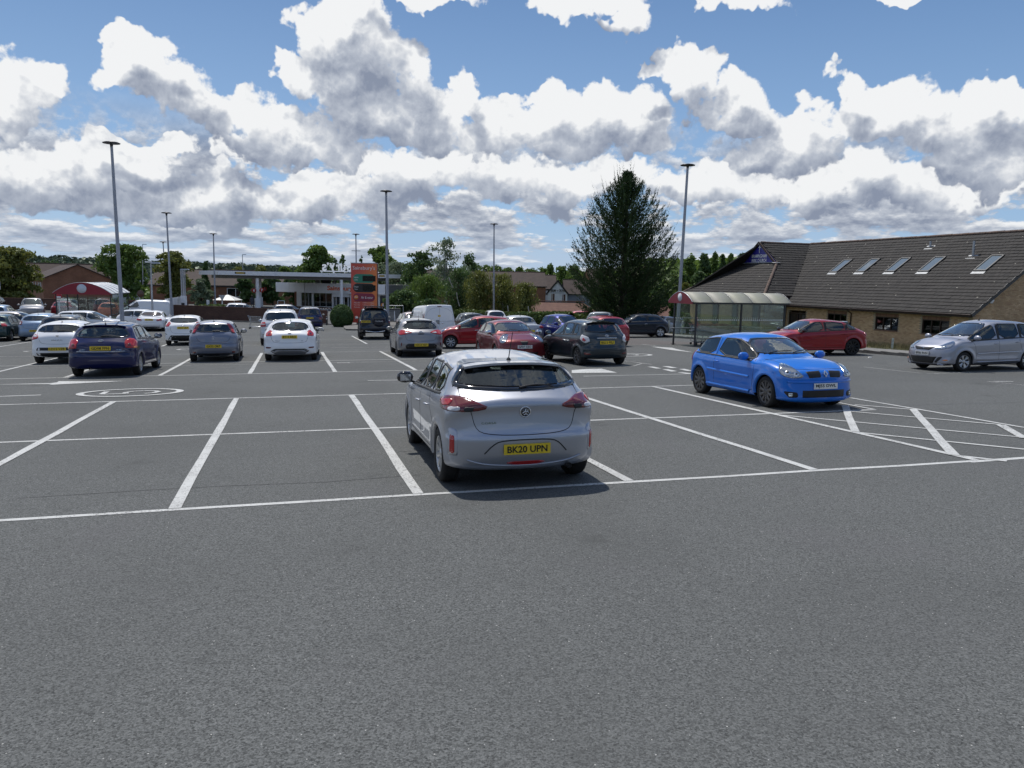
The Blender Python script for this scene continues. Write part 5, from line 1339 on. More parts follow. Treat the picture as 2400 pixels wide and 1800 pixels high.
RR = U(L=4.71, W=1.89, H=1.82, wb=2.75, ro=1.0, R=.38, rr=.22, cl=.26, paint=P_NAVY, lod=1, res=1.1, rend=.12, tumble=.28, rgx=.12, rgz=1.18, rrx=.36, rrz=1.70, rmx=1.8, rfx=2.6, rfz=1.76, wsx=3.2, wsz=1.15, hfx=4.3, hfz=1.05, nz=.85, belt=(1.1, 1.12), bump_r=.62,
 pillars=[.40, 1.3, 2.2, 3.1], rearglass=M_GLASSD, rgw=(.76, .62), rearlamps=[([(.66, .86), (.66, 1.04), (.88, 1.04), (.90, .86)], M_REDD, [], 'a10')], rplate=(.97, 'R229 TGJ'), script=[('RANGE ROVER', 'rear', 0, 1.10, .9, .05)], stripes=[([(-.85, .66), (0, .66), (.85, .66)], 'rear', .09, M_DARK, .03)], mirrorm=M_BLACK, lip=M_DARK)
P = gp(728, 775)[:2]
build_car(RR, P + RB * 1.375, -14.5, 'navy boxy four-wheel drive by the brick wall, right of the silver white one', 'off-roader')
FIE = U(L=3.95, W=1.72, H=1.48, wb=2.49, ro=.70, R=.30, rr=.2, paint=P_WHITE, lod=1, res=1.1, rgx=.2, rgz=1.08, rrx=.66, rrz=1.40, rmx=1.6, rfx=2.2, rfz=1.43, wsx=3.0, wsz=.98, hfx=3.6, hfz=.82, nz=.64, belt=(.92, 1.08), tumble=.40, pillars=[.8, 1.2, 2.9], fivedoor=0,
 rearglass=M_GLASSD, rearpoly=[(-.66, 1.20), (-.50, 1.11), (0, 1.09), (.50, 1.11), (.66, 1.20), (.50, 1.34), (-.50, 1.34)], rearlamps=[([(.66, .92), (.62, 1.08), (.80, 1.16), (.90, .92)], M_RED, [], 'a24')], patches=[('diffuser', [(-.70, .30), (-.56, .50), (.56, .50), (.70, .30), (.6, .2), (-.6, .2)], 'rear', M_BLACK, .003)], rplate=(.86, 'CK11 ULF'), rails=None, badges=[('oval', 'rear', 0, .97, .05)],
 mpatches=[('side_slot', [(.74, .56), (.86, .60), (.86, .57), (.74, .53)], 'a16', M_DARK, .003)])
P = from_wheel(395, 809, FIE, HB, 'rl')
build_car(FIE, P, -16.5, 'white hatchback with a dark lens-shaped rear window, plate ending ULF')
ECL = U(L=4.7, W=1.79, H=1.40, wb=2.76, ro=1.05, R=.32, rr=.22, paint=P_WHITE, lod=1, res=1.1, boot=(1.05, 1.0, .94), rgx=1.05, rgz=1.0, rrx=1.65, rrz=1.34, rmx=2.2, rfx=2.6, rfz=1.36, wsx=3.4, wsz=.95, hfx=4.25, hfz=.78, nz=.62, belt=(.88, .96), tumble=.42, pillars=[1.3, 2.2, 3.3], fivedoor=0,
 rearglass=mat('smoked_glass', (.05, .035, .035), .05, coat=1), rgw=(.66, .54), rearlamps=[([(.44, .74), (.50, .84), (.80, .88), (.84, .76), (.60, .73)], M_RED, [], 'a14')], rplate=(.80, 'LD13 MWX'), rwiper=0, aerial=None,
 patches=[('diffuser', [(-.66, .32), (.66, .32), (.58, .22), (-.58, .22)], 'rear', M_BLACK, .003)], stripes=[([(-.70, .38), (0, .37), (.70, .38)], 'rear', .02, M_DARK, .0)])
P = from_wheel(384, 775.5, ECL, -18, 'rr')
build_car(ECL, P, -17.5, 'white two-door coupe beside the foot of the tall lamp post', 'car')
PLAIN = U(lod=1, res=1.0)
def mk(**k): d_ = dict(PLAIN); d_.update(k); return d_
CRD = mk(L=4.0, W=1.74, H=1.49, wb=2.51, ro=.66, paint=P_PALEB, rgx=.22, rgz=1.06, rrx=.66, rrz=1.39, rmx=1.6, rfx=2.2, wsx=3.0, wsz=1.0, hfx=3.65, hfz=.84, nz=.66, belt=(.93, 1.06), tumble=.42, pillars=[.8, 1.2, 2.0, 2.9], rearglass=M_GLASSD, rgw=(.70, .50),
 rearlamps=[([(.64, .86), (.66, 1.02), (.84, 1.10), (.92, .90)], M_REDD, [([(.70, .92), (.72, .98), (.82, .98), (.82, .90)], M_WLENS)], 'a20')], rplate=(.56, 'EO08 GPX'), badges=[('chevron', 'rear', 0, .90, .04)], script=[('CORSA', 'rear', 0, .82, .2, .035)], tgz=.68)
P = from_wheel(54, 799, CRD, -18, 'rl')
build_car(CRD, P, -17.5, 'pale blue hatchback left of the white hatchback, in the second row')
BLKF = mk(L=4.3, W=1.78, H=1.52, wb=2.6, ro=.8, paint=paint('dark_grey_paint', (.03, .032, .036), .4), rgx=.22, rgz=1.08, rrx=.6, rrz=1.42, wsx=3.2, wsz=1.0, hfx=3.9, rfx=2.3, rmx=1.7, pillars=[.7, 1.2, 2.0, 3.1], rearglass=M_GLASSD, belt=(.93, 1.05), rails=M_CHROME)
build_car(BLKF, np.array([-21.3, 36.9]), -16, 'dark grey estate with bright roof rails behind the white hatchback')
GRN = mk(L=4.3, W=1.74, H=1.45, wb=2.6, ro=.85, paint=P_GREEN, rgx=.3, rgz=1.0, rrx=.9, rrz=1.36, pillars=[1.0, 1.5, 2.2, 3.1], wsx=3.2, rfx=2.4, rmx=1.9, hfx=3.9, rearlamps=[([(.60, .80), (.60, .95), (.86, .98), (.88, .80)], M_RED, [], 'a28')], belt=(.90, .95), boot=(.55, 1.0, .97))
P = from_wheel(24, 799, GRN, -17, 'rr')
build_car(GRN, P, -17, 'dark green saloon cut by the left edge of the picture')
EST = mk(L=4.6, W=1.8, H=1.47, wb=2.7, ro=.95, paint=P_GREY, wsx=3.3, rfx=2.4, rmx=1.8, hfx=4.1, pillars=[.6, 1.4, 2.2, 3.15], rgx=.2, rgz=1.0, rrx=.6)
build_car(EST, np.array([-29.6, 46.2]), 75, 'grey estate side-on behind the pale blue hatchback')
build_car(mk(paint=P_PALEB, L=4.2, H=1.5, wsx=3.1, pillars=[.6, 1.2, 2.0, 2.95], rgw=(.66, .5)), np.array([-37.6, 56.5]), -20, 'pale blue car far left, third from the bottom of the crowd')
build_car(mk(paint=P_GREY, L=4.4, W=1.85, H=1.75, wb=2.6, R=.36, rr=.22, cl=.26, belt=(1.05, 1.08), rgz=1.15, rrx=.4, rgx=.15, wsx=3.1, wsz=1.1, hfz=1.0, nz=.8, pillars=[.4, 1.1, 2.0, 2.95], rails=M_CHROME, tumble=.28), np.array([-43.0, 69.0]), 150, 'grey green off-roader with a silver roof rail at far left', 'off-roader')
build_car(mk(paint=P_RED, L=4.1, H=1.48, wsx=3.05, rrx=.7, pillars=[.8, 1.3, 2.0, 2.9], rgw=(.70, .48), rearlamps=[([(.62, .86), (.64, 1.0), (.84, 1.02), (.90, .86)], M_RED, [([(.7, .9), (.7, .96), (.8, .96), (.8, .9)], M_WLENS)], 'a20')]), np.array([-42.4, 73.0]), -18, 'red hatchback among the cars at far left')
build_car(mk(paint=P_DRED, L=4.1, H=1.58, rrx=.3, rgx=.12, spoiler=(.02, .6, P_WHITE, .02), rgw=(.66, .56)), np.array([-41.0, 77.5]), -20, 'dark car with a white roof edge left of the left trolley shelter')
build_car(mk(paint=P_BLACK, L=4.4, H=1.6), np.array([-52.0, 77.0]), 160, 'black car under the broad tree at far left')
build_car(mk(paint=P_BLACK, L=4.4, H=1.6, W=1.8), np.array([-50.0, 71.0]), -20, 'dark car beside the grey green off-roader')
build_car(mk(paint=P_WHITE, L=4.1, H=1.45), np.array([-41.5, 61.0]), -20, 'white car cut by the left edge, far row')
build_car(mk(paint=P_WHITE, L=4.5, W=1.8, H=1.46, wb=2.7, ro=.85, wsx=3.3, rfx=2.4, rmx=1.8, hfx=4.1, pillars=[.5, 1.3, 2.15, 3.2]), np.array([-27.2, 49.6]), 78, 'white car side-on seen through the left trolley shelter')
build_car(mk(paint=P_WHITE, L=4.4, W=1.8, H=1.46, wb=2.65, ro=.8, wsx=3.2, rfx=2.2, rmx=1.6, hfx=4.0, pillars=[.5, 1.3, 2.1, 3.1]), np.array([-26.0, 55.0]), 82, 'white car with its bonnet right of the left shelter post')
build_car(mk(paint=paint('orange_paint', (.55, .10, .03)), L=3.9, H=1.5), np.array([-36.4, 70.0]), -15, 'orange car seen through the left trolley shelter')
VAN2 = dict(TRAF); VAN2.update(L=4.4, W=1.83, H=1.82, wb=2.7, ro=.8, res=1.0, patches=[], gaps=[], rearlamps=[], badges=[], lod=1, pillars=[2.55, 3.45], handles=[2.6],
  silpts=[(.12, .24, .12), (.0, .45, .14), (.02, 1.0, .14), (.08, 1.68, .14), (.2, 1.78, .14), (.6, 1.81, .2), (2.2, 1.82, .2), (2.8, 1.76, .2), (3.1, 1.60, .24), (3.6, 1.20, .24), (3.75, 1.08, .2), (4.15, .95, .24), (4.35, .72, .34), (4.4, .5, .34), (4.35, .30, .3), (4.2, .22, .2), (2.2, .2, .1)], wsx=3.65, wsz=1.12, rfx=2.85, rfz=1.76, rrz=1.75, belt=(1.08, 1.08))
build_car(VAN2, np.array([-33.4, 70.0]), 250, 'small white van side-on behind the white coupe', 'van', 'panel_van')
build_car(mk(paint=P_WHITE, L=4.3, H=1.5, pillars=[.5, 1.2, 2.0, 2.9]), np.array([-28.3, 80.5]), 75, 'white car on the petrol station forecourt behind the brick wall')
build_car(mk(paint=P_GREY, L=4.3, H=1.5, W=1.8), np.array([-24.0, 82.5]), 75, 'grey car by the shop corner behind the brick wall')
build_car(mk(paint=P_SLATE, L=4.2, H=1.46), np.array([-3.0, 52.4]), -16, 'dark grey car right of the white van, roof showing')
build_car(mk(paint=P_WHITE, L=4.1, H=1.52), np.array([-1.7, 66.0]), -12, 'small white car by the hedge beyond the red hatchback')
build_car(mk(paint=paint('rose_silver_paint', (.45, .38, .38), .5), L=4.0, H=1.52, fplate=None), np.array([-6.45, 50.0]), 160, 'rose silver car between the off-roader and the white van')
build_car(mk(paint=P_WHITE, L=4.2, H=1.5), np.array([4.4, 88.0]), 84, 'white car behind the clipped hedge, left of two')
build_car(mk(paint=P_WHITE, L=4.2, H=1.45), np.array([9.0, 86.5]), 84, 'white car behind the clipped hedge, right of two')
build_car(mk(paint=P_SILV, L=4.2, H=1.45), np.array([12.0, 57.5]), 70, 'silver car beyond the grass left of the right trolley shelter')

# ------------------------------------------------------------------ brick and tile materials
def vary_mat(name, cols, rough=.85, bump=25, scale=1.0, spots=None, per=True):
    """masonry: colour varies from piece to piece (by island) and within it"""
    m = bpy.data.materials.new(name); m.use_nodes = True; nt = m.node_tree; T = NT(nt); b = nt.nodes["Principled BSDF"]
    P = T.n('ShaderNodeTexCoord').outputs['Object']; G_ = T.n('ShaderNodeNewGeometry')
    oi = T.n('ShaderNodeObjectInfo').outputs['Random']
    r = T.math('FRACT', T.math('ADD', G_.outputs['Random Per Island'], T.math('MULTIPLY', oi, 7.3)))
    c = T.mix(T.ramp(r, 0.0, 0.6, smooth=False), cols[0], cols[1]); c = T.mix(T.ramp(r, 0.6, 1.0, smooth=False), c, cols[2])
    wp = T.n('ShaderNodeNewGeometry').outputs['Position']
    c = T.mix(T.ramp(T.noise(wp, .9, 5, .6), .40, .70, 0, .45), c, tuple(x * .62 for x in cols[0]))
    if spots:
        v = T.n('ShaderNodeTexVoronoi', ins={'Vector': wp, 'Scale': spots[0]}); k = T.math('MULTIPLY', T.math('LESS_THAN', v.outputs['Distance'], spots[1]), T.math('GREATER_THAN', T.n('ShaderNodeSeparateColor', ins={0: v.outputs['Color']}).outputs[0], spots[2]))
        c = T.mix(k, c, spots[3])
        c = T.mix(T.ramp(T.noise(wp, 6, 6, .7), .62, .74, 0, .35), c, (.075, .07, .055))
    nt.links.new(c, b.inputs['Base Color']); b.inputs['Roughness'].default_value = rough
    bn = nt.nodes.new('ShaderNodeBump'); bn.inputs['Strength'].default_value = .4; bn.inputs['Distance'].default_value = .01
    nt.links.new(T.noise(P, bump, 4), bn.inputs['Height']); nt.links.new(bn.outputs[0], b.inputs['Normal'])
    MATS[name] = m; return m
def brickwall_mat(name, c1, c2, mortar, sc=1.0):
    """brickwork too far away to tell brick from brick"""
    m = bpy.data.materials.new(name); m.use_nodes = True; nt = m.node_tree; T = NT(nt); b = nt.nodes["Principled BSDF"]
    P = T.n('ShaderNodeTexCoord').outputs['Object']; s_ = T.n('ShaderNodeSeparateXYZ', ins={0: P})
    q = T.n('ShaderNodeCombineXYZ', ins={0: T.math('ADD', s_.outputs[0], s_.outputs[1]), 1: s_.outputs[2]}).outputs[0]
    bt = T.n('ShaderNodeTexBrick', ins={'Vector': q, 'Color1': (*c1, 1), 'Color2': (*c2, 1), 'Mortar': (*mortar, 1), 'Scale': 4.44 * sc, 'Mortar Size': .02, 'Bias': 0.0, 'Brick Width': 1.0, 'Row Height': .333})
    c = T.mix(T.ramp(T.noise(P, .5, 5, .6), .4, .7, 0, .5), bt.outputs['Color'], tuple(x * .5 for x in c1))
    nt.links.new(c, b.inputs['Base Color']); b.inputs['Roughness'].default_value = .9; MATS[name] = m; return m
def rooftile_mat(name, c1, c2, pitch=.33):
    m = bpy.data.materials.new(name); m.use_nodes = True; nt = m.node_tree; T = NT(nt); b = nt.nodes["Principled BSDF"]
    P = T.n('ShaderNodeTexCoord').outputs['Object']; z = T.n('ShaderNodeSeparateXYZ', ins={0: P}).outputs[2]
    f = T.math('FRACT', T.math('DIVIDE', z, pitch * .6)); dark = T.ramp(f, 0.0, .22, .55, 0, smooth=False)
    c = T.mix(T.ramp(T.noise(P, 1.2, 5, .65), .35, .65), c1, c2); c = T.mix(dark, c, tuple(x * .35 for x in c1))
    nt.links.new(c, b.inputs['Base Color']); b.inputs['Roughness'].default_value = .85; MATS[name] = m; return m
M_BRICK = vary_mat('buff_brick', [(.52, .34, .19), (.66, .47, .28), (.44, .27, .155)], .9, 30)
M_BRICKD = vary_mat('brown_soldier_brick', [(.22, .12, .08), (.28, .16, .10), (.18, .10, .07)], .9, 30)
M_MORT = mat('mortar', (.36, .31, .23), .95, noise=(3, .5, (.25, .21, .16)))
M_TILE = vary_mat('concrete_roof_tile', [(.021, .019, .018), (.031, .028, .026), (.016, .015, .015)], .85, 18, spots=(2.0, .085, .60, (.42, .40, .34)))
M_FELT = mat('roof_underlay', (.02, .02, .02), .9)
M_RIDGE = mat('ridge_tile', (.13, .085, .065), .85, noise=(5, .8, (.07, .06, .055)))
M_LEAD = mat('lead_flashing', (.30, .32, .34), .5, metal=.3, noise=(6, .5, (.2, .2, .2)))
M_BROWNW = mat('brown_window_frame', (.035, .018, .014), .4)
M_DGLASS = mat('dark_window_glass', (.012, .015, .018), .04, coat=.6)
M_GUTTER = mat('brown_gutter', (.03, .015, .012), .4)
M_BLUES = mat('blue_sign_board', (.02, .018, .26), .4)
M_WTXT = mat('white_lettering', (.80, .80, .80), .5)

def brick_field(base_u0, base_u1, z0, z1, keep, rng, bl=.215, bh=.065, j=.010):
    """list of (u, z, length) for stretcher bond"""
    out = []; row = 0; z = z0
    while z + bh <= z1 + 1e-6:
        u = base_u0 - (0 if row % 2 == 0 else (bl + j) / 2)
        while u < base_u1:
            a = max(u, base_u0); b_ = min(u + bl, base_u1)
            if b_ - a > .04 and keep(a, b_, z, z + bh): out.append(((a + b_) / 2, z + bh / 2, b_ - a))
            u += bl + j
        z += bh + j; row += 1
    return out

# ------------------------------------------------------------------ church with its long tiled roof
CH_A = rad(-17.5); CH_U = Vector((math.sin(CH_A), math.cos(CH_A), 0)); CH_V = Vector((math.cos(CH_A), -math.sin(CH_A), 0))
CH_C = Vector((26.294, 44.715, 0)); EZ = .672; FZ = -2.1
church = thing('church', 'low brown brick church hall with a long dark tiled roof and blue gable sign', 'church', matrix=basis(CH_V, CH_U, (0, 0, 1), (CH_C.x, CH_C.y, FZ)))
E_ = EZ - FZ                       # eave height above the floor
TP = 2.7897 / 3.8939               # roof pitch
RV, RH = 7.15, 7.15 * TP           # ridge position and rise
UJ = 23.2                          # where the wing's ridge meets the main ridge
VL = -7.2                          # wing's far end: gablet position worked out below
# gablet apex seen at (1783, 568.6): intersect with the ridge line
_rr = Vector(ray(1783, 568.6)); _c = Vector(CAM); _t = (CH_C + CH_U * UJ - _c).dot(CH_U) / _rr.dot(CH_U); _P = _c + _rr * _t
VG = (_P - CH_C).dot(CH_V); RHW = _P.z - EZ
def cw(v, u, z): return (v, u, z)
def panel(mb, pts, th, m):
    """flat slab with real thickness, pts in order"""
    P = [Vector(p) for p in pts]; n = (P[1] - P[0]).cross(P[2] - P[0]).normalized()
    if n.z < 0: n = -n
    vs = P + [p - n * th for p in P]; k = len(P)
    mb.add(vs, [tuple(range(k)), tuple(range(k, 2 * k))[::-1]] + [(i, (i + 1) % k, k + (i + 1) % k, k + i) for i in range(k)], m)
rngc = np.random.default_rng(11)
OH = .40
UE = 17.8                           # main roof meets the wing here
roof = MB()
panel(roof, [(0, -.25, E_), (0, UE, E_), (.95, UE - .3, E_ + .95 * TP), (RV, UJ, E_ + RH), (RV, -.25, E_ + RH)], .12, M_FELT)
panel(roof, [(2 * RV, -.25, E_), (2 * RV, UJ + 7, E_), (RV, UJ, E_ + RH), (RV, -.25, E_ + RH)], .12, M_TILE)
HW_ = 6.2; EZW = E_ + RHW - HW_ * TP  # wing eave
VGB = VG + .02; GW = 1.75 / TP       # gablet half width
VE = VG - (HW_ - GW) * 1.0
panel(roof, [(RV, UJ, E_ + RHW), (VG, UJ, E_ + RHW), (VG - .0, UJ - GW, E_ + RHW - GW * TP), (VE, UJ - HW_, EZW), (.95 + .2, UJ - HW_, EZW)], .12, M_FELT)
panel(roof, [(VG, UJ - GW, E_ + RHW - GW * TP), (VG, UJ + GW, E_ + RHW - GW * TP), (VE, UJ + HW_, EZW), (VE, UJ - HW_, EZW)], .12, M_FELT)
panel(roof, [(RV, UJ, E_ + RHW), (VG, UJ, E_ + RHW), (VE, UJ + HW_, EZW), (RV + 6, UJ + HW_, EZW)], .12, M_TILE)
roof_o = obj('roof', roof, church)
# --- tiles
tile_me = None
def tile_mesh():
    mb = MB(); mb.box((0, 0, 0), (.325, .40, .034), M_TILE); 
    mb.box((-.150, 0, .016), (.024, .40, .012), M_TILE); return mb.mesh('roof_tile')
TME = tile_mesh()
tiles = []
def lay(o, along, up, w, h, test, ex=.345, tw=.33):
    """tiles on the plane through o; along = course direction, up = slope direction"""
    o = Vector(o); along = Vector(along).normalized(); up = Vector(up).normalized(); n = along.cross(up).normalized()
    if n.z < 0: n = -n
    r = 0; s_ = .14
    while s_ < h:
        a = (0 if r % 2 else tw / 2)
        while a < w:
            if test(a, s_):
                p = o + along * (a + rngc.normal(0, .003)) + up * (s_ + rngc.normal(0, .003)) + n * (.022 + rngc.normal(0, .0025))
                tl = .085 + rngc.normal(0, .006); upt = (up - n * tl).normalized(); nn = along.cross(upt); nn = nn if nn.z > 0 else -nn
                tiles.append((p, along, upt, nn))
            a += tw
        s_ += ex; r += 1
CP = math.cos(math.atan(TP)); SL = RV / CP
skyl = [(2.58, .90), (6.3, 0), ]
SKL = [(2.57, .88), (7.16, .85), (10.03, .85), (12.78, .85), (15.62, .92)]
_z7 = lambda x, y: (1720 + x / 3.253, 520 + y / 3.253)
def onroof(px, py):
    rr = Vector(ray(px, py)); w_ = Vector(CAM) - Vector((CH_C.x, CH_C.y, EZ)); t = -(w_.dot(CH_V) * TP - w_.z) / (rr.dot(CH_V) * TP - rr.z); P = Vector(CAM) + rr * t
    d_ = P - Vector((CH_C.x, CH_C.y, EZ)); return d_.dot(CH_V), d_.dot(CH_U)
SK = []
for (a, b_) in (((735, 385), (905, 295)), ((935, 385), (1115, 290)), ((1162, 383), (1345, 285)), ((1410, 383), (1610, 280)), ((1835, 375), (2065, 262))):
    v0, u0 = onroof(*_z7(*a)); v1, u1 = onroof(*_z7(*b_)); SK.append((u1 + 0.0, u0))      # between u1 (near) and u0 (far)
SK = [((a + b_) / 2 - .42, (a + b_) / 2 + .42) for a, b_ in SK]
def main_ok(a, s_):
    v = s_ * CP; u = -.25 + a
    if v > RV - .12: return False
    lim = UE if v < .6 else UE - .6 + (v - .95) * (UJ - UE + .3) / (RV - .95) + .3
    if u > lim - .1: return False
    for (q0, q1) in SK:
        if q0 - .08 < u < q1 + .08 and 3.40 < v < 4.95: return False
    return True
lay((0, -.25, E_), (0, 1, 0), (CP, 0, CP * TP), 26, SL, main_ok)
# wing: near slope and hipped end
hs = HW_ / CP
def wing_ok(a, s_):
    d_ = HW_ - s_ * CP                   # distance from the ridge in plan
    v = VE - .2 + a
    if d_ < .12: return False
    left = VG - max(0, d_ - GW); right = RV - d_ + .05
    return left + .05 < v < right - .1
lay((VE - .2, UJ - HW_, EZW), (1, 0, 0), (0, CP, CP * TP), 22, hs, wing_ok)
hw2 = (HW_ - GW) / CP
def hip_ok(a, s_):
    q = s_ * CP; u = -HW_ + a
    return abs(u) < HW_ - q - .08
lay((VE, UJ - HW_, EZW), (0, 1, 0), (CP, 0, CP * TP), 2 * HW_, hw2, hip_ok)
CM = Matrix(church.matrix_world); CMi = Vector(CAM)
def rank(p): return (CM @ p[0] - CMi).length
tiles.sort(key=rank)
for (p, al, u_, n_) in tiles[:300]:
    o = obj('roof_tile', TME, roof_o); o.matrix_local = basis(al, u_, n_, p)
rest = MB()
tv = [v.co.copy() for v in TME.vertices]; tf = [tuple(p.vertices) for p in TME.polygons]
for (p, al, u_, n_) in tiles[300:]:
    rest.add([p + al * v.x + u_ * v.y + n_ * v.z for v in tv], tf, M_TILE)
obj('roof_tile', rest, roof_o, kind='stuff')
# ridge and hip tiles
g = MB()
def ridge_run(p, q, r_=.11, step=.45):
    p = Vector(p); q = Vector(q); n = int((q - p).length / step)
    for i in range(n):
        a = p.lerp(q, i / n); b_ = p.lerp(q, (i + .96) / n); o_ = Vector((0, 0, rngc.normal(0, .006))); g.tube([a + o_, b_ + o_], [r_ * 1.03, r_], M_RIDGE, 8)
ridge_run((RV, -.25, E_ + RH), (RV, UJ, E_ + RH)); ridge_run((RV, UJ, E_ + RHW), (VG, UJ, E_ + RHW))
ridge_run((VG, UJ - GW, E_ + RHW - GW * TP), (VE, UJ - HW_, EZW), .13); ridge_run((VG, UJ + GW, E_ + RHW - GW * TP), (VE, UJ + HW_, EZW), .13)
obj('ridge_tile', g, roof_o, kind='stuff')
g = MB(); g.bar((.95 + .05, UE - .25, E_ + .95 * TP + .03), (RV - .1, UJ - .1, E_ + RH - .02), .22, .03, M_FELT); obj('valley', g, roof_o)
# gablet with blue sign
gz0 = E_ + RHW - GW * TP
g = MB(); V_ = VG - .06
g.add([(V_, UJ - GW + .05, gz0), (V_, UJ + GW - .05, gz0), (V_, UJ, E_ + RHW - .05), (V_ + .05, UJ - GW + .05, gz0), (V_ + .05, UJ + GW - .05, gz0), (V_ + .05, UJ, E_ + RHW - .05)], [(0, 1, 2), (5, 4, 3), (0, 3, 4, 1), (1, 4, 5, 2), (2, 5, 3, 0)], M_BLUES)
sign = obj('gable_sign', g, church)
g = MB()
for sd in (1, -1): g.bar((V_ - .14, UJ + sd * (GW + .15), gz0 - .12), (V_ - .14, UJ, E_ + RHW + .03), .14, .05, M_RIDGE, up=(1, 0, 0))
for sd in (1, -1): g.bar((V_ - .20, UJ + sd * (GW + .14), gz0 - .16), (V_ - .20, UJ, E_ + RHW + .0), .03, .10, M_GUTTER)
obj('verge', g, church)
g = MB(); g.box((V_ - .03, UJ, gz0 + .03), (.06, 2 * GW - .2, .07), M_LEAD); obj('sign_sill', g, church)
bs = lambda u, z: basis((0, -1, 0), (0, 0, 1), (-1, 0, 0), (V_ - .012, u, z))
text_obj('BRAMINGHAM', sign, M_WTXT, bs(UJ, gz0 + .60), 2.1, .30, bold=.02); text_obj('PARK CHURCH', sign, M_WTXT, bs(UJ, gz0 + .22), 2.1, .30, bold=.02)
g = MB(); g.box((V_ - .02, UJ, gz0 + 1.18), (.02, .07, .66), M_WTXT); g.box((V_ - .022, UJ, gz0 + 1.32), (.02, .30, .07), M_WTXT); obj('cross', g, sign)
for (u_, sz) in ((UJ - GW, .28), (UJ + GW, .25)):
    g = MB(); g.box((VG - .1, u_, gz0 - .0), (.5, .55, .04), M_LEAD, taper=.7); obj('flashing', g, roof_o)
# skylights
nrm = Vector((-TP * CP, 0, CP))
for i, (q0, q1) in enumerate(SK):
    g = MB(); al = Vector((0, 1, 0)); up_ = Vector((CP, 0, CP * TP)); o_ = Vector((0, 0, E_)); s0, s1 = 3.50 / CP, 4.84 / CP; w_ = q1 - q0; c_ = o_ + al * (q0 + q1) / 2 + up_ * (s0 + s1) / 2
    Mx = basis(al, up_, nrm, c_ + nrm * .05)
    for a, b_, w2, h2 in ((-w_ / 2, 0, .09, s1 - s0), (w_ / 2, 0, .09, s1 - s0), (0, (s1 - s0) / 2, w_ + .09, .09), (0, -(s1 - s0) / 2, w_ + .09, .09)): g.box((a, b_, .02), (w2, h2, .10), M_STEELD, M=Mx)
    so = obj('skylight', g, roof_o)
    g = MB(); g.box((0, 0, .025), (w_ - .09, s1 - s0 - .09, .015), mat('skylight_glass', (.16, .19, .20), .05, coat=1), M=Mx); obj('pane', g, so)
    g = MB(); g.box((0, -(s1 - s0) / 2 - .18, -.005), (w_ + .1, .26, .02), M_LEAD, M=Mx); obj('flashing', g, so)
for (px, py, h_) in ((1497, 195, .45), (1822, 265, 1.0)):
    v_, u_ = onroof(*_z7(px, py)); g = MB(); g.tube([(v_, u_, E_ + v_ * TP - .1), (v_, u_, E_ + v_ * TP + h_)], .075, M_GALV, 10); vo = obj('vent_pipe', g, roof_o)
    g = MB(); g.box((0, -.02, .03), (.7, .5, .02), M_LEAD, M=basis((0, 1, 0), (CP, 0, CP * TP), nrm, (v_, u_, E_ + v_ * TP))); obj('flashing', g, vo)
# walls
WV = OH
wins = [(1.61, 3.65), (5.56, 7.58), (10.30, 12.28)]; door = (14.68, 16.72)
WZ0, WZ1 = -.72 - FZ, .165 - FZ
wl = MB(); top = E_ + WV * TP - .14
def wallpiece(u0, u1, z0, z1): wl.box((WV + .15, (u0 + u1) / 2, (z0 + z1) / 2), (.26, u1 - u0, z1 - z0), M_MORT)
cuts = [0.02] + [x for w_ in wins for x in w_] + list(door) + [17.0]
for i in range(0, len(cuts), 2): wallpiece(cuts[i], cuts[i + 1], -1.2, top)
for (a, b_) in wins: wallpiece(a, b_, -1.2, WZ0); wallpiece(a, b_, WZ1, top)
wallpiece(door[0], door[1], WZ1 + .05, top)
# gable wall facing the camera side
gp_ = [(WV, -1.2), (2 * RV - WV, -1.2), (2 * RV - WV, E_ + WV * TP - .1), (RV, E_ + RH - .15), (WV, E_ + WV * TP - .1)]
wl.add([(v, 0.02, z) for v, z in gp_] + [(v, .28, z) for v, z in gp_], [(0, 1, 2, 3, 4), (9, 8, 7, 6, 5), (0, 5, 6, 1), (1, 6, 7, 2), (2, 7, 8, 3), (3, 8, 9, 4), (4, 9, 5, 0)], M_MORT)
wl.box((RV + .5, 10, 1), (2 * RV - 3, 19, 3.0), M_MORT)
# wing walls, set back under the eaves
wl.box(((VE + .5 + RV) / 2, UJ - HW_ + .5 + .1, EZW / 2 - .6), (RV - VE - .5, .2, EZW + .9), mat('wing_brickwork', (.30, .19, .11), .9, noise=(8, .6)))
wl.box((VE + .6, UJ, EZW / 2 - .6), (.2, 2 * HW_ - 1.2, EZW + .9), MATS['wing_brickwork'])
wo_ = obj('wall', wl, church)
for u_ in (UJ - 4.6, UJ - 1.7, UJ + 1.3, UJ + 4.2):
    g = MB(); zc_ = EZW / 2 - .1
    for q in (-.36, .36): g.box((VE + .47, u_ + q, zc_), (.07, .09, EZW - .3), M_BROWNW)
    f_ = obj('window_frame', g, church); g = MB(); g.box((VE + .48, u_, zc_), (.03, .64, EZW - .3), mat('blue_grey_pane', (.07, .10, .13), .08, coat=1)); obj('pane', g, f_)
g = MB()
for (u_, z, L_) in brick_field(UJ - HW_ + .6, UJ + HW_ - .6, -.6, EZW - .2, lambda a, b_, z0, z1: all(b_ < q - .42 or a > q + .42 for q in (UJ - 4.6, UJ - 1.7, UJ + 1.3, UJ + 4.2)), rngc): g.box((VE + .489, u_, z), (.022, L_, .065), M_BRICK)
for (v_, z, L_) in brick_field(VE + .5, 1.1, -.6, EZW - .2, lambda a, b_, z0, z1: True, rngc): g.box((v_, UJ - HW_ + .489, z), (L_, .022, .065), M_BRICK)
obj('brickwork', g, wo_, kind='stuff')
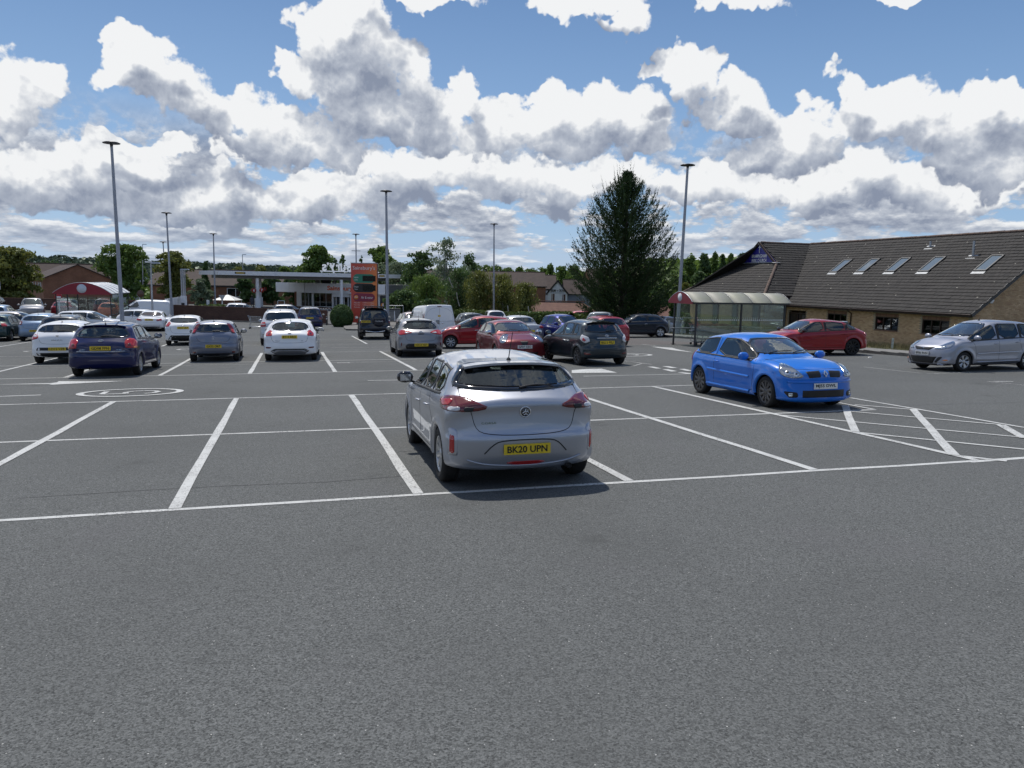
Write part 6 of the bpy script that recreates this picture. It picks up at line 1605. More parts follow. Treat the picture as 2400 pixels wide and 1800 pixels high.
def kp(a, b_, z0, z1):
    if z1 > top - .01: return False
    for (p, q) in wins:
        if b_ > p - .002 and a < q + .002 and z1 > WZ0 - .005 and z0 < WZ1 + .225: return False
    if b_ > door[0] and a < door[1] and z0 < WZ1 + .05: return False
    return True
bk = MB()
for (u_, z, L_) in brick_field(.03, 17.0, -.6, top, kp, rngc): bk.box((WV + .016, u_, z), (.022 + rngc.random() * .004, L_, .065), M_BRICK)
def kg(a, b_, z0, z1): return z1 < E_ + (a if a < RV else 2 * RV - b_) * TP - .12
for (v_, z, L_) in brick_field(WV + .004, 7.5, -.6, E_ + RH, kg, rngc): bk.box((v_, .012, z), (L_, .022 + rngc.random() * .004, .065), M_BRICK)
for (p, q) in wins:
    n = int((q - p) / .075)
    for i in range(n): bk.box((WV + .014, p + (i + .5) * (q - p) / n, WZ1 + .11), (.022, (q - p) / n - .01, .205), M_BRICKD)
    for i in range(n): bk.box((WV - .005, p + (i + .5) * (q - p) / n, WZ0 - .035), (.06, (q - p) / n - .01, .055), M_BRICKD)
obj('brickwork', bk, wo_, kind='stuff')
for (p, q) in wins:
    g = MB(); w_ = q - p; c_ = (p + q) / 2; fx = WV + .09
    for z in (WZ0 + .03, WZ1 - .03): g.box((fx, c_, z), (.08, w_, .06), M_BROWNW)
    for k in range(4): g.box((fx, p + .035 + k * (w_ - .07) / 3, (WZ0 + WZ1) / 2), (.079, .07, WZ1 - WZ0 - .12), M_BROWNW)
    f_ = obj('window_frame', g, church)
    for k in range(3):
        g = MB(); g.box((fx + .02, p + .035 + (k + .5) * (w_ - .07) / 3, (WZ0 + WZ1) / 2), (.012, (w_ - .07) / 3 - .07, WZ1 - WZ0 - .12), glass_mat('hall_window_glass', (.35, .37, .38))); obj('pane', g, f_)
    g = MB(); g.box((fx + .35, c_, (WZ0 + WZ1) / 2), (.04, w_, WZ1 - WZ0), M_DARK); obj('dark_room', g, f_)
    for k in ((0, 1, 2) if p < 3 else (1,)):
        g = MB(); n = 9; x0 = p + .1 + k * w_ / 3 + .15; vs = [(fx + .10 + .02 * (i % 2), x0 + i * .04, z) for i in range(n) for z in (WZ0, WZ1)]
        g.add(vs, [(2 * i, 2 * i + 2, 2 * i + 3, 2 * i + 1) for i in range(n - 1)], mat('net_curtain', (.35, .36, .36), .9)); obj('curtain', g, f_)
g = MB(); c_ = (door[0] + door[1]) / 2; h_ = WZ1 + .05 - .15
for k in range(3): g.box((WV + .10, door[0] + .05 + k * (door[1] - door[0] - .1) / 2, h_ / 2), (.08, .10, h_), M_BROWNW)
g.box((WV + .10, c_, h_ - .05), (.08, 2.0, .1), M_BROWNW); g.box((WV + .10, c_, .15), (.08, 2.0, .5), M_BROWNW)
do = obj('door', g, church); g = MB(); g.box((WV + .12, c_, h_ / 2), (.01, 1.95, h_ - .1), M_DGLASS); obj('pane', g, do)
# gutter, fascia, downpipes, bargeboard
g = MB(); g.bar((.02, -.25, E_ - .13), (.02, UE, E_ - .13), .03, .18, M_GUTTER, up=(0, 0, 1)); g.bar((.20, -.2, E_ - .16), (.20, UE, E_ - .16), .36, .02, M_GUTTER); obj('fascia', g, church)
g = MB(); g.tube([(-.05, -.25, E_ - .08), (-.05, UE, E_ - .08)], .055, M_GUTTER, 8); obj('gutter', g, church)
g = MB(); g.bar((-.0, -.27, E_ - .10), (RV, -.27, E_ + RH - .10), .05, .22, mat('grey_bargeboard', (.05, .052, .055), .5)); g.bar((2 * RV, -.27, E_ - .10), (RV, -.27, E_ + RH - .10), .05, .22, MATS['grey_bargeboard']); obj('bargeboard', g, church)
for u_ in (9.85, 17.25):
    g = MB(); g.tube([(-.05, u_, E_ - .1), (.05, u_, E_ - .22), (WV - .06, u_ - .05, E_ - .42), (WV - .06, u_ - .05, 0)], .04, M_GUTTER, 8); obj('downpipe', g, church)
g = MB(); g.bar((VE - .05, UJ - HW_ - .02, EZW - .12), (1.0, UJ - HW_ - .02, EZW - .12), .03, .20, M_GUTTER); g.bar((VE - .02, UJ - HW_, EZW - .12), (VE - .02, UJ + HW_, EZW - .12), .03, .20, M_GUTTER); obj('wing_fascia', g, church)
# round alarm box on the gable, floodlight
_rr = Vector(ray(*_z7(1958, 597))); _t = (CH_C - Vector(CAM)).dot(CH_U) / _rr.dot(CH_U); _P = Vector(CAM) + _rr * _t
av, az_ = (_P - CH_C).dot(CH_V), _P.z - FZ
g = MB(); g.lathe([(.22, 0), (.22, .06), (.16, .10), (.001, .11)], M_WHITE, 6, 'y', Matrix.Translation((av, -.0, az_))); obj('alarm_box', g, church)
# verge strip with posts, kerb and pavement before the church
def kpt(t, d): return KO + KU * t + KV * d
drape('verge', [(kpt(a, 1.5), kpt(a + 6, 1.5), kpt(a + 6, 13.5), kpt(a, 13.5)) for a in range(-18, 40, 6)], M_GRASS, .02, 1.2)
M_PAVE = mat('pavement', (.20, .195, .185), .85, noise=(4, .6, (.11, .11, .10)), bump=(50, .3))
drape('pavement', [(kpt(a, .16), kpt(a + 5, .16), kpt(a + 5, 1.5), kpt(a, 1.5)) for a in range(-18, 40, 5)], M_PAVE, .115, 1.2)
M_KERB = mat('kerb_stone', (.16, .155, .145), .85, noise=(6, .8, (.07, .065, .06)), bump=(40, .4))
kerb = obj('kerb', MB().mesh('kerb')); kerb['kind'] = 'structure'
for i, a in enumerate(np.arange(-18, 40, .92)):
    c_ = kpt(a + .45, .08); g = MB(); g.box((0, 0, 0), (.15, .905, .24), M_KERB)
    if i == 0: kme = g.mesh('kerb_stone')
    o = obj('kerb_stone', kme, kerb); o.location = (c_[0], c_[1], gzz(*c_) - .0); o.rotation_euler = (rngc.normal(0, .004), 0, -KA)
# dry weeds along the wall foot
def tufts(name, n, area, h, m, seed, kind='stuff'):
    r = np.random.default_rng(seed); V = []; Fq = []
    for i in range(n):
        x, y = area(r); z = gzz(x, y); hh = h * (.5 + r.random()); w_ = .012 + .012 * r.random(); a = r.random() * 6.28; lean = r.normal(0, .25, 2) * hh
        b_ = len(V); dx, dy = math.cos(a) * w_, math.sin(a) * w_
        V += [(x - dx, y - dy, z), (x + dx, y + dy, z), (x + dx * .3 + lean[0], y + dy * .3 + lean[1], z + hh), (x - dx * .3 + lean[0], y - dy * .3 + lean[1], z + hh)]; Fq.append((b_, b_ + 1, b_ + 2, b_ + 3))
    o = obj(name, np_mesh(name, V, Fq, m)); o['kind'] = kind; return o
M_DRY = mat('dry_grass', (.34, .29, .15), .95, noise=(5, .6, (.10, .12, .04)))
tufts('weeds', 9000, lambda r: kpt(r.uniform(-14, 28), 1.5 + abs(r.normal(0, 1.0)) + r.choice([0, 2, 5]) ), .13, M_DRY, 3)
tufts('weeds', 3000, lambda r: tuple((CH_C + CH_U * r.uniform(-1, 17) + CH_V * (OH - .05 - abs(r.normal(0, .35))))[:2]), .28, M_DRY, 5)
tufts('grass', 9000, lambda r: kpt(r.uniform(14, 36), 1.5 + r.uniform(0, 11)), .12, M_GRASS, 8)
# old white posts on the verge
PG = 'white posts on the verge before the church'
pm = MB(); pm.box((0, 0, .50), (.11, .11, 1.04), mat('old_white_timber', (.58, .58, .55), .8, noise=(9, .9, (.28, .27, .25))), taper=.94); pm_ = pm.mesh('timber_post')
desc = ['white timber post between the red hatchback and the silver hatchback', 'white timber post in front of the middle church window', 'white timber post just behind the red hatchback tail',
        'white timber post seen through the shelter glass, nearest the church door', 'white timber post left of the red hatchback bonnet', 'white timber post beside the very dark blue hatchback', 'white timber post seen through the left end of the shelter glass']
for (px, py, dep), ds in zip([(2163, 815, 41), (2091, 810, 43), (2019, 805, 45.5), (1836, 785, 52), (1786, 788, 50), (1566, 782, 53), (1597, 782, 52)], desc):
    P_ = at(px, py, dep); o = obj('timber_post', pm_); o.location = (P_[0], P_[1], gzz(P_[0], P_[1]) - .05); o.rotation_euler = (rngc.normal(0, .03), rngc.normal(0, .03), rngc.random()); tag(o, ds, 'post', PG)
g = MB(); g.box((0, 0, 0), (.14, .09, .03), M_LITTER, taper=.6); o = obj('litter', g); p_ = gp(2110, 822); o.location = (*kpt(-2.0, 1.9), gzz(*kpt(-2.0, 1.9)) + .05); tag(o, 'crumpled white paper on the verge behind the kerb', 'litter')
g = MB(); g.box((0, 0, 0), (.12, .09, .03), M_LITTER, taper=.6); o = obj('litter', g); p_ = gp(2039, 838.5); o.location = (p_[0], p_[1], p_[2] + .02); tag(o, 'small white scrap on the asphalt near the kerb', 'litter')

# ------------------------------------------------------------------ trolley shelters
M_MAROON = mat('maroon_panel', (.26, .018, .035), .35, coat=.3)
M_POLY = mat('curved_roof_sheet', (.33, .325, .27), .6, noise=(1.5, .7, (.30, .31, .22)))
M_POLYW = mat('curved_roof_sheet_white', (.66, .69, .72), .3, noise=(1.5, .3))
M_SHG = glass_mat('shelter_glass', (.90, .95, .93), fog=.035)
M_DOT = mat('white_dots', (.75, .77, .74), .5)
def shelter(x, y, az, wdt, length, hs_, rise, label, roofm, nbay=5, dots=True, glass_front=False):
    """local: X = long axis, Y = across; origin at the middle of the open maroon end"""
    M = ground_matrix(x, y, az, tilt=False); t = thing('trolley_shelter', label, 'shelter', matrix=M)
    n = 16; hw_ = wdt / 2 + .12
    arc = [(-hw_ + 2 * hw_ * i / n) for i in range(n + 1)]; za = lambda y_: hs_ + rise * (1 - (y_ / hw_) ** 2)
    for j in range(nbay):
        g = MB(); x0, x1 = -.25 + j * (length + .5) / nbay + .015, -.25 + (j + 1) * (length + .5) / nbay - .015
        vs = []; 
        for y_ in arc: vs += [(x0, y_, za(y_)), (x1, y_, za(y_)), (x0, y_, za(y_) - .012), (x1, y_, za(y_) - .012)]
        fs = []
        for i in range(n): a = 4 * i; fs += [(a, a + 1, a + 5, a + 4), (a + 2, a + 6, a + 7, a + 3), (a, a + 4, a + 6, a + 2), (a + 1, a + 3, a + 7, a + 5)]
        g.add(vs, fs, roofm, True); obj('roof_sheet', g, t)
        g = MB(); xx = x1 + .015; g.tube([(xx, y_, za(y_) + .012) for y_ in arc], .009, M_GALV, 5); obj('roof_rib', g, t)
    g = MB(); k = len(arc); vs = [(-.27, y_, za(y_)) for y_ in arc] + [(-.27, hw_, hs_ - .09), (-.27, -hw_, hs_ - .09)]; vs2 = [(v[0] - .04, v[1], v[2] + .0) for v in vs]
    kk = len(vs); g.add(vs + vs2, [tuple(range(kk)), tuple(range(kk, 2 * kk))[::-1]] + [(i, (i + 1) % kk, kk + (i + 1) % kk, kk + i) for i in range(kk)], M_MAROON); e = obj('end_panel', g, t)
    g = MB(); g.lathe([(.001, 0), (rise * .42, 0), (rise * .42, .01), (.001, .01)], mat('pale_disc', (.62, .66, .72), .4), 28, 'x', Matrix.Translation((-.322, 0, hs_ + rise * .44))); obj('disc', g, e)
    g = MB(); g.tube([(-.29, y_, za(y_) + .01) for y_ in arc], .022, M_GALV, 6); obj('end_trim', g, t)
    g = MB()
    for y_ in (-hw_ + .06, hw_ - .06): g.bar((-.2, y_, hs_ - .04), (length + .2, y_, hs_ - .04), .07, .09, M_STEELD)
    for xx in (0, length): g.bar((xx, -hw_ + .1, hs_ - .05), (xx, hw_ - .1, hs_ - .05), .05, .08, M_STEELD)
    obj('roof_beam', g, t)
    np_ = 3
    for i in range(np_):
        for sd in (-1, 1):
            g = MB(); xx = i * length / (np_ - 1); g.box((xx, sd * wdt / 2, hs_ / 2 - .1), (.07, .07, hs_ + .15), M_STEELD); g.box((xx, sd * wdt / 2, .01), (.18, .18, .02), M_STEELD); obj('post', g, t)
    for sd in (-1, 1):
        g = MB(); g.tube([(-.25, sd * (wdt / 2 - .10), .80), (length + .1, sd * (wdt / 2 - .10), .80)], .032, M_GALV, 8); obj('guard_rail', g, t)
    # glass panes with their bands of dots
    ps = []
    for i in range(np_ - 1):
        a, b_ = i * length / (np_ - 1) + .06, (i + 1) * length / (np_ - 1) - .06
        for sd in (1, -1): ps.append(((a, sd * (wdt / 2 + .0)), (b_, sd * (wdt / 2 + .0)), 'side'))
    ps.append(((length, -wdt / 2 + .06), (length, wdt / 2 - .06), 'end'))
    for (p, q, w_) in ps:
        g = MB(); g.bar((*p, 1.17), (*q, 1.17), .008, 1.75, M_SHG); po = obj('glass_pane', g, t)
        if dots:
            L_ = math.dist(p, q); nd = int(L_ / .115); g = MB()
            nx_, ny_ = (q[1] - p[1]) / L_, -(q[0] - p[0]) / L_
            for i in range(nd):
                cx_, cy_ = p[0] + (q[0] - p[0]) * (i + .5) / nd, p[1] + (q[1] - p[1]) * (i + .5) / nd
                for s2 in (-1, 1):
                    ax_ = Vector(((q[0] - p[0]) / L_, (q[1] - p[1]) / L_, 0)); o_ = Vector((cx_ + nx_ * .006 * s2, cy_ + ny_ * .006 * s2, 1.30))
                    vs = [o_ + ax_ * (.036 * math.cos(t_)) + Vector((0, 0, .036 * math.sin(t_))) for t_ in np.linspace(0, 6.283, 11)[:-1]]; g.add(vs, [tuple(range(10)) if s2 > 0 else tuple(range(10))[::-1]], M_DOT)
            obj('dot_band', g, po, kind='stuff')
    return t
P1_, P2_ = gp(1577.6, 807.6), gp(1627.5, 812.6)
mid = (P1_ + P2_)[:2] / 2; wd_ = float(np.linalg.norm((P2_ - P1_)[:2]))
SHAZ = 72.5
sh_r = shelter(mid[0], mid[1], SHAZ, wd_, 4.9, 2.13, .46, 'trolley shelter with a cream curved roof and dotted glass before the church', M_POLY)
_c = at(205, 700, 58.0)
sh_l = shelter(-32.0, 57.5, -13, 3.7, 5.0, 2.42, .78, 'trolley shelter with a white curved roof among the cars on the left', M_POLYW, 5, False)
# trolleys
M_WIRE = mat('trolley_wire', (.50, .52, .55), .25, metal=.9); M_RUB = mat('castor_rubber', (.03, .03, .03), .7)
def make_trolley(label, M, handle=M_STEELD):
    t = thing('trolley', label, 'trolley', matrix=M)
    g = MB(); L0, W0 = .88, .54
    def bp(x, y, z):     # basket: x along, tapering to the front
        f = 1 - .22 * x / L0; return (x, (y) * W0 * f, .52 + z * (.46 - .10 * x / L0) + .06 * x / L0)
    for z in (0, .2, .4, .6, .8, 1.0):
        c_ = [bp(0, -.5, z), bp(L0, -.5, z), bp(L0, .5, z), bp(0, .5, z)]
        for a, b_ in zip(c_, c_[1:]): g.bar(a, b_, .009 if 0 < z < 1 else .018, m=M_WIRE)
    for i in range(13):
        x = L0 * i / 12
        for y in (-.5, .5): g.bar(bp(x, y, 0), bp(x, y, 1), .007, m=M_WIRE)
        g.bar(bp(x, -.5, 0), bp(x, .5, 0), .007, m=M_WIRE)
    for i in range(7): y = -.5 + i / 6; g.bar(bp(L0, y, 0), bp(L0, y, 1), .007, m=M_WIRE); g.bar(bp(0, y, 0), bp(L0, y, 0), .007, m=M_WIRE)
    obj('basket', g, t, kind='stuff')
    g = MB()
    for y in (-1, 1):
        g.tube([(-.10, y * .27, 1.02), (-.02, y * .26, .93), (.10, y * .24, .50), (.02, y * .25, .20), (.10, y * .25, .15), (.95, y * .19, .17)], .018, M_WIRE, 6)
    g.bar((.10, -.25, .2), (.10, .25, .2), .016, m=M_WIRE); g.bar((.92, -.19, .17), (.92, .19, .17), .016, m=M_WIRE); obj('frame', g, t)
    g = MB(); g.tube([(-.10, -.28, 1.02), (-.10, .28, 1.02)], .018, handle, 8); obj('handle', g, t)
    wm = MB(); wm.lathe([(.001, -.016), (.05, -.016), (.062, -.010), (.062, .010), (.05, .016), (.001, .016)], M_RUB, 12, 'y'); wm = wm.mesh('wheel')
    for (x, y) in ((.04, .25), (.04, -.25), (.92, .18), (.92, -.18)): o = obj('wheel', wm, t); o.location = (x, y, .062)
    return t
M_HAND = mat('maroon_handle', (.20, .03, .04), .5)
Ms = Matrix(sh_r.matrix_world)
tl = ['shopping trolley nearest the maroon end of the right shelter', 'second shopping trolley from the open end in the right shelter', 'third shopping trolley from the open end in the right shelter', 'fourth shopping trolley from the open end, right shelter',
      'fifth shopping trolley from the open end, right shelter', 'sixth shopping trolley from the open end, right shelter', 'seventh shopping trolley from the open end, right shelter', 'eighth shopping trolley from the open end, right shelter', 'innermost shopping trolley of the front row in the right shelter']
tro = None
for i in range(9):
    Mx = Ms @ Matrix.Translation((.55 + i * .30, -.42 + .01 * (i % 2), .0))
    if tro is None: tro = make_trolley(tl[i], Mx, M_HAND); tro['group'] = 'shopping trolleys in the right shelter'
    else: dup(tro, Mx, tl[i])
for i in range(7):
    Mx = Ms @ Matrix.Translation((.75 + i * .31, .42, .0)); dup(tro, Mx, 'shopping trolley number %s of the back row in the right shelter' % ['one', 'two', 'three', 'four', 'five', 'six', 'seven'][i])
p_ = gp(585, 773); make_trolley('lone shopping trolley by the dark brick wall', ground_matrix(p_[0] , p_[1], 80))

# ------------------------------------------------------------------ lamp posts
M_POLE = mat('grey_lamp_column', (.33, .35, .40), .45, metal=.35, noise=(1.2, .35, (.22, .23, .27)))
M_HEAD = mat('dark_lamp_head', (.055, .058, .068), .4, metal=.3)
def lamp(px0, py0, px1, dep, label, r0=.105, r1=.06, head=.43, group='tall car park lamp posts with disc heads', ring=None):
    b2 = at(px1, 700, dep); base = Vector((b2[0], b2[1], gzz(b2[0], b2[1]))); r_ = ray(px0, py0); top = Vector(CAM + r_ * (b2[1] - CAM[1]) / r_[1])
    t = thing('lamp_post', label, 'lamp post', tuple(base), group=group); v = top - base; v.y = 0
    g = MB(); n = 8; g.tube([v * (i / n) for i in range(n + 1)], [r0 + (r1 - r0) * i / n for i in range(n + 1)], M_POLE, 12); g.tube([(0, 0, 0), v * .09], [r0 * 1.35, r0 * 1.3], M_POLE, 12); g.tube([(0, 0, 0), (0, 0, .03)], r0 * 2.2, M_STEELD, 12); obj('column', g, t)
    g = MB(); g.box((0, -r0 * 1.3, .75), (.10, .02, .40), M_POLE); obj('access_door', g, t)
    g = MB(); g.lathe([(.001, .10), (.10, .085), (head * .75, .045), (head, .0), (head * .96, -.03), (head * .4, -.05), (.09, -.06), (.07, -.20), (r1, -.25)], M_HEAD, 28, 'z', Matrix.Translation(v)); obj('lamp_head', g, t)
    if ring: g = MB(); g.bar(v * ring + Vector((-.5, 0, 0)), v * ring + Vector((.5, 0, 0)), .06, m=M_HEAD); obj('cross_arm', g, t)
    return t
lamp(261, 335, 285, 43.5, 'nearest tall lamp post on the left, rising behind the navy hatchback', .12, .07, .46)
lamp(390, 499, 402, 67, 'tall lamp post behind the white fence panel on the left')
lamp(500, 548, 504, 87, 'tall lamp post on the mound beyond the brick wall')
lamp(905, 448, 909, 55, 'tall lamp post just right of the orange price totem', .125, .075)
lamp(834, 549, 836, 88, 'thin lamp post with a cross arm rising behind the price totem', ring=.80)
lamp(1158, 525, 1158, 80, 'tall lamp post among the trees right of the white van')
lamp(1612, 387, 1591, 49, 'tall lamp post behind the right trolley shelter', .12, .075, .46)
lamp(382, 567, 392, 100, 'lamp post partly hidden by the tree, left of the white fence panel')
def street_lamp(px, py, pxb, dep, label, arm=.7, side=1):
    b2 = at(pxb, 700, dep); base = Vector((b2[0], b2[1], gzz(b2[0], b2[1]))); r_ = ray(px, py); top = Vector(CAM + r_ * (b2[1] - CAM[1]) / r_[1]); t = thing('street_lamp', label, 'street lamp', tuple(base), group='street lamps beyond the car park'); v = top - base; v.y = 0
    g = MB(); g.tube([(0, 0, 0), v * .5, v], [.09, .07, .05], M_GALV, 8); obj('column', g, t)
    g = MB(); g.box((v.x + side * arm * .5, 0, v.z + .03), (arm, .25, .10), M_GALV, taper=.8); obj('lantern', g, t); return t
street_lamp(334, 573, 334, 130, 'street lamp above the second left tree'); street_lamp(568, 597, 572, 120, 'street lamp behind the left end of the fuel canopy', .6)
street_lamp(143, 586, 143, 900, 'left one of two masts on the far hill', 3); street_lamp(190, 592, 192, 900, 'right one of two masts on the far hill', 14, 0)
t = street_lamp(353.5, 617, 355.8, 58, 'short pole with a flat white floodlight above the small white van'); 
g = MB(); p_ = Vector(at(353.5, 616, 58)) - Vector(t.location); g.box((p_.x, 0, p_.z + .06), (.42, .3, .10), M_WHITE); obj('floodlight', g, t)
t = street_lamp(433, 632, 433.6, 76, 'pole with a white floodlight head at the end of the fence panel', .9, 0)
# three silver poles and the vacuum post
for px, ds in ((424.3, 'left one of three slim silver poles beside the white fence panel'), (428.5, 'middle one of three slim silver poles beside the white fence panel')):
    top = Vector(at(px, 633, 75)); b_ = (top.x, top.y, gzz(top.x, top.y)); g = MB(); g.tube([(0, 0, 0), (0, 0, top.z - b_[2])], .07, M_GALV, 10); g.lathe([(.13, 0), (.13, .02), (.07, .04)], M_GALV, 10); o = obj('pole', g); o.location = b_; tag(o, ds, 'pole', 'slim silver poles')
def spot(px, dep): p = at(px, 715, dep); return p[0], p[1], gzz(p[0], p[1])
x_, y_, z_ = spot(431, 75); g = MB(); g.box((0, 0, 1.1), (.45, .4, 2.2), M_WHITE); g.box((0, -.21, 1.35), (.30, .02, .35), M_DARK); g.box((.02, -.23, 1.0), (.2, .05, .2), M_BLACK); o = obj('vacuum_machine', g); o.location = (x_, y_, z_ + .0); tag(o, 'white vacuum machine column by the silver poles', 'machine')
# white fence panel seen obliquely
p0 = Vector(at(386.5, 702, 70)); p1 = Vector(at(423, 694.5, 76)); g0 = gzz(p0.x, p0.y); zt = p1.z
t = thing('fence_panel', 'long white jet wash screen running back from the wall', 'screen', (p0.x, p0.y, g0)); d_ = p1 - p0; d_.z = 0; n = 5
hh0 = p0.z - g0
for i in range(n):
    a = d_ * (i / n); b_ = d_ * ((i + .98) / n); g = MB(); g.bar(a + Vector((0, 0, hh0 / 2 + .25 + (p1.z - p0.z) * i / n / 2)), b_ + Vector((0, 0, hh0 / 2 + .25 + (p1.z - p0.z) * i / n / 2)), .05, hh0 - .4, M_WHITE); obj('panel', g, t)
for i in range(n + 1):
    a = d_ * (i / n); g = MB(); g.tube([a, a + Vector((0, 0, hh0 + .05))], .04, M_GALV, 8); obj('post', g, t)

# ------------------------------------------------------------------ low brick wall of the forecourt
M_BW = brickwall_mat('dark_red_brickwork', (.090, .045, .034), (.125, .066, .046), (.10, .08, .07))
wa = gp(372, 762.5)[:2]; wb = gp(768, 761.5)[:2]; dW = (wb - wa) / np.linalg.norm(wb - wa); LWl = float(np.linalg.norm(wb - wa))
t = thing('brick_wall', 'long low dark brick wall between the car park and the forecourt', 'wall', (wa[0], wa[1], gzz(*wa)), rz=math.atan2(dW[1], dW[0]))
slope = (gzz(*wb) - gzz(*wa)) / LWl
g = MB(); g.add([(0, -.11, -.3), (LWl, -.11, slope * LWl - .3), (LWl, .11, slope * LWl - .3), (0, .11, -.3), (0, -.11, 1.27), (LWl, -.11, 1.27 + slope * LWl), (LWl, .11, 1.27 + slope * LWl), (0, .11, 1.27)],
  [(3, 2, 1, 0), (4, 5, 6, 7), (0, 1, 5, 4), (1, 2, 6, 5), (2, 3, 7, 6), (3, 0, 4, 7)], M_BW); obj('brickwork', g, t)
cm_ = MB(); cm_.box((0, 0, 0), (.44, .27, .09), M_BW); cme = cm_.mesh('coping_brick')
for i in range(int(LWl / .45)):
    o = obj('coping_brick', cme, t); x = .22 + i * .45; o.location = (x, 0, 1.315 + slope * x)
g = MB(); kb = []
kk_ = obj('kerb', MB().mesh('kerb')); kk_['kind'] = 'structure'
for i in range(60):
    c_ = gp(372, 762.5)[:2] + dW * (.46 + i * .92) - np.array([-dW[1], dW[0]]) * .9
    if i * .92 > LWl + 5: break
    o = obj('kerb_stone', kme, kk_); o.location = (c_[0], c_[1], gzz(*c_) - .01); o.rotation_euler = (0, 0, math.atan2(dW[1], dW[0]) + math.pi / 2)
drape('pavement', [(gp(372, 762.5)[:2] + dW * a - np.array([-dW[1], dW[0]]) * .82, gp(372, 762.5)[:2] + dW * (a + 4) - np.array([-dW[1], dW[0]]) * .82, gp(372, 762.5)[:2] + dW * (a + 4) + np.array([-dW[1], dW[0]]) * .1, gp(372, 762.5)[:2] + dW * a + np.array([-dW[1], dW[0]]) * .1) for a in range(0, 24, 4)], M_PAVE, .10, 2)
# bollards beside it
for px, py, ds in ((766, 763, 'dark bollard with a bright band right of the navy four-wheel drive'),):
    p_ = gp(px, py); g = MB(); g.lathe([(.075, 0), (.075, .72), (.09, .74), (.085, .80), (.05, .86), (.001, .87)], M_STEELD, 14); g.lathe([(.078, .60), (.078, .68)], M_WHITE, 14); o = obj('bollard', g); o.location = tuple(p_); tag(o, ds, 'bollard')
# kerbed island of the totem
_i0 = gp(810, 768)[:2]; ip = [gp(*q)[:2] for q in ((806, 764), (806, 771), (811, 774.5), (838, 775), (905, 773), (990, 770), (990, 758), (850, 757))]
g = MB(); zz = [gzz(*p) for p in ip]; n = len(ip); g.add([(p[0], p[1], z + .12) for p, z in zip(ip, zz)] + [(p[0], p[1], z - .1) for p, z in zip(ip, zz)], [tuple(range(n)), *[(i, n + i, n + (i + 1) % n, (i + 1) % n) for i in range(n)]], M_KERB); o = obj('kerb_island', g); o['kind'] = 'structure'

# ------------------------------------------------------------------ price totem
M_OR = bpy.data.materials.new('totem_orange'); M_OR.use_nodes = True
_T = NT(M_OR.node_tree); _s = _T.n('ShaderNodeSeparateXYZ', ins={0: _T.n('ShaderNodeTexCoord').outputs['Object']})
_f = _T.ramp(_T.math('ADD', _s.outputs[0], _T.math('MULTIPLY', _T.math('ABSOLUTE', _T.math('SUBTRACT', _s.outputs[2], 3.6)), -.55)), -1.6, 1.2)
M_OR.node_tree.links.new(_T.mix(_f, (.58, .085, .06), (.85, .26, .07)), M_OR.node_tree.nodes['Principled BSDF'].inputs['Base Color']); M_OR.node_tree.nodes['Principled BSDF'].inputs['Roughness'].default_value = .35
TB = gp(855, 765); TD = float((Vector(tuple(TB)) - Vector(CAM)).dot(Vector(FW)))
tl_, tr_ = Vector(at(823, 690, TD)), Vector(at(883.5, 690, TD - .3)); TWd = (tr_ - tl_).length
ttop = Vector(at(852, 617.7, TD)).z; zb = gzz(TB[0], TB[1])
dd = (tr_ - tl_).normalized()
tot = thing('price_totem', 'tall orange fuel price sign with green and black price boxes', 'sign', ((tl_.x + tr_.x) / 2, (tl_.y + tr_.y) / 2, zb), rz=math.atan2(dd.y, dd.x))
TH = ttop - zb; w2 = TWd / 2
g = MB(); g.box((0, .14, .30 + (TH - .30) / 2), (TWd, .28, TH - .30), M_OR); fo = obj('board', g, tot)
g = MB(); g.box((w2 + .012, .14, .30 + (TH - .30) / 2), (.02, .30, TH - .30), mat('totem_edge', (.16, .06, .05), .5)); g.box((0, .14, TH + .03), (TWd + .06, .34, .06), M_GALV); obj('edge_trim', g, tot)
for x in (-.7, .7): g = MB(); g.box((x, .14, .1), (.12, .12, .6), M_GALV); obj('leg', g, tot)
def yb(f): return TH - f * (TH - .3)
def pill(x, z, w, h, m, y, n=10):
    r = h / 2; pts = [(x + (w / 2 - r) + r * math.cos(t), z + r * math.sin(t)) for t in np.linspace(-math.pi / 2, math.pi / 2, n)] + [(x - (w / 2 - r) + r * math.cos(t), z + r * math.sin(t)) for t in np.linspace(math.pi / 2, 3 * math.pi / 2, n)]
    g = MB(); g.prism([(a, b_) for a, b_ in pts], 0, .02, m, M=basis((1, 0, 0), (0, 0, 1), (0, -1, 0), (0, y, 0))); return g
TM = lambda x, z, y=-.012: basis((1, 0, 0), (0, 0, 1), (0, -1, 0), (x, y, z))
text_obj("Sainsbury's", fo, M_WTXT, TM(0, yb(.083)), TWd * .86, .42, bold=.0)
k_ = TWd / 343.
M_GRN = mat('totem_green', (.03, .22, .14), .4); M_BLKP = mat('totem_black', (.012, .012, .016), .3); M_MRN = mat('totem_maroon', (.25, .025, .06), .4); M_ORB = mat('totem_badge', (.75, .25, .05), .5)
